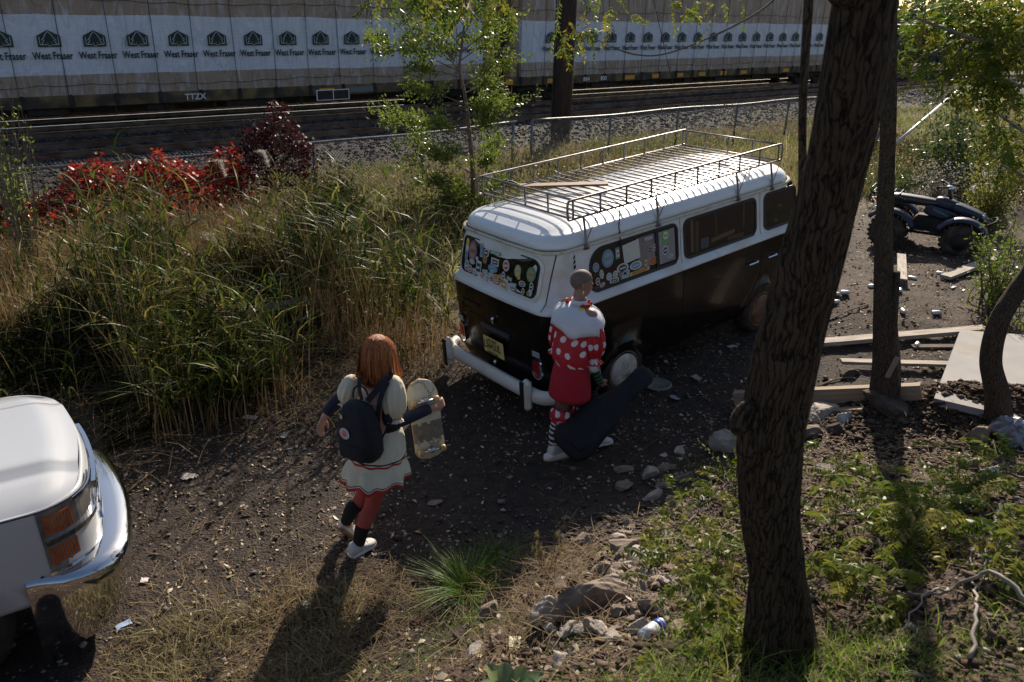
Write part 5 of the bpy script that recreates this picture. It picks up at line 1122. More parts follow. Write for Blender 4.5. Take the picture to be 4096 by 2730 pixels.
# ================================================================ RUBBLE, BOARDS, LITTER
M_rock = mat('grey-brown stone', (.14, .10, .075), (.34, .26, .20), rough=.85, nscale=5, bump=.7, bscale=22, c3=(.07, .05, .04), c3scale=3)
M_conc = mat('broken concrete', (.30, .255, .215), (.48, .42, .36), rough=.85, nscale=9, bump=.5, bscale=35, c3=(.15, .12, .1), c3scale=4)
M_dirtclod = mat('hard dirt lump', (.045, .03, .022), (.11, .08, .06), rough=.95, nscale=9, bump=1., bscale=26)
def rock_mesh(d, seed, flat=.0):
    r = np.random.default_rng(seed); bm = bmesh.new(); bmesh.ops.create_icosphere(bm, subdivisions=4, radius=1); V = np.array([v.co[:] for v in bm.verts]); 
    for k in range(15):                            # cut by random planes for facets
        nrm = r.normal(size=3); nrm /= np.linalg.norm(nrm); c = r.uniform(.42, .8); dd = V@nrm; V = V-np.maximum(dd-c, 0)[:, None]*nrm*.93
    for k in range(14): nrm = r.normal(size=3)*r.uniform(3, 24); V = V*(1+.012*np.sin(V@nrm+r.uniform(0, 6)))[:, None]
    V = V*np.array(d)/2*1.45
    F = [tuple(v.index for v in f.verts) for f in bm.faces]; bm.free(); return V, F
def rock(px, py, d, label, m_=None, name='rock', cat='rock', rz=None, group='rubble on the bank', sink=.3, P=None, tilt=.15):
    q = on(px, py) if P is None else np.array(P); V, F = rock_mesh(d, int(px*7+py), 0); o = mk(name, V, F, m_ or M_rock); o.location = Vector(q+[0, 0, d[2]*(.5-sink)]); o.rotation_euler = (random.uniform(-tilt, tilt), random.uniform(-tilt, tilt), random.uniform(0, 6.3) if rz is None else rz)
    for p_ in o.data.polygons: p_.use_smooth = False
    return tag(o, label, cat, group)
rock(1350, 1405, (.54, .17, .26), 'long grey granite slab with a flat face in the grass, largest stone on the slope', M_rock, rz=.25, tilt=.05)
rock(1255, 1425, (.14, .12, .24), 'left shoulder of grey granite dropping into the grass beside the long slab', M_conc, rz=.4)
rock(1125, 1415, (.13, .11, .12), 'tan angular rock below the large grass tuft')
rock(1135, 1480, (.085, .08, .11), 'blocky grey stone standing upright near the bottom edge', rz=.2)
rock(1090, 1500, (.15, .1, .06), 'flat grey stone at the bottom edge left of the upright block', M_conc)
rock(1060, 1465, (.12, .1, .06), 'dark low stone beneath the tan angular rock', M_dirtclod)
rock(1340, 1255, (.20, .13, .12), 'dark crusted rock lump at the left end of the rubble row', M_rock)
rock(1435, 1265, (.24, .15, .14), 'dark crusted rock lump in the middle of the rubble row', M_rock)
rock(1500, 1250, (.13, .10, .08), 'small pale rock behind the rubble row')
rock(1525, 1215, (.12, .09, .07), 'brown rock above the small pale one')
rock(1355, 1310, (.06, .05, .085), 'little upright brown rock below the rubble row')
rock(1385, 1315, (.10, .09, .10), 'rounded tan rock next to the little upright one')
rock(1450, 1330, (.12, .1, .07), 'flat tan rock under the drooping bough')
rock(1290, 1240, (.07, .06, .05), 'tiny pale stone at the far left of the rubble row')
rock(1495, 1400, (.12, .10, .14), 'grey rock right of the long granite slab')
rock(1472, 1450, (.11, .10, .12), 'pale rounded stone directly behind the drink can', M_conc)
rock(1560, 1450, (.11, .09, .09), 'brown rock half hidden in leaves right of the drink can')
rock(1430, 1120, (.17, .12, .06), 'flat grey stone at the edge of the track, farthest left of the stone line', M_rock)
rock(1432, 1082, (.15, .11, .05), 'dark flat stone in the van shadow at the track edge', M_rock)
rock(1490, 1095, (.17, .11, .09), 'grey angular stone in the stone line along the track', M_conc)
rock(1525, 1075, (.16, .09, .05), 'thin slab stone leaning in the stone line', M_rock)
rock(1500, 1145, (.22, .07, .06), 'long pale stone lying lengthwise down the bank', M_conc, rz=.9)
rock(1580, 1100, (.2, .12, .08), 'tan flat stone near the foot of the seedling')
rock(1540, 1160, (.1, .08, .08), 'small grey block beside the long pale stone')
rock(1560, 1040, (.14, .1, .06), 'grey stone under the seedling at the track side', M_conc)
rock(1520, 1120, (.12, .07, .06), 'small tan stone between the slab stones')
rock(1660, 1030, (.3, .2, .24), 'block of broken concrete behind the yellow-green seedling', M_conc)
rock(1600, 1140, (.12, .08, .06), 'small stone on bare dirt left of the trunk')
rock(1895, 955, (.34, .22, .17), 'large pale broken concrete chunk against the timber curb', M_conc, rz=.5)
rock(1940, 970, (.15, .1, .11), 'small white broken concrete chunk beside the large pale one', mat('white mortar', (.5, .5, .48), (.3, .29, .27), rough=.85, nscale=12, bump=.6))
rock(1862, 1000, (.17, .15, .18), 'rounded brown rock tucked behind the right side of the big trunk')
rock(1915, 990, (.15, .11, .1), 'dark rock below the white concrete chunk', M_dirtclod)
rock(2038, 935, (.5, .26, .22), 'dark dirt clod heaped around the foot of the broken bark tree', M_dirtclod)
rock(2160, 935, (.16, .1, .1), 'dark rock on the crest of the dirt mound', M_dirtclod)
rock(2245, 1015, (.2, .16, .17), 'brown boulder on the right of the dirt mound')
rock(2222, 1075, (.17, .15, .19), 'brown pointed boulder in front of the dirt mound')
rock(2285, 985, (.14, .1, .1), 'brown rock behind the boulders near the right edge')
rock(1900, 1085, (.2, .1, .05), 'pale flat stone on the near foot of the mound', M_conc)
rock(1300, 1195, (.07, .05, .04), 'small grey stone beside the sunlit grass clump')
rock(1155, 1275, (.08, .06, .05), 'pale stone in the grass right of the arching tuft')
rock(1150, 1235, (.05, .04, .03), 'tiny pale stone on the dark grass')
rock(1000, 1157, (.14, .09, .03), 'thin grey stone flat on the track right of the walking woman', M_rock)
rock(935, 757, (.13, .09, .07), 'white crumpled lump on the track behind the red haired woman', mat('white grey lump', (.4, .38, .35), rough=.9, bump=.6), cat='litter', name='crumpled_paper', group=None)
rock(1315, 1078, (.06, .04, .03), 'small tan stone near the white shoe by the guitar bag')
rock(1945, 860, (.3, .16, .1), 'dirt covered stone between the two long boards', M_dirtclod)
rock(2258, 480, (.75, .45, .55), 'big grey concrete block behind the front of the quad bike', M_conc, group=None)
rock(2290, 415, (2.2, .8, .35), 'dark heaped dirt bank behind the quad bike', M_dirtclod, group=None, name='dirt_heap', cat='dirt heap', rz=.1)
rock(2090, 420, (1.4, .5, .2), 'low dark dirt ridge behind the quad bike seat', M_dirtclod, group=None, name='dirt_heap', cat='dirt heap', rz=.1)
for i in range(190):                               # small scattered rubble down the bank
    px = random.gauss(1450, 90); py = 1320-(px-1450)*.75+random.gauss(0, 60); 
    if px > 1700 or py < 1060 or px < 1240: continue
    s_ = random.uniform(.025, .085); o = rock(px, py, (s_*1.4, s_, s_*.8), 'palm sized brown rubble stone strewn on the bank between track and big trunk', random.choice([M_rock, M_rock, M_conc]), name='rubble_stone', cat='stone', group='small rubble stones'); 
st = on(1315, 1335); t = thing('broken_stump', 'broken brown wood stump lying among the rubble', 'stump', st)
mb = MB(); mb.tube([(0, 0, .02), (.02, -.11, .045)], [.040, .036], 12); mb.build('wood', M_bark2, t, smooth=True)
M_wood = mat('weathered board', (.30, .25, .20), (.46, .40, .34), rough=.8, nscale=2.5, stretch=(1, 14, 14), bump=.3, bscale=8, c3=(.16, .12, .09), c3scale=3)
M_wood2 = mat('tan timber', (.26, .18, .12), (.36, .27, .19), rough=.8, nscale=2, stretch=(1, 14, 14), bump=.2)
def plank(p0, p1, w_, th, label, m_, name='board', lift=.02, cat='board', roll=0):
    a = on(*p0); b = on(*p1); a[2] += lift; b[2] += lift; d = b-a; L_ = np.linalg.norm(d); R = Vector(d).to_track_quat('X', 'Z').to_matrix() @ Matrix.Rotation(roll, 3, 'X')
    mb = MB(); mb.box((L_/2, 0, th/2), (L_, w_, th), bev=.004); o = mb.build(name, m_); o.location = Vector(a); o.rotation_euler = R.to_euler(); return tag(o, label, cat)
plank((1850, 800), (2262, 766), .15, .05, 'upper long pale board lying across the dirt right of the trunk', M_wood, lift=.03)
plank((1930, 843), (2250, 852), .11, .035, 'lower thin pale board crossing behind the broken bark tree', M_wood, lift=.05)
plank((1690, 935), (2118, 922), .09, .15, 'tan timber curb running behind the big trunk to the concrete slab', M_wood2, name='timber', cat='timber', lift=.02)
plank((1790, 955), (1985, 950), .09, .05, 'second low timber in front of the tan timber curb', M_wood2, name='timber', cat='timber', lift=.0)
plank((2170, 645), (2290, 598), .16, .05, 'short weathered board below the quad bike front wheel', M_wood, lift=.02)
plank((2095, 800), (2260, 800), .1, .03, 'dark board lying just under the upper long pale board', mat('dark board', (.08, .06, .05), (.14, .1, .08), rough=.9), lift=.0)
plank((2068, 600), (2070, 660), .13, .02, 'upright scrap board leaning behind the broken bark tree', M_wood, lift=.1)
A4 = [on(*q) for q in ((2140, 940), (2345, 975), (2345, 838), (2185, 840))]; c_ = sum(A4)/4
poly = [(q-c_)[:2] for q in A4]; zc = max(q[2] for q in A4)+.02-c_[2]
mb = MB(); mb.prism(poly, (0, 0, zc-.05), (1, 0, 0), (0, 1, 0), .07); o = mb.build('concrete_slab', mat('pale slab', (.27, .255, .25), (.34, .32, .31), rough=.8, nscale=3, bump=.2, bscale=12, c3=(.28, .25, .22), c3scale=2.5)); o.location = Vector(c_); tag(o, 'pale flat concrete slab at the right edge behind the dirt mound', 'slab')
# old grey timbers lying in the reeds
for (p0, p1, Y0_, Y1_, lab) in (((480, 735), (835, 672), 9.3, 10.3, 'long grey squared timber lying in the foot of the reeds'), ((690, 770), (830, 738), 9.5, 10.0, 'shorter grey timber in front of the long one in the reeds')):
    a = at(*p0, Y0_); b = at(*p1, Y1_); a[2] = max(a[2], .1); d = b-a; mb = MB(); mb.box((np.linalg.norm(d)/2, 0, 0), (np.linalg.norm(d), .16, .13), bev=.02); o = mb.build('old_timber', mat('old grey timber', (.10, .10, .10), (.2, .19, .18), rough=.9, nscale=3, stretch=(1, 10, 10), bump=.5)); o.location = Vector(a); o.rotation_euler = Vector(d).to_track_quat('X', 'Z').to_euler(); tag(o, lab, 'timber')
# lid lying on the track
q = on(1510, 885); t = thing('bucket_lid', 'round pale translucent lid lying on the track by the guitar bag', 'lid', q); mb = MB(); mb.lathe([(.005, .012), (.13, .012), (.14, .02), (.155, .02), (.165, .0)], n=32); mb.build('lid', mat('grey plastic lid', (.22, .23, .22), (.15, .15, .14), rough=.4), t, smooth=True)
# cans and litter
M_can = mat('bare aluminium can', (.6, .6, .62), rough=.4, metal=.8); 
def can(px, py, label, band=None, rz=0., standing=False, r=.033, L_=.12, body=None, lift=0., crush=0.):
    q = on(px, py); t = thing('drink_can', label, 'can', (q[0], q[1], q[2]+r*.8+lift), group='drink cans lying in the dirt'); R = Matrix.Rotation(rz, 3, 'Z') @ Matrix.Rotation(pi/2 if not standing else .0, 3, 'Y')
    mb = MB(); prof = [(.72*r, 0), (.80*r, .004), (r, .012), (r, L_-.018), (.80*r, L_-.003), (.78*r, L_), (.70*r, L_-.005)]
    mb.lathe([(a*(1-crush*sin(pi*h/L_)), h-L_/2) for a, h in prof], n=20, R=R); mb.build('can_body', body or M_can, t, smooth=True)
    if band:
        for k, (z0, z1, c_) in enumerate(band): mb = MB(); mb.lathe([(r*1.01*(1-crush), z0-L_/2), (r*1.01*(1-crush), z1-L_/2)], n=20, R=R); mb.build('can_print', mat('can ink', c_, rough=.35, metal=.3), t, smooth=True)
    return t
RD = (.45, .03, .03); BL = (.03, .08, .45); WH_ = (.7, .7, .72)
q = on(1495, 1470); t = can(1495, 1470, 'white and blue energy drink can with a red word on it in the near grass', [(.014, .105, WH_), (.105, .14, BL)], rz=.72, L_=.157, r=.032, lift=.03)
ax = Vector((cos(.72), sin(.72), 0)); M_cw = mat('red can word', (.5, .05, .06), rough=.4)
for k in range(11): a_ = -2.2+k*.17; R_c = Matrix.Rotation(.72, 3, 'Z') @ Matrix.Rotation(pi/2, 3, 'Y'); mb = MB(); c_ = R_c @ Vector((.0335*cos(a_), .0335*sin(a_), -.035)); mb.box(tuple(c_), (.0035+.0015*(k % 2), .004, .016), R_c @ Matrix.Rotation(a_, 3, 'Z') @ Matrix.Rotation(pi/2, 3, 'Z')); mb.build('printed_letter', M_cw, t)
for a in ((1918, 682, 'blue marked can at the left of the pair beside the trunk', [(.02, .07, BL)], .1), (1940, 678, 'red banded can at the right of the pair beside the trunk', [(.03, .09, RD)], .1), (1917, 699, 'dark small can in front of the pair beside the trunk', [(.02, .1, (.03, .03, .04))], .2),
          (2003, 663, 'silver can just left of the broken bark tree', None, .3), (2095, 645, 'pale crumpled can in the quad bike shadow', [(.03, .09, (.5, .55, .6))], -.6), (2160, 634, 'white crumpled can left of the short weathered board', [(.02, .1, WH_)], -.3), (2067, 672, 'small silver can right of the broken bark tree', None, 1.2),
          (2074, 720, 'green and silver can standing in the dirt', [(.03, .07, (.05, .2, .08))], 1.4), (2150, 724, 'blue can lying in the open dirt', [(.02, .08, BL)], .1), (2106, 798, 'pale can between the two long boards', [(.02, .1, (.6, .6, .6))], 1.0), (1290, 1438-0, None, None, 0)):
    if a[2]: can(*a[:4], rz=a[4], crush=.12)
def litter(px, py, w_, h_, label, c, name='paper_scrap', cat='litter', rz=None, metal=0, rough_=.7):
    q = on(px, py); V = []; F = []; n = 5; r = np.random.default_rng(int(px))
    for i in range(n):
        for j in range(n): V.append(((i/(n-1)-.5)*w_, (j/(n-1)-.5)*h_, .012+r.uniform(0, .25)*min(w_, h_)*(1 if name != 'playing_card' else .05)))
    F = [(i*n+j, (i+1)*n+j, (i+1)*n+j+1, i*n+j+1) for i in range(n-1) for j in range(n-1)]; V = V+[(a, b, c_-.004) for a, b, c_ in V]; F = F+[tuple(k+n*n for k in f[::-1]) for f in F]
    o = mk(name, V, F, mat(name.replace('_', ' '), c, rough=rough_, metal=metal)); o.location = Vector(q); o.rotation_euler = (0, 0, r.uniform(0, 3) if rz is None else rz); return tag(o, label, cat)
litter(575, 962, .15, .075, 'white card with dark print lying alone on the dark track', (.62, .6, .57), 'playing_card', rz=-.15)
q = on(575, 962)
litter(655, 1004, .10, .06, 'grey crumpled paper below the white card', (.3, .3, .3)); litter(433, 1100, .11, .08, 'pale tan scrap left of the walking woman', (.5, .45, .4)); litter(333, 1338, .05, .05, 'pinkish white scrap near the truck bumper', (.6, .5, .52))
litter(285, 1440, .10, .05, 'blue and white crushed wrapper below the truck bumper', (.3, .4, .6), 'wrapper'); litter(705, 1394, .09, .05, 'white scrap on the path below the woman', (.55, .55, .55)); litter(220, 903, .2, .13, 'crumpled clear plastic cup at the foot of the weeds left', (.16, .18, .19), 'plastic_cup', rough_=.2)
litter(1290, 1340+0, .06, .05, 'small blue-white scrap in the pale foxtail grass', (.5, .53, .6)); litter(1183, 1480, .09, .07, 'pale yellow crumpled wrapper near the bottom edge', (.62, .6, .4), 'wrapper'); litter(2190, 662, .12, .04, 'flat silver lid in the quad bike shadow', (.5, .55, .58), 'silver_lid'); litter(1682, 800, .12, .08, 'pale paper scrap beside the van side', (.4, .38, .35)); litter(1550, 918, .11, .07, 'grey paper scrap near the round lid', (.35, .34, .32)); litter(1600, 872, .12, .08, 'tan paper scrap under the van side', (.4, .35, .3)); litter(2140, 900-60, .07, .04, 'yellowish scrap near the lower board', (.4, .35, .15))
# plastic bag and clear cup at right
q = on(2320, 1010); V, F = rock_mesh((.36, .3, .26), 77); V = V*(1+.16*np.sin(V@np.array([31, 17, 23.]))+.13*np.sin(V@np.array([-47, 38, 29.])))[:, None]; M_bag = mat('crumpled clear plastic', (.27, .28, .31), rough=.2, spec=.8); o = mk('plastic_bag', V, F, M_bag, smooth=False); o.location = Vector(q+[0, 0, .1]); tag(o, 'crumpled pale plastic bag at the right edge of the dirt mound', 'plastic bag')
q = on(2250, 1105); t = thing('plastic_cup', 'clear plastic cup lying on its side below the boulders', 'cup', q+[0, 0, .05]); mb = MB(); mb.lathe([(.03, 0), (.035, .0), (.046, .12), (.048, .12), (.044, .118), (.03, .005)], n=24, R=Matrix.Rotation(1.35, 3, 'Y')); mb.build('cup', mat('frosted plastic', (.5, .52, .52), rough=.25), t, smooth=True)
# loose sticks on the dirt
for (p0, p1, lab, w_) in (((1905, 738), (1995, 702), 'long dry stick on the dirt beside the trunk', .012), ((240, 1180), (360, 1080), 'thin pale stick on the dark track right of the truck', .01), ((1440, 1070), (1530, 1000), 'thin curved twig lying over the track near the stones', .004), ((1880, 890), (1960, 870), 'dry stick below the lower thin board', .012)):
    a, b = on(*p0), on(*p1); mb = MB(); mb.tube(curve([a+[0, 0, .01], (a+b)/2+[.02, .03, .03], b+[0, 0, .01]], 5), w_, 5); tag(mb.build('stick', M_stem if w_ < .011 else M_twig, origin=a), lab, 'stick')
# tall weed stalks leaning into view at lower left
for i, (x0, y0, x1, y1) in enumerate(((478, 1450, 425, 1300), (570, 1420, 562, 1280), (575, 1400, 700, 1245))):
    a = on(x0, y0); b = at(x1, y1, a[1]+.12); t = thing('weed_stalk', ['leftmost tall dry weed stalk over the track edge', 'middle tall dry weed stalk over the track edge', 'right tall dry weed stalk with a bent seed head'][i], 'weed', a, 0, 'tall dry weed stalks'); mb = MB(); mb.tube(curve([(0, 0, 0), (b-a)*.5+[.02, 0, .0], b-a, b-a+np.array([.05, .02, 0])], 5), .0022, 4); mb.build('stem', M_stem, t)
    P = np.tile(b-a+[.02, .01, 0], (70, 1))+RNG.normal(size=(70, 3))*[.012, .008, .012]; mkveg('seed_head', [blades(P, .014, .002, .6, seg=2, r0=.5)], M_dry, t)

# ================================================================ PICKUP TRUCK
HD = radians(33); M_tw = mat('white truck paint', (.50, .515, .54), (.47, .48, .50), rough=.28, nscale=1, coat=.8)
M_hl = mat('smoky lamp glass', (.10, .10, .10), (.2, .19, .17), rough=.08, coat=1., nscale=9); M_amb = mat('amber lamp', (.55, .12, .015), (.4, .07, .01), rough=.15, coat=1, nscale=30)
M_chb = mat('bumper chrome', (.62, .63, .65), rough=.07, metal=1.)
TG = .05; HD = radians(34.07)
truck = thing('pickup_truck', 'front corner of a white pickup truck with chrome bumper and amber lamps', 'pickup truck', (0, 0, 0), HD)
# local: x forward, y left, origin at the near (right) front bumper corner on the ground
truck.location = (-2.405, 3.981, TG); truck.scale = (.895,)*3
def plan(u, x0, wd, r, bow):                       # front outline in plan; u from near side rear (0) round the front to far side (1)
    pass
def front_surf(z_list, xf_list, name, m_, y_near=0., W_=2.0, r=.30, bow=.14, back=-1.6, ncol=40, close_top=False):
    V = []; F = []; n = None
    for z, xf in zip(z_list, xf_list):
        P = [(back, y_near)]+[(x, y_near) for x in np.linspace(back, xf-r-.001, 10)[1:]]
        for i in range(10): a = -pi/2+pi/2*(i+1)/10; P.append((xf-r+r*cos(a), y_near+r+r*sin(a)))
        for i in range(1, 14): y = y_near+r+(W_-2*r)*i/14; P.append((xf, y))
        for i in range(10): a = pi/2*i/9; P.append((xf-r+r*cos(a), y_near+W_-r+r*sin(a)))
        P.append((back, y_near+W_)); n = len(P)
        for (x, y) in P: t_ = (y-y_near-W_/2)/(W_/2); V.append((x+bow*(1-t_*t_)*sstep(xf-.9, xf, x), y, z))
    for j in range(len(z_list)-1):
        for i in range(n-1): F.append((j*n+i, j*n+i+1, (j+1)*n+i+1, (j+1)*n+i))
    if close_top: k = (len(z_list)-1)*n; F.append(tuple(range(k, k+n)))
    return mk(name, V, F, m_, truck)
# fender / body side with arch cut
body = front_surf([.55, .75, .95, 1.15, 1.235, 1.25], [-.13, -.13, -.14, -.16, -.18, -.20], 'front_body', M_tw, y_near=.05, W_=1.95, r=.30, back=-5.2)
cut = MB(); cut.lathe([(.53, -.5), (.53, .5)], (-1.08, .1, .42), axis=1, n=40); cut.lathe([(.53, -.5), (.53, .5)], (-4.6, .1, .42), axis=1, n=40); co = cut.build('cutter', M_dark, truck)
applied(body, [('SOLIDIFY', dict(thickness=.02, offset=-1)), ('BOOLEAN', dict(operation='DIFFERENCE', object=co, solver='EXACT'))]); bpy.data.objects.remove(co)
mb = MB(); mb.lathe([(.535, -.02), (.56, .0), (.56, .012), (.53, .012)], (-1.08, .04, .42), axis=1, n=40)
# hood: grid with centre bulge
V = []; nx, ny = 34, 40
for i in range(nx):
    fx = i/(nx-1)
    for j in range(ny):
        fy = j/(ny-1)*2-1; y = 1.025+fy*.965; bowx = .14*(1-fy*fy)
        ed = 1-abs(fy); xf = -.20-.30*(1-sqrt(max(0, 1-max(0, (abs(fy)*.97-.69)/.31)**2)))+bowx; x = -1.55+(xf+1.55)*fx
        z = 1.245+.09*(1-abs(fy)**6)*(1-.12*fx)-.055*sstep(.86, 1., fx)*1.0+.045*sstep(.62, .52, abs(fy))*(1-.2*fx)-.018*exp(-((abs(fy)-.60)/.05)**2)
        V.append((x, y, z))
F = [(i*ny+j, (i+1)*ny+j, (i+1)*ny+j+1, i*ny+j+1) for i in range(nx-1) for j in range(ny-1)]
hood = mk('hood', V, F, M_tw, truck)
mb = MB(); mb.box((-1.1, .72, 1.345), (.5, .15, .05), bev=.02); mb.box((-1.05, .72, 1.36), (.4, .03, .05), bev=.01); mb.build('hood_vent', M_chr, hood)
mb = MB(); mb.box((-2.1, 1.02, 1.55), (.9, 1.7, .02), Matrix.Rotation(-.55, 3, 'Y')); mb.build('windscreen', M_glass, truck)
mb = MB(); mb.box((-3.2, 1.02, 1.75), (1.6, 1.75, .12), bev=.05); mb.box((-3.3, 1.02, 1.35), (2.2, 1.85, .5), bev=.08); mb.build('cab', M_tw, truck)
def fpt(y, z, xf, off=0., r=.30, bow=.14, yn=.05, W_=1.95):       # point on the front outline by arc: a<0 goes back along the near side
    s_ = y
    if s_ < 0: x, yy, nx_, ny_ = xf-r+s_, yn, 0, -1
    elif s_ < r*pi/2: a = -pi/2+s_/r; x, yy, nx_, ny_ = xf-r+r*cos(a), yn+r+r*sin(a), cos(a), sin(a)
    else: x, yy, nx_, ny_ = xf, yn+r+(s_-r*pi/2), 1, 0
    t_ = (yy-yn-W_/2)/(W_/2); return (x+bow*(1-t_*t_)*sstep(xf-.9, xf, x)+nx_*off, yy+ny_*off, z)
def wrap(name, s0, s1, z0, z1, off, m_, parent, xf=-.145, th=.012, n=16, slope=0.):
    V = []; F = []
    for k, o_ in enumerate((off, off-th)):
        for i in range(n+1):
            s_ = s0+(s1-s0)*i/n
            V.append(fpt(s_, z0+slope*(s_-s0), xf, o_)); V.append(fpt(s_, z1+slope*(s_-s0), xf-.03*(z1-z0), o_))
    b = (n+1)*2
    for i in range(n): F += [(2*i, 2*i+2, 2*i+3, 2*i+1), (b+2*i+1, b+2*i+3, b+2*i+2, b+2*i), (2*i+1, 2*i+3, b+2*i+3, b+2*i+1), (2*i, b+2*i, b+2*i+2, 2*i+2)]
    F += [(0, 1, b+1, b), (2*n, b+2*n, b+2*n+1, 2*n+1)]
    return mk(name, V, F, m_, parent, smooth=False)
hl = wrap('headlight', .04, .60, .755, 1.235, .006, M_hl, truck)
wrap('amber_reflector', .06, .23, 1.05, 1.19, .012, M_amb, hl); wrap('amber_reflector', .06, .23, .82, .95, .012, M_amb, hl)
wrap('chrome_band', .05, .70, .985, 1.02, .024, M_chb, hl, th=.03); wrap('chrome_band', .03, .70, .745, .775, .024, M_chb, hl, th=.03); wrap('chrome_band', .25, .62, 1.215, 1.24, .015, M_chb, hl)
wrap('panel_gap', -2.5, .62, 1.236, 1.245, .003, M_seam, truck, th=.002, n=40); wrap('panel_gap', -.02, .0, .60, .76, .004, M_seam, truck, th=.002, n=2)
for k in range(9): wrap('lens_rib', .07+.018*k, .076+.018*k, 1.055, 1.185, .015, M_hl, hl, th=.003, n=1); wrap('lens_rib', .07+.018*k, .076+.018*k, .825, .945, .015, M_hl, hl, th=.003, n=1)
gr = wrap('grille', .62, 1.6, .76, 1.15, .0, M_dark, truck)
for z in (.80, .93, 1.06): wrap('grille_bar', .62, 1.6, z, z+.06, .03, M_chb, gr, th=.03)
# bumper: tall chrome wrap with a shelf on top
V = []; F = []; prof = [(-.01, .765), (.10, .755), (.17, .735), (.20, .70), (.195, .60), (.17, .44), (.12, .22), (.06, .15)]; n = 30
for o_, z in prof:
    for i in range(n+1): s_ = -.12+(1.9)*i/n; q = fpt(s_, z-.02*sstep(.2, -.1, s_), -.14, o_*(.12+.88*sstep(-.1, .3, s_))); V.append(q)
m_ = n+1
for j in range(len(prof)-1):
    for i in range(n): F.append((j*m_+i, j*m_+i+1, (j+1)*m_+i+1, (j+1)*m_+i))
mk('front_bumper', V, F, M_chb, truck)
for x in (-1.08, -4.6):
    mb = MB(); mb.lathe([(.2, .14), (.24, .02), (.33, .0), (.39, .03), (.405, .08), (.405, .24), (.36, .27), (.2, .27)], (x, .10, .40), axis=1, n=40); w_ = mb.build('wheel', M_tire, truck, smooth=True)
    mb = MB(); mb.lathe([(.25, .02), (.22, .06), (.12, .05), (.01, .03)], (x, .10, .40), axis=1, n=30); mb.build('rim', M_chr, w_, smooth=True)
mb = MB(); mb.box((-2.4, 1.0, .62), (3.6, 1.5, .25)); mb.box((-.9, 1.0, .75), (1.2, 1.4, .5)); mb.build('chassis', M_dark, truck)
mb = MB(); mb.box((-3.5, 1.02, .9), (3.3, 1.86, .5), bev=.04); mb.build('rear_body', M_tw, truck)

# ================================================================ QUAD BIKE
a1 = on(2028, 572); a2 = on(2196, 590); dd = a2-a1; qa = atan2(dd[1], dd[0]); WB = float(np.linalg.norm(dd[:2]))
t = thing('quad_bike', 'dark blue quad bike with rear rack and big muddy tyres parked on the dirt', 'quad bike', (a1[0], a1[1], min(a1[2], a2[2])), qa)
t.location = (a1[0]-.4*sin(-qa)*0, a1[1], a1[2]); M_qb = mat('dark blue plastic', (.006, .011, .035), (.01, .018, .05), rough=.45, coat=.2, nscale=5); M_qs = mat('black vinyl seat', (.012, .012, .016), rough=.28, coat=.3)
M_knob = mat('muddy tyre', (.02, .017, .015), (.09, .065, .05), rough=.9, nscale=7, bump=1., bscale=18)
for x, r, w_, nm in ((0, .29, .25, 'rear'), (WB, .29, .2, 'front')):
    for y in (.0, .82):
        mb = MB(); mb.lathe([(.12, 0), (r*.72, -.0), (r*.95, .03), (r, .08), (r, w_-.08), (r*.95, w_-.03), (r*.72, w_), (.12, w_)], (x, y, r), axis=1, n=32)
        for k in range(22):
            a = 2*pi*k/22
            for yy in (w_*.3, w_*.7): mb.box((x+(r+.008)*cos(a+(yy > w_*.5)*.14), y+yy, r+(r+.008)*sin(a+(yy > w_*.5)*.14)), (.03, w_*.36, .03), Matrix.Rotation(-a, 3, 'Y'))
        wh = mb.build('wheel', M_knob, t, smooth=False); mb = MB(); mb.lathe([(.14, -.005), (.13, .03), (.05, .04), (.01, .02)], (x, y, r), axis=1, n=20); mb.build('rim', M_dark, wh, smooth=True)
def blob(name, c, r, m_, R=None, pr=2.6):
    mb = MB(); mb.ell((0, 0, 0), (1, 1, 1), 24, k=16); V = np.array(mb.V); V = np.sign(V)*np.abs(V)**(2/pr); V = V*np.array(r)
    if R is not None: V = V@np.array(R).T
    return mk(name, V+np.array(c), mb.F, m_, t)
yc = .52
blob('seat', (.28, yc, .79), (.44, .14, .075), M_qs, Matrix.Rotation(.04, 3, 'Y'), 3); blob('fuel_tank', (.78, yc, .78), (.20, .12, .10), M_qb, Matrix.Rotation(.2, 3, 'Y'), 3)
def fender(x, y, r, nm, a0, a1):
    V = []; F = []; k = 12
    for i in range(k+1):
        a = a0+(a1-a0)*i/k
        for w_, dr in ((-.15, -.05), (-.14, .0), (0, .025), (.14, .0), (.15, -.05)): V.append((x+(r+dr)*cos(a), y+w_, .30+(r+dr)*sin(a)*.9))
    for i in range(k):
        for q_ in range(4): F.append((i*5+q_, i*5+q_+1, i*5+q_+6, i*5+q_+5))
    o = mk(nm, V, F, M_qb, t); applied(o, [('SOLIDIFY', dict(thickness=.012))])
for y in (.12, .93): fender(.0, y, .41, 'rear_fender', .25, 2.5); fender(WB, y, .40, 'front_fender', .5, 2.8)
blob('front_cowl', (WB+.0, yc, .70), (.26, .16, .08), M_qb, Matrix.Rotation(.3, 3, 'Y'), 4); M_dec = mat('teal decal', (.03, .16, .17), rough=.35)
for y in (yc-.15, yc+.15): blob('side_panel', (.72, y, .64), (.26, .03, .09), M_qb, Matrix.Rotation(.2, 3, 'Y'), 4)
mb = MB(); mb.box((.72, yc-.185, .66), (.26, .012, .035), Matrix.Rotation(.35, 3, 'Y')); mb.build('decal', M_dec, t)
for y in (yc-.08, yc+.08): mb = MB(); mb.ell((WB+.24, y, .66), (.03, .05, .035)); mb.build('headlight', M_clear, t, smooth=True)
mb = MB()
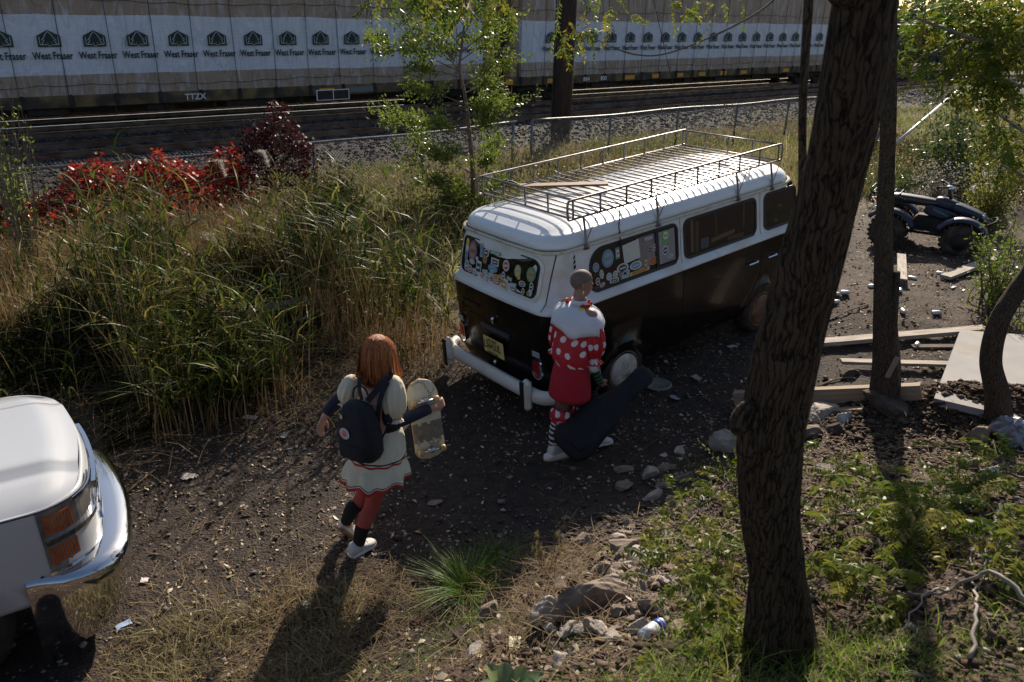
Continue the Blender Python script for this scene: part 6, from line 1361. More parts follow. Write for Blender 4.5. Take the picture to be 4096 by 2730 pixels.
for x in (.15, WB-.12):
    for y in (yc-.2, yc+.2):
        pts_ = [(x+.012*cos(k*1.6)+.02, y+.03*cos(k*.8), .33+.3*k/40) for k in range(0, 41)]; mb.tube([(x+.032*cos(k*.9), y+.032*sin(k*.9), .33+.28*k/40) for k in range(41)], .006, 5)
mb.build('suspension_springs', mat('red spring', (.3, .03, .02), rough=.4), t)
mb = MB()
for y in (yc-.42, yc+.42): mb.tube(curve([(.28, yc+(y-yc)*.6, .36), (.34, y, .36), (.86, y, .36), (.92, yc+(y-yc)*.6, .38)], 4), .014, 6); mb.box((.6, y, .36), (.1, .1, .03))
mb.build('nerf_bars', M_dark, t, smooth=True)
mb = MB(); mb.tube(curve([(.1, yc+.2, .42), (-.15, yc+.22, .48), (-.35, yc+.22, .52)], 4), [.02]*5+[.045]*4, 10); mb.build('exhaust', M_chr, t, smooth=True)
mb = MB(); mb.box((.62, yc, .42), (.55, .3, .3), bev=.05); mb.box((.62, yc, .33), (.9, .75, .05), bev=.02); mb.lathe([(.05, -.5), (.05, .5)], (0, yc, .29), axis=1, n=10); mb.lathe([(.04, -.45), (.04, .45)], (WB, yc, .29), axis=1, n=10); mb.build('engine', M_dark, t)
mb = MB(); mb.tube(curve([(WB-.28, yc, .85), (WB-.36, yc, 1.06)], 2), .025, 8); mb.tube(curve([(WB-.48, yc-.36, 1.09), (WB-.38, yc-.16, 1.08), (WB-.36, yc, 1.05), (WB-.38, yc+.16, 1.08), (WB-.48, yc+.36, 1.09)], 4), .016, 8); hb = mb.build('handlebar', M_dark, t, smooth=True)
for y in (-.36, .36): mb = MB(); mb.tube([(WB-.50, yc+y*1.0, 1.09), (WB-.46, yc+y*.72, 1.087)], .022, 8); mb.build('grip', M_rub, hb, smooth=True)
mb = MB(); mb.ell((WB-.34, yc, 1.04), (.07, .06, .05)); mb.build('speedometer', M_chr, hb, smooth=True)
mb = MB()
for y in (-.26, .26): mb.tube(curve([(.18, yc+y, .80), (.0, yc+y, .86), (-.32, yc+y, .88), (-.40, yc+y, .80), (-.38, yc+y, .72)], 4), .013, 6)
for x in (-.36, -.26, -.16, -.06, .05): mb.tube([(x, yc-.3, .875), (x, yc+.3, .875)], .011, 6)
mb.tube([(-.40, yc-.28, .93), (-.40, yc+.28, .93)], .012, 6); mb.tube([(-.40, yc-.28, .93), (-.36, yc-.28, .87)], .012, 6); mb.tube([(-.40, yc+.28, .93), (-.36, yc+.28, .87)], .012, 6); mb.build('rear_rack', mat('black steel rack', (.03, .03, .03), rough=.35, metal=.4), t, smooth=True)
for y in (yc-.12, yc+.12): mb = MB(); mb.box((-.34, y, .70), (.05, .09, .06), bev=.012); mb.build('tail_light', M_red, t)
mb = MB(); mb.tube(curve([(WB+.3, yc-.25, .55), (WB+.42, yc-.2, .62), (WB+.44, yc+.2, .62), (WB+.3, yc+.25, .55)], 4), .016, 6); mb.build('front_bar', M_dark, t, smooth=True)
# ================================================================ PEOPLE
def ring(c, a, b, ra, rb, n=40, pl=0, amp=0., ph=0., sq=1., lift=None):
    out = []
    for i in range(n):
        t = 2*pi*i/n; k = 1+amp*sin(pl*t+ph)+amp*.4*sin(pl*.5*t+2*ph+1) if pl else 1
        ct, st_ = cos(t), sin(t); ct = math.copysign(abs(ct)**sq, ct); st_ = math.copysign(abs(st_)**sq, st_)
        out.append(np.array(c)+np.array(a)*ra*k*ct+np.array(b)*rb*k*st_+(np.array([0, 0, lift(t)]) if lift else 0))
    return out
def loft(name, rings, mat_, parent, origin=None, cap=(True, True), smooth=True, mrows=None, thick=0, uvs=False, sub=0):
    n = len(rings[0]); V = [p for r in rings for p in r]; F = []; M = []
    for j in range(len(rings)-1):
        for i in range(n): F.append((j*n+i, j*n+(i+1) % n, (j+1)*n+(i+1) % n, (j+1)*n+i)); M.append(mrows[j] if mrows else 0)
    if cap[0]: F.append(tuple(range(n))[::-1]); M.append(mrows[0] if mrows else 0)
    if cap[1]: F.append(tuple((len(rings)-1)*n+i for i in range(n))); M.append(mrows[-1] if mrows else 0)
    uv = None
    if uvs:
        L_ = 0; uv = []
        for j, r in enumerate(rings):
            if j: L_ += np.linalg.norm(np.mean(rings[j], 0)-np.mean(rings[j-1], 0))
            per = sum(np.linalg.norm(r[k]-r[k-1]) for k in range(n))
            for i in range(n): uv.append((per*abs((i/n)-.5), L_))
    o = mk(name, V, F, mat_, parent, smooth, None, origin, uv=uv, midx=M if mrows else None)
    if thick: applied(o, [('SOLIDIFY', dict(thickness=thick, offset=0))])
    return o
def limb_rings(pts, rad, n=18, k=6, flat=1.):
    c = curve(pts, k); rr = np.interp(np.linspace(0, len(rad)-1, len(c)), range(len(rad)), rad); V, F = tube(c, list(rr), n, False, flat); V = np.array(V).reshape(len(c), n, 3); return [list(r) for r in V]
def body(name, parts, mat_, parent, origin, voxel=.0055):
    mb = MB()
    for p_ in parts:
        if p_[0] == 't': mb.tube(curve(p_[1], 5), list(np.interp(np.linspace(0, len(p_[2])-1, 5*(len(p_[1])-1)+1), range(len(p_[2])), p_[2])), 16); [mb.ell(p_[1][k], (p_[2][k if k == 0 else -1],)*3, 12) for k in (0, -1)]
        elif p_[0] == 'e': mb.ell(p_[1], p_[2], 20, R=p_[3] if len(p_) > 3 else None, k=14)
        elif p_[0] == 'l': mb.add([q for r in p_[1] for q in r], [(j*len(p_[1][0])+i, j*len(p_[1][0])+(i+1) % len(p_[1][0]), (j+1)*len(p_[1][0])+(i+1) % len(p_[1][0]), (j+1)*len(p_[1][0])+i) for j in range(len(p_[1])-1) for i in range(len(p_[1][0]))]+[tuple(range(len(p_[1][0])))[::-1], tuple((len(p_[1])-1)*len(p_[1][0])+i for i in range(len(p_[1][0])))])
    o = mb.build(name, mat_, parent, smooth=True, origin=origin)
    applied(o, [('REMESH', dict(mode='VOXEL', voxel_size=voxel)), ('SMOOTH', dict(factor=.5, iterations=4))])
    for p_ in o.data.polygons: p_.use_smooth = True
    return o
def hand(wrist, d, palm_n, curl, side, sc=1.):      # five fingers; d = pointing direction, palm_n = way the palm faces, side = thumb side sign
    d = np.array(d, float); d /= np.linalg.norm(d); pn = np.array(palm_n, float); pn -= d*np.dot(pn, d); pn /= np.linalg.norm(pn); sv = np.cross(pn, d)*side
    w_ = np.array(wrist, float); P = []
    for k, (o_, L_) in enumerate(((.030, .072), (.010, .080), (-.010, .074), (-.028, .058))):
        b = w_+d*.085*sc+sv*o_*sc; P.append(('t', [w_+d*.01*sc+sv*o_*.5*sc, b], [.016*sc, .0115*sc])); q = b; dd = d.copy(); pts = [b]
        for j in range(3): a = curl*(.6+.5*j); dd = d*cos(a)+pn*sin(a); q = q+dd*L_*sc*(.42, .32, .26)[j]; pts.append(q)
        P.append(('t', pts, [.0092*sc, .0088*sc, .008*sc, .0068*sc]))
    tb = w_+d*.03*sc+sv*.028*sc; P.append(('t', [w_+d*.015*sc+sv*.012*sc, tb, tb+(sv*.6+d*.7+pn*.3)*.035*sc, tb+(sv*.35+d*.9+pn*.5)*.062*sc], [.014*sc, .0125*sc, .0105*sc, .008*sc]))
    return P
M_skin = mat('skin', (.48, .27, .20), (.42, .22, .16), rough=.5, nscale=8); M_navy = mat('dark navy knit', (.012, .013, .03), (.02, .02, .04), rough=.9, nscale=30)
M_cream_c = mat('cream cotton', (.66, .61, .47), (.58, .53, .40), rough=.85, nscale=5, bump=.8, bscale=16); M_blkb = mat('black braid', (.015, .012, .012), rough=.9); M_redb = mat('red braid', (.40, .02, .025), rough=.85)
M_stk = mat('coral red tights', (.42, .075, .055), (.36, .06, .045), rough=.8, nscale=20); M_sock = mat('black sock', (.012, .011, .012), rough=.95); M_shoe = mat('white canvas shoe', (.62, .62, .60), (.45, .44, .41), rough=.75, nscale=9); M_sole = mat('white rubber sole', (.7, .69, .66), rough=.5); M_tan = mat('tan gum sole', (.22, .12, .06), rough=.7)
M_hair = mat('auburn hair', (.22, .065, .022), (.42, .15, .06), rough=.6, nscale=9, stretch=(9, 9, .8), bump=1., bscale=6)
def shoe(parent, og, heel, toe, up, name='shoe', hi=.11, w_=.045, sole_m=None):
    heel, toe = np.array(heel), np.array(toe); d = toe-heel; L_ = np.linalg.norm(d); d /= L_; up = np.array(up, float); up -= d*np.dot(up, d); up /= np.linalg.norm(up); s_ = np.cross(d, up); R = []
    for f, w, h in ((-.02, .3, .5), (0, .75, .75), (.1, .9, 1.0), (.3, .95, .98), (.5, .95, .62), (.7, 1.08, .48), (.88, .95, .4), (.98, .6, .3), (1.01, .2, .15)):
        c = heel+d*L_*f+up*hi*h*.5; R.append(ring(c, s_, up, w_*w, hi*h*.5, 20, sq=.8))
    o = loft(name, R, M_shoe, parent, og); R = []
    for f, w in ((-.03, .5), (0, .9), (.1, 1.03), (.3, 1.05), (.5, 1.05), (.7, 1.18), (.88, 1.05), (.98, .75), (1.03, .3)): R.append(ring(heel+d*L_*f+up*.008, s_, up, w_*w, .014, 20, sq=.5))
    loft('sole', R, sole_m or M_sole, o, og-np.array(og)+np.array(og)); 
    mb = MB()
    for k in range(5): c = heel+d*L_*(.36+.07*k)+up*(hi*(.93-.1*k)); mb.tube([c-s_*.022, c+up*.004, c+s_*.022], .003, 4)
    mb.build('laces', M_sole, o, origin=og); return o
# ---------------------------------------------------------------- woman with the skateboard
yr = 5.08
og = on(825, 1278); og = np.array([og[0], og[1], og[2]]); YW = og[1]
W1 = thing('person', 'woman with auburn hair in a cream dress and red tights, walking, with backpack and skateboard', 'person', og)
A = lambda px, py, dy=0.: at(px, py, YW+dy)
fwd = np.array([.62, .78, 0]); rgt = np.array([.78, -.62, 0]); UP_ = np.array([0, 0, 1.])
hip = A(862, 1020, .16); neck = A(872, 868, .24); headc = A(871, 812, .27); shL = neck-rgt*.165+[0, 0, -.055]; shR = neck+rgt*.165+[0, 0, -.055]
kR = A(858, 1150, .14); aR = A(824, 1250, .02); kL = A(838, 1130, .20); aL = A(795, 1200, .17)
eL = A(772, 925, .34); wL = A(744, 960, .30); eR = A(900, 968, .12); wR = A(998, 936, .36)
hL = hand(wL, wL-eL+np.array([-.02, 0, -.2]), rgt, .5, 1, .95); hR = hand(wR, (wR-eR)+np.array([.0, .05, .06]), np.array([.3, .9, 0]), 1.15, 1, .95)
shR0 = aR+np.array([-.055, -.05, 0]); shR0[2] = og[2]+.005; shR1 = shR0+np.array([.15, .19, .0]); shL0 = aL+np.array([-.05, -.03, -.05]); shL1 = shL0+np.array([.07, .12, -.17])
bp = [('t', [hip-[0, 0, .02], hip+[0, 0, .14], (hip+neck)/2+[0, 0, .08], neck-[0, 0, .06]], [.14, .115, .13, .09]), ('t', [shL, neck-[0, 0, .05], shR], [.055, .06, .055]), ('t', [neck-[0, 0, .05], neck+[0, 0, .07], headc], [.05, .047, .05]),
      ('e', headc+[0, 0, .01], (.075, .092, .11)), ('e', headc+fwd*.045-[0, 0, .055], (.05, .055, .055)), ('e', headc+fwd*.105-[0, 0, .02], (.012, .02, .02)), ('t', [shL, eL, wL], [.05, .04, .026]), ('t', [shR, eR, wR], [.05, .04, .026]),
      ('t', [hip-rgt*.07, kL, aL], [.085, .055, .036]), ('t', [hip+rgt*.07, kR, aR], [.09, .058, .038]), ('t', [aR, shR1*.5+shR0*.5+[0, 0, .03]], [.036, .028]), ('t', [aL, (shL0+shL1)/2+np.array([.02, .03, .02])], [.034, .028])]+hL+hR
body('body', bp, M_skin, W1, og)
# tights, socks, sleeves
def sleeve(name, a, b, pts, rad, m_, parent, og, n=20, mr=None, cap=True):
    R = limb_rings(pts, rad, n, 8); i0, i1 = int(a*(len(R)-1)), int(b*(len(R)-1))+1; return loft(name, R[i0:i1], m_, parent, og, (cap, cap))
for s_, h_, k_, a_ in ((-1, hip-rgt*.07, kL, aL), (1, hip+rgt*.07, kR, aR)):
    cm = (k_+a_)/2-fwd*.022
    sleeve('tights', .15, 1., [h_, k_, cm, a_], [.094, .062, .056, .040], M_stk, W1, og)
    sleeve('sock', .58 if s_ < 0 else .74, 1., [h_, k_, cm, a_], [.098, .067, .061, .045], M_sock, W1, og)
sleeve('sleeve', .1, .93, [shL, eL, wL], [.06, .05, .037], M_navy, W1, og); sleeve('sleeve', .1, .97, [shR, eR, wR], [.06, .056, .038], M_navy, W1, og)
# dress
R = []; mr = []
prof = [(neck+[0, 0, .015], .062, .058, 0, 0), (neck-[0, 0, .02], .085, .075, 0, 0), (neck-[0, 0, .055], .15, .09, 0, 0), (neck-[0, 0, .09], .172, .105, 0, 0), (neck-[0, 0, .15], .168, .12, 0, 0), (neck-[0, 0, .24], .155, .125, 14, .01), (neck-[0, 0, .34], .138, .115, 14, .012)]
for c_, ra, rb, pl, am in prof: R.append(ring(c_, rgt, fwd, ra, rb, 96, pl, am)); mr.append(0)
wc = neck-[0, 0, .34]; hc = A(863, 1094, .13); 
def dl(f): return wc+(hc-wc)*f
rows = [(.06, .150, 0), (.16, .172, 0), (.30, .198, 0), (.45, .214, 0), (.56, .222, 0), (.585, .224, 1), (.60, .2245, 0), (.635, .226, 2), (.655, .227, 0), (.70, .228, 0), (.74, .242, 0), (.85, .258, 0), (.925, .266, 0), (.94, .268, 1), (.955, .269, 0), (.98, .271, 2), (1.0, .273, 2)]
for f, ra, mi in rows:
    am = .012 if f < .6 else .035+.03*max(0, f-.7)*3; lf = (lambda t, f=f: .0+.03*f*f*sin(t*1+1.0)-(.010*sin(11*t)+.009*sin(7*t+1.3)+.006*sin(17*t))*f*(f > .7))
    R.append(ring(dl(f), rgt, fwd, ra, ra*.86, 96, 9 if f < .6 else 11, am, .4+f, lift=lf)); mr.append(mi)
dress = loft('dress', R, [M_cream_c, M_blkb, M_redb], W1, og, (False, False), mrows=mr[1:]+[0]); applied(dress, [('SOLIDIFY', dict(thickness=.004, offset=0))])
for p_ in dress.data.polygons: p_.use_smooth = True
loft('collar', [ring(neck+[0, 0, .018], rgt, fwd, .066, .062, 30), ring(neck+[0, 0, .004], rgt, fwd, .074, .068, 30)], M_redb, dress, og, (False, False), thick=.005)
def puff(name, c0, c1, r, m_, parent, og, trim=True, n=44, pl=11, rt=.5, uvs=False):
    c0, c1 = np.array(c0), np.array(c1); t = c1-c0; u, v, tt = frame(t); L_ = np.linalg.norm(t); R = []
    for f, k in ((-.05, .2), (.0, .55), (.1, .80), (.25, .97), (.45, 1.05), (.65, 1.04), (.82, .88), (.93, rt+.06), (.97, rt), (1.0, rt), (1.03, rt+.1), (1.07, rt+.22)):
        R.append(ring(c0+t*f, u, v, r*k, r*k, n, pl, .10*min(1, max(0, f)*1.8), .5+f))
    return loft(name, R, m_ if not trim else [m_, M_redb], parent, og, (True, False), mrows=([0]*8+[1]+[0]*2) if trim else None, uvs=uvs)
puff('puff_sleeve', A(812, 868, .30)+[0, 0, 0], A(793, 925, .32),   .074, M_cream_c, dress, og); puff('puff_sleeve', A(902, 868, .14), A(908, 962, .10), .084, M_cream_c, dress, og)
mb = MB(); mb.tube(curve([A(862, 985, -.02), A(885, 985, -.0), A(915, 974, .04), A(935, 965, .1)], 4), .0, 4)
loft('waist_sash', [ring(wc+(hc-wc)*f-[0, 0, 0], rgt, fwd, r_, r_*.86, 48) for f, r_ in ((-.09, .150), (-.08, .157), (.0, .160), (.085, .166), (.095, .158))], [M_redb, M_blkb], dress, og, (False, False), mrows=[0, 1, 1, 0])
# hair: bob of strands over a cap
hc_ = headc+[0, 0, .03]; R = []
hp = [(.15, .02), (.145, .05), (.12, .092), (.08, .118), (.03, .130), (-.03, .134), (-.09, .140), (-.13, .148), (-.155, .142), (-.165, .11)]
hc2 = headc
for z_, r_ in hp: R.append(ring(hc2+[0, 0, z_-.01]-fwd*.012, rgt, fwd, r_*.88, r_*.88, 60, 19, .012, z_*20, lift=lambda t, z_=z_: (-.012*sin(7*t) if z_ < -.1 else 0)+(.05*max(0, sin(t))**2 if z_ < -.08 else 0)))
R = R[:-1]
hair = loft('hair', R, M_hair, W1, og, (True, False))
n = 5200; th = RNG.uniform(0, 2*pi, n); V = []; seg = 7; Vs = np.zeros((n, (seg+1)*2, 3)); rr_ = np.interp
zs = np.array([z for z, r in hp])[::-1]; rs = np.array([r*.95 for z, r in hp])[::-1]; ln = RNG.uniform(.85, 1.08, n); z1 = .14-RNG.uniform(0, .06, n)
for i in range(seg+1):
    z_ = z1+(-.185*ln-z1)*i/seg; r_ = np.interp(z_, zs, rs)*(1.015+.03*RNG.uniform(-1, 1, n)*(i/seg))+.004+np.where(z_ < -.13, .012*RNG.normal(size=n), 0); tt = th+.10*np.sin(3*th+i*.7)*i/seg
    c = hc2[None]+np.outer(np.cos(tt)*r_, rgt)+np.outer(np.sin(tt)*r_*.98, fwd)-fwd*.012+np.outer(z_-.01, UP_); sd_ = np.outer(-np.sin(tt), rgt)+np.outer(np.cos(tt), fwd)
    w_ = .0035*(1-.7*i/seg); Vs[:, 2*i] = c-sd_*w_; Vs[:, 2*i+1] = c+sd_*w_
Vs += (RNG.normal(size=(n, 1, 3))*.010)*np.linspace(0, 1, (seg+1)*2)[None, :, None]**1.5; Vs[:, :, 2] -= (RNG.uniform(-.015, .035, n)[:, None]*np.linspace(0, 1, (seg+1)*2)[None]**3)
base = (np.arange(n)*(seg+1)*2)[:, None]; q = [np.array([[2*i, 2*i+1, 2*i+3, 2*i+2]])+base for i in range(seg)]
mkveg('hair_strands', [((Vs-og).reshape(-1, 3), q, np.repeat(RNG.uniform(0, 1, n), (seg+1)*2))], leafmat('auburn strand', [(.14, .035, .012), (.36, .10, .03), (.6, .25, .09), (.45, .14, .045)], .3, .5, .3), hair)
dR = A(848, 1262, .12)-aR
shoe(W1, og, shR0, shR1, UP_, hi=.115, w_=.048)
shoe(W1, og, shL0, shL1, np.array([.35, .55, .55]), hi=.115, w_=.046, sole_m=M_tan)
# backpack
M_bag2 = mat('navy canvas', (.007, .0075, .012), (.013, .014, .022), rough=.85, nscale=25, bump=.2)
bc = A(826, 985, .01); bpk = thing('backpack', 'dark navy backpack with a round red and white badge worn by the auburn haired woman', 'backpack', bc); bx = np.array([.86, -.50, 0]); by = np.array([.50, .86, 0]); tl = np.array([-.02, -.01, 1.]); tl /= np.linalg.norm(tl)
R = []
for z_, a_, b_ in ((-.225, .10, .05), (-.22, .145, .085), (-.17, .168, .105), (-.05, .168, .105), (.05, .155, .098), (.13, .128, .085), (.18, .105, .07), (.205, .08, .05), (.21, .04, .02)): R.append(ring(bc+tl*z_, bx, by, a_, b_, 32, sq=.62, pl=5, amp=.012, ph=z_*9))
bb = loft('pack_body', R, M_bag2, bpk, bc)
R = [ring(bc+tl*z_-by*.085, bx, by, a_, b_, 28, sq=.6) for z_, a_, b_ in ((-.21, .07, .02), (-.20, .118, .035), (-.13, .118, .036), (-.095, .11, .03), (-.09, .05, .01))]; loft('front_pocket', R, M_bag2, bpk, bc)
def badge(px, py, r, cols, name, txt=None):
    c = bc+bx*px+tl*py-by*.108; u, v = bx, tl; mb = MB(); mb.prism([(r*cos(2*pi*i/28), r*sin(2*pi*i/28)) for i in range(28)], c, u, v, .0035); o = mb.build(name, cols[0], bpk, origin=bc); return o, c
M_wbad = mat('white badge', (.68, .66, .64), rough=.6); M_rbad = mat('red badge', (.45, .03, .04), rough=.6)
nb = -np.cross(bx, tl); nb = by*-1
b_o, c_ = badge(-.045, -.005, .044, [M_wbad], 'logo_badge')
def disc(c, r, m_, nm, off, poly=None): mb = MB(); mb.prism(poly or [(r*cos(2*pi*i/28), r*sin(2*pi*i/28)) for i in range(28)], c+nb*off, bx, tl, .002); return mb.build(nm, m_, b_o, origin=bc)
rg_ = MB()
for i in range(16): a = 2*pi*i/16; rg_.prism([(.037*cos(a-.12), .037*sin(a-.12)), (.037*cos(a+.12), .037*sin(a+.12)), (.030*cos(a+.1), .030*sin(a+.1)), (.030*cos(a-.1), .030*sin(a-.1))], c_+nb*.002, bx, tl, .003)
rg_.build('badge_lettering', M_rbad, b_o, origin=bc); disc(c_, .022, M_rbad, 'badge_centre', .003); mb = MB(); mb.tube(curve([c_+nb*.006+bx*a+tl*b for a, b in ((-.010, -.006), (-.006, .008), (.006, .011), (.011, .0), (.002, -.004))], 4), .0022, 4); mb.build('badge_emblem', M_wbad, b_o, origin=bc)
mb = MB(); mb.prism([(.011*cos(2*pi*i/16), .018*sin(2*pi*i/16)) for i in range(16)], bc+bx*-.075+tl*.115-by*.095, bx, tl, .004); mb.build('small_pin', mat('pale yellow pin', (.55, .5, .3), rough=.5), bpk, origin=bc)
def strap(name, pts, w_, m_, parent, og, th=.006, nrm=None):
    c = curve(pts, 6); V = []; F = []
    for i, p in enumerate(c):
        t = c[min(i+1, len(c)-1)]-c[max(i-1, 0)]; n_ = np.array(nrm if nrm is not None else -by); s_ = np.cross(t, n_); s_ /= np.linalg.norm(s_); n_ = n_/np.linalg.norm(n_)
        V += [p-s_*w_/2, p+s_*w_/2, p+s_*w_/2+n_*th, p-s_*w_/2+n_*th]
    for i in range(len(c)-1):
        for k in range(4): F.append((4*i+k, 4*i+(k+1) % 4, 4*i+4+(k+1) % 4, 4*i+4+k))
    return mk(name, V, F, m_, parent, False, None, og)
strap('shoulder_strap', [A(832, 920, .03), A(826, 888, .08), A(828, 862, .14), A(838, 850, .24)], .032, M_bag2, bpk, bc); strap('shoulder_strap', [A(845, 922, .03), A(868, 895, .05), A(893, 868, .07), A(903, 856, .13), A(897, 850, .22)], .045, M_bag2, bpk, bc)
strap('shoulder_strap', [A(891, 878, .06), A(878, 905, .03), A(870, 945, .01), A(868, 990, .0)], .04, M_bag2, bpk, bc)
strap('strap_tail', [A(902, 967, .0), A(890, 985, -.0), A(872, 1020, .0), A(862, 1035, .02)], .012, M_bag2, bpk, bc); strap('carry_handle', [A(812, 915, .0), A(814, 895, .0), A(826, 886, .0), A(840, 895, .0), A(848, 912, .0)], .014, M_bag2, bpk, bc)
# skateboard
c0 = A(967, 878, .37); c1 = A(994, 1062, .35); sk = thing('skateboard', 'white skateboard with a chain pattern held underside out under the woman\'s right arm', 'skateboard', (c0+c1)/2); og2 = (c0+c1)/2
dl_ = c1-c0; L_ = np.linalg.norm(dl_); dl_ /= L_; view = og2-np.array([0, 0, CAMZ]); view /= np.linalg.norm(view); wv = np.cross(dl_, view); wv /= np.linalg.norm(wv); wv = wv+view*.25; wv -= dl_*np.dot(wv, dl_); wv /= np.linalg.norm(wv); nv = np.cross(wv, dl_)
if np.dot(nv, view) > 0: nv = -nv                    # nv points to the camera side = underside
hw_ = .118; n_ = 40; P = []
def brd(f, s_): return None
V = []; F = []; nf, ns_ = 34, 11
for lay in (0, 1):
    for i in range(nf):
        f = i/(nf-1); x_ = (f-.5)*L_; e = max(0, abs(x_)-(L_/2-hw_)); w_ = sqrt(max(0, 1-(e/hw_)**2))*hw_+.0005; kick = -.9*max(0, abs(x_)-(L_/2-.17))**1.5
        for j in range(ns_): s_ = (j/(ns_-1)*2-1); V.append(og2+dl_*x_+wv*w_*s_+nv*((kick*-1)*-1+(.006 if lay == 0 else -.006)-.006*s_*s_))
for i in range(nf-1):
    for j in range(ns_-1):
        a = i*ns_+j; F.append((a, a+ns_, a+ns_+1, a+1)); b = a+nf*ns_; F.append((b, b+1, b+ns_+1, b+ns_))
for i in range(nf-1):
    for j in (0, ns_-1): a = i*ns_+j; F.append((a, a+ns_, a+ns_+nf*ns_, a+nf*ns_))
mi = [0 if True else 1]*len(F)
nb_ = (nf-1)*(ns_-1); mi = []
for i in range(nf-1):
    for j in range(ns_-1): f = i/(nf-1); mi += [1 if .48 < f+.008*sin(j*2.3) < .70 else 0, 2]
mi += [3]*(2*(nf-1))
mk('deck', V, F, [mat('white board base', (.62, .60, .48), (.5, .48, .38), rough=.35, nscale=12), mat('worn board wood', (.24, .21, .16), (.15, .13, .10), rough=.6, nscale=30, stretch=(1, 1, 1)), mat('black grip', (.01, .01, .01), rough=.95), mat('maple edge', (.45, .3, .12), rough=.5)], sk, False, None, og2, midx=mi)
M_tr = mat('truck metal', (.5, .5, .52), rough=.3, metal=.9); M_wl = mat('yellowed wheel', (.55, .42, .2), (.4, .28, .1), rough=.5, nscale=15); M_chn = mat('printed grey chain', (.22, .20, .17), rough=.6)
for x_ in (-L_*.29, L_*.32):
    c = og2+dl_*x_; mb = MB(); mb.tube([c-wv*.075+nv*.05, c+wv*.075+nv*.05], .009, 8); mb.tube([c-wv*.03+nv*.03, c+wv*.03+nv*.03], .018, 8); mb.tube([c+nv*.005, c+nv*.055], .018, 8); tr_ = mb.build('truck', M_tr, sk, origin=og2, smooth=True)
    for s_ in (-1, 1): cc = c+wv*.09*s_+nv*.05; mb = MB(); mb.tube([cc-wv*.018, cc-wv*.012, cc+wv*.012, cc+wv*.018], [.019, .026, .026, .019], 18); mb.build('wheel', M_wl, tr_, origin=og2, smooth=True)
def chain(p0, p1):
    k = max(2, int(np.linalg.norm(np.array(p1)-np.array(p0))/.024)); mb = MB()
    for i in range(k):
        f = (i+.5)/k; q = np.array(p0)*(1-f)+np.array(p1)*f; dd_ = np.array(p1)-np.array(p0); dd_ /= np.linalg.norm(dd_); L2 = .015; w2 = .008 if i % 2 == 0 else .003; pts = []
        for a in np.linspace(0, 2*pi, 11): u_ = q+dd_*L2*cos(a)+np.array([-dd_[1], dd_[0]])*w2*sin(a); pts.append(og2+dl_*u_[0]+wv*u_[1]+nv*.0075)
        mb.tube(pts, .0022, 4)
    mb.build('printed_chain', M_chn, sk, origin=og2)
for a, b in (((-.36, -.05), (-.33, .02)), ((-.34, .01), (-.22, .06)), ((-.22, .07), (-.28, .09)), ((-.22, .06), (-.15, -.03)), ((-.15, -.03), (-.12, -.09)), ((.13, -.08), (.17, -.09)), ((.13, -.03), (.2, .02)), ((.12, .03), (.19, .03)), ((.16, .09), (.2, .05)), ((-.33, -.08), (-.35, -.02))): chain(a, b)
# ---------------------------------------------------------------- person in clown costume with the guitar bag
q0 = on(1272, 1053); og = q0.copy(); YC = og[1]
C1 = thing('person', 'shaven headed person in red polka dot blouse and red skirt carrying a guitar bag', 'person', og); A = lambda px, py, dy=0.: at(px, py, YC+dy)
fwd = np.array([.80, .60, 0]); rgt = np.array([.60, -.80, 0])
headc = A(1337, 652, .16); neck = A(1330, 700, .14); hip = A(1312, 850, .06); shL = neck-rgt*.17+[0, 0, -.05]; shR = neck+rgt*.17+[0, 0, -.05]
kL = A(1290, 950, .02); aL = A(1272, 1030, .02); kR = A(1340, 935, .22); aR = A(1370, 1012, .20); eR = A(1364, 815, -.02); wR = A(1377, 872, .04); eL = A(1278, 800, .36); wL = A(1330, 850, .42)
hF = np.array([.93, .32, -.2]); hF /= np.linalg.norm(hF); hS = np.cross(hF, UP_); hS /= np.linalg.norm(hS); hU = np.cross(hS, hF); RH = np.stack([hF, -hS, hU], 1)
hp_ = lambda a, b, c: headc+hF*a+hS*b+hU*c
hR = hand(wR, (wR-eR)/np.linalg.norm(wR-eR)+np.array([.25, .1, 0]), np.array([.2, .9, -.2]), .9, -1, .95); hL2 = hand(wL, np.array([.7, -.3, -.3]), np.array([.3, -.9, 0]), .9, 1, .95)
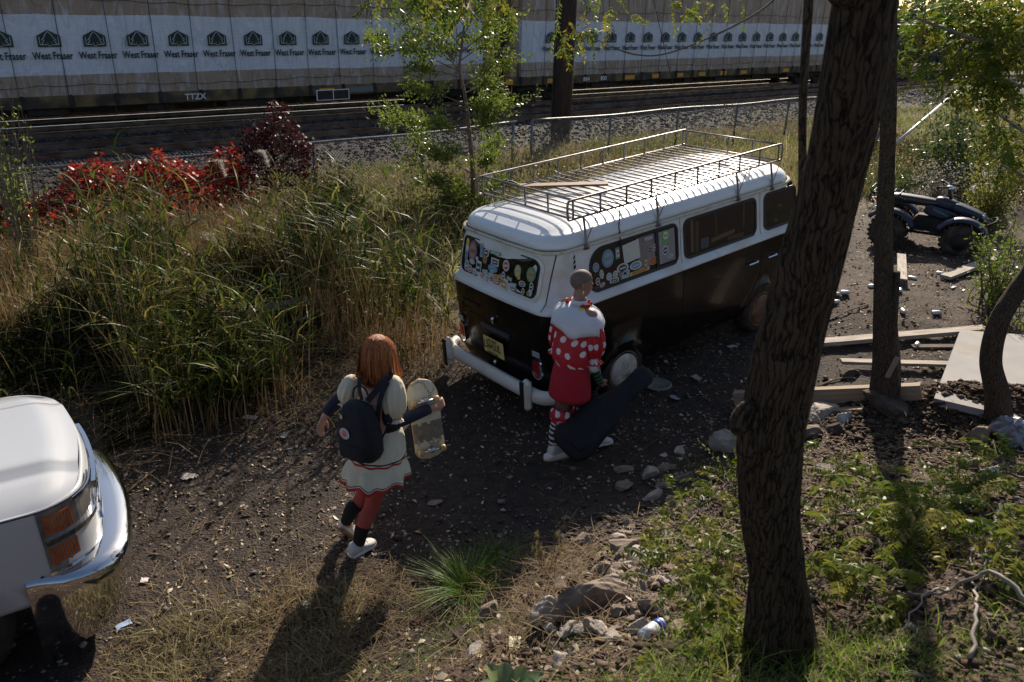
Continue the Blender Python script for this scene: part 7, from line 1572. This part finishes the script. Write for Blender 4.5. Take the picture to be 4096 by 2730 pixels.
bp = [('t', [hip-[0, 0, .03], hip+[0, 0, .12], (hip+neck)/2+[0, 0, .05], neck-[0, 0, .06]], [.15, .125, .14, .10]), ('t', [shL, neck-[0, 0, .05], shR], [.06, .065, .06]), ('t', [neck-[0, 0, .06], neck+[0, 0, .05], headc-hU*.03], [.058, .054, .055]),
      ('e', hp_(-.012, 0, .03), (.102, .079, .095), RH), ('e', hp_(.035, 0, -.03), (.062, .066, .085), RH), ('e', hp_(.055, 0, -.085), (.035, .035, .026), RH), ('e', hp_(.098, 0, -.03), (.018, .013, .017), RH), ('t', [hp_(.088, 0, .0), hp_(.10, 0, -.028)], [.009, .012]), ('e', hp_(.088, 0, -.065), (.012, .024, .006), RH), ('e', hp_(.087, 0, -.075), (.012, .02, .006), RH), ('t', [hp_(.082, -.045, .018), hp_(.09, 0, .02), hp_(.082, .045, .018)], [.008, .01, .008]),
      ('t', [hp_(-.015, .078, .012), hp_(-.028, .088, .008), hp_(-.028, .088, -.022), hp_(-.012, .080, -.035)], [.006, .008, .007, .007]), ('t', [hp_(-.015, -.078, .012), hp_(-.028, -.088, .008), hp_(-.028, -.088, -.022), hp_(-.012, -.080, -.035)], [.006, .008, .007, .007]),
      ('t', [shL, eL, wL], [.055, .042, .028]), ('t', [shR, eR, wR], [.055, .042, .028]), ('t', [hip-rgt*.085, kL, aL], [.09, .06, .04]), ('t', [hip+rgt*.085, kR, aR], [.09, .06, .04]), ('t', [aR, aR+[.04, .03, -.07]], [.04, .03]), ('t', [aL, aL+[.04, .03, -.07]], [.04, .03])]+hR+hL2
M_skin2 = mat('tanned skin', (.34, .19, .14), (.28, .15, .11), rough=.5, nscale=8)
body('body', bp, M_skin2, C1, og, .006)
M_buzz = mat('close cropped hair', (.13, .09, .075), (.19, .13, .11), rough=.7, nscale=60)
mb = MB(); mb.ell((0, 0, 0), (1, 1, 1), 28, k=20); V = np.array(mb.V); V = np.stack([V[:, 0]*.1045, V[:, 1]*.0815, V[:, 2]*.0975], 1); cc = hp_(-.012, 0, .03); Vw = cc+V@np.stack([hF, -hS, hU], 1).T
keep = [f for f in mb.F if np.mean([V[i][2]+.62*min(0, .02-V[i][0])*-1*0+(V[i][0] < -.02)*.06-(V[i][0] > .03)*.03 for i in f]) > .0 or np.mean([V[i][0] for i in f]) < -.045]
mk('cropped_hair', Vw, [f for f in keep if np.mean([V[i][0] for i in f]) < .072], M_buzz, C1, True, None, og)
for s_ in (-1, 1):
    mb = MB(); mb.ell(hp_(.078, s_*.03, .0), (.010, .012, .008), 10, R=RH); ey = mb.build('eye', mat('eye white', (.7, .68, .65), rough=.2), C1, smooth=True, origin=og); mb = MB(); mb.ell(hp_(.086, s_*.031, .0), (.004, .005, .005), 8, R=RH); mb.build('iris', M_blk, ey, origin=og)
mb = MB(); mb.ell(hp_(-.01, .090, -.055), (.008, .006, .014), 10); mb.tube([hp_(-.012, .088, -.04), hp_(-.01, .09, -.075)], .004, 6); mb.build('earring', mat('pale green earring', (.6, .7, .55), rough=.3), C1, origin=og)
def dots_mat():
    m = bpy.data.materials.new('red cloth with white dots'); m.use_nodes = True; nt = m.node_tree; b = nt.nodes['Principled BSDF']; L = nt.links.new
    tc = _n(nt, 'ShaderNodeTexCoord'); v = _n(nt, 'ShaderNodeTexVoronoi', voronoi_dimensions='2D'); v.inputs['Scale'].default_value = 8.2; v.inputs['Randomness'].default_value = .5; L(tc.outputs['UV'], v.inputs[0])
    r = _n(nt, 'ShaderNodeValToRGB'); r.color_ramp.elements[0].position = .235; r.color_ramp.elements[1].position = .25; r.color_ramp.elements[0].color = (.70, .68, .70, 1); r.color_ramp.elements[1].color = (.46, .012, .028, 1)
    L(v.outputs['Distance'], r.inputs[0]); L(r.outputs[0], b.inputs['Base Color']); b.inputs['Roughness'].default_value = .65
    n2 = _n(nt, 'ShaderNodeTexNoise'); n2.inputs['Scale'].default_value = 14; bp = _n(nt, 'ShaderNodeBump'); bp.inputs['Strength'].default_value = .4; bp.inputs['Distance'].default_value = .03; L(n2.outputs[0], bp.inputs['Height']); L(bp.outputs[0], b.inputs['Normal']); return m
M_dot = dots_mat(); M_redc = mat('red wool skirt', (.40, .012, .028), (.34, .01, .022), rough=.85, nscale=30); M_whc = mat('white cotton', (.66, .68, .74), (.58, .60, .66), rough=.8, nscale=6, bump=.4, bscale=14)
R = []
for z_, ra, rb, am in ((-.02, .09, .08, 0), (-.06, .15, .10, 0), (-.10, .18, .12, 0), (-.18, .19, .14, .02), (-.29, .20, .16, .03), (-.40, .205, .17, .04), (-.49, .20, .168, .04), (-.53, .178, .15, .04)): R.append(ring(neck+(hip-neck)*(-z_/.6)*np.array([1, 1, 0])+[0, 0, z_], rgt, fwd, ra, rb, 72, 9, am, z_*7))
bl = loft('blouse', R, M_dot, C1, og, (False, False), uvs=True)
puff('puff_sleeve', shR+[.0, -.0, -.02], A(1364, 828, -.0), .102, M_dot, bl, og, trim=False, uvs=True, n=60, rt=.55); puff('puff_sleeve', shL+[0, 0, -.02], eL+[0, 0, -.02], .094, M_dot, bl, og, trim=False, uvs=True, n=60)
R = []; sk0 = hip+[0, 0, .12]
for z_, ra, rb in ((.0, .155, .125), (-.06, .165, .14), (-.14, .182, .158), (-.24, .198, .172), (-.34, .208, .18), (-.375, .21, .182)): R.append(ring(sk0+[0, 0, z_]-rgt*.0, rgt, fwd, ra, rb, 48, 3, .01, z_*5))
loft('skirt', R, M_redc, C1, og, (False, False), thick=.006)
# white cape collar, open to ragged points; ruffs
R = []
for f, ra, rb in ((0, .075, .07), (.10, .15, .115), (.28, .225, .16), (.5, .262, .185), (.8, .272, .21), (1.0, .275, .218)):
    R.append(ring(neck+[0, 0, .012-.205*f], rgt, fwd, ra, rb, 72, 6, .012+.02*f, 1.3, lift=lambda t, f=f: (-.045*f*f*max(0, sin(5*t+.6))*(.35+.65*abs(cos(t)))+.02*f*sin(2*t))))
loft('cape_collar', R, M_whc, C1, og, (False, False), thick=.004)
loft('stand_collar', [ring(neck+[0, 0, z_]+hF*.004, rgt, fwd, r_, r_*.95, 40, 9, .02) for z_, r_ in ((-.01, .078), (.03, .070), (.055, .072))], M_whc, C1, og, (False, False), thick=.005)
M_yel2 = mat('yellow satin', (.70, .55, .03), rough=.5); R = []
for k, (z_, r_, m_) in enumerate(((.015, .11, M_redc), (-.005, .125, M_yel2))):
    mb = MB(); mb.tube([neck+rgt*r_*cos(t)*(1+.06*sin(9*t+k))+fwd*r_*.9*sin(t)*(1+.06*sin(9*t+k))+[0, 0, z_+.012*sin(11*t+2*k)] for t in (np.linspace(-.6, 4.2, 60) if k == 0 else np.linspace(2.6, 3.6, 16))], .013, 8); mb.build('neck_ruff', m_, C1, smooth=True, origin=og)
mb = MB(); mb.tube([neck+rgt*.125*cos(t)+fwd*.115*sin(t)+[0, 0, -.01+.01*sin(9*t)] for t in np.linspace(-.9, .5, 20)], .015, 8); mb.build('neck_ruff', M_yel2, C1, smooth=True, origin=og)
for dx in (-.012, .012): strap('tie_ribbon', [neck-fwd*.135+rgt*(-.07)+[0, 0, -.17], neck-fwd*.15+rgt*(-.07+dx)+[0, 0, -.28], neck-fwd*.155+rgt*(-.075+dx*2.4)+[0, 0, -.37]], .008, M_whc, C1, og, nrm=-fwd)
# cuff, striped glove, hands
def stripes(name, pts, rad, m1, m2, parent, og, nb, n=24, a=0., b=1.):
    R = limb_rings(pts, rad, n, max(2, int(nb*2/(len(pts)-1))+1)); i0, i1 = int(a*(len(R)-1)), int(b*(len(R)-1))+1; R = R[i0:i1]
    return loft(name, R, [m1, m2], parent, og, (True, True), mrows=[(j//2) % 2 for j in range(len(R)-1)])
loft('cuff', limb_rings([A(1360, 822, -.005), A(1365, 850, .01)], [.058, .050], 24, 4), M_whc, C1, og)
M_grs2 = mat('green stripe knit', (.03, .12, .06), rough=.9); stripes('striped_glove', [A(1364, 845, .0), A(1372, 862, .02), wR+(wR-eR)*.12], [.044, .040, .036], M_sock, M_grs2, C1, og, 8)
for k_, a_, s_ in ((kL, aL, -1), (kR, aR, 1)):
    h_ = hip+rgt*.085*s_; cm = (k_+a_)/2-fwd*.02+[0, 0, .03]; kt = k_+(a_-k_)*.08
    sleeve('fishnet_tights', .2, 1., [h_, k_, cm, a_], [.095, .065, .058, .044], mat('sheer dark tights', (.16, .085, .07), (.08, .045, .04), rough=.6, nscale=70), C1, og)
    stripes('striped_sock', [kt, cm, a_, a_+(a_-cm)*.05], [.066, .061, .048, .046], M_sock, mat('white knit', (.6, .6, .6), rough=.9), C1, og, 24)
    u, v, tt = frame(a_-k_); kc = k_+(a_-k_)*.0
    loft('knee_ruffle', [ring(kc+(a_-k_)*f, u, v, r_, r_, 48, 9, am, f*3) for f, r_, am in ((-.16, .085, .12), (-.10, .072, .05), (-.02, .098, .08), (.09, .104, .09), (.16, .076, .05), (.22, .088, .12))], M_dot, C1, og, (False, False), uvs=True, thick=.004)
q1 = on(1262, 1062); q2 = on(1305, 1048); shoe(C1, og, np.array([q1[0], q1[1]+.02, q1[2]+.045]), np.array([q2[0]+.03, q2[1]+.07, q2[2]+.035]), UP_, hi=.12, w_=.052)
shoe(C1, og, np.array([aR[0]-.05, aR[1]-.03, og[2]+.04]), np.array([aR[0]+.16, aR[1]+.09, og[2]+.03]), UP_, hi=.11, w_=.05)
loft('platform_sole', [ring(np.array([q1[0]+.09, q1[1]+.08, q1[2]+z_]), np.array([.9, .44, 0]), np.array([-.44, .9, 0]), .155, .055, 24, sq=.8) for z_ in (.0, .05)], M_sole, C1, og)
# guitar bag
P0 = A(1322, 1010, -.12); P1 = A(1482, 862, .30); gb = thing('guitar_bag', 'black padded guitar bag carried upright with its neck end pointing up and right', 'guitar bag', P0+[0, 0, -.0]); og3 = P0.copy(); ax = P1-P0; LG = np.linalg.norm(ax); ax /= LG; vw = P0-np.array([0, 0, CAMZ]); vw /= np.linalg.norm(vw); wv = np.cross(ax, vw); wv /= np.linalg.norm(wv); nv = np.cross(wv, ax)
R = []
for f, w_, t_ in ((-.17, .02, .02), (-.165, .12, .04), (-.13, .175, .06), (-.05, .205, .075), (.05, .208, .08), (.15, .19, .078), (.24, .178, .074), (.33, .176, .07), (.42, .168, .066), (.50, .145, .060), (.58, .118, .055), (.7, .098, .05), (.82, .09, .05), (.92, .10, .05), (1.0, .098, .048), (1.05, .07, .04), (1.07, .02, .02)): R.append(ring(P0+ax*LG*f, wv, nv, w_, t_, 36, sq=.62, pl=4, amp=.015, ph=f*11))
M_gb = mat('black padded nylon', (.006, .006, .009), (.011, .011, .018), rough=.8, nscale=8, bump=.7, bscale=9); bo_ = loft('bag_body', R, M_gb, gb, og3)
pts_ = [P0+ax*LG*f+wv*w_*.98-nv*.0 for f, w_ in ((-.1, .19), (.05, .208), (.15, .19), (.3, .178), (.42, .168), (.55, .13), (.75, .093), (.98, .1))]; mb = MB(); mb.tube(curve(pts_, 5), .006, 6); mb.build('zip', M_rub, gb, origin=og3, smooth=True)
R = [ring(P0+ax*LG*f-nv*.055, wv, nv, w_, .028, 28, sq=.6) for f, w_ in ((-.08, .06), (-.06, .13), (.05, .145), (.16, .13), (.18, .06))]; loft('front_pocket', R, M_gb, gb, og3)
hpt = wR+(wR-eR)/np.linalg.norm(wR-eR)*.085; strap('carry_handle', [hpt+ax*-.09-[0, 0, .05], hpt+ax*-.04+[0, 0, .01], hpt+ax*.04+[0, 0, .01], hpt+ax*.09-[0, 0, .05]], .028, M_gb, gb, og3, nrm=-vw)
mb = MB(); a = P0+ax*LG*.05+wv*.06-nv*.09; mb.tube(curve([A(1376, 955, -.2), A(1378, 975, -.2), A(1381, 992, -.2)], 3), .004, 5); mb.build('zip_pull', M_chr, gb, origin=og3)
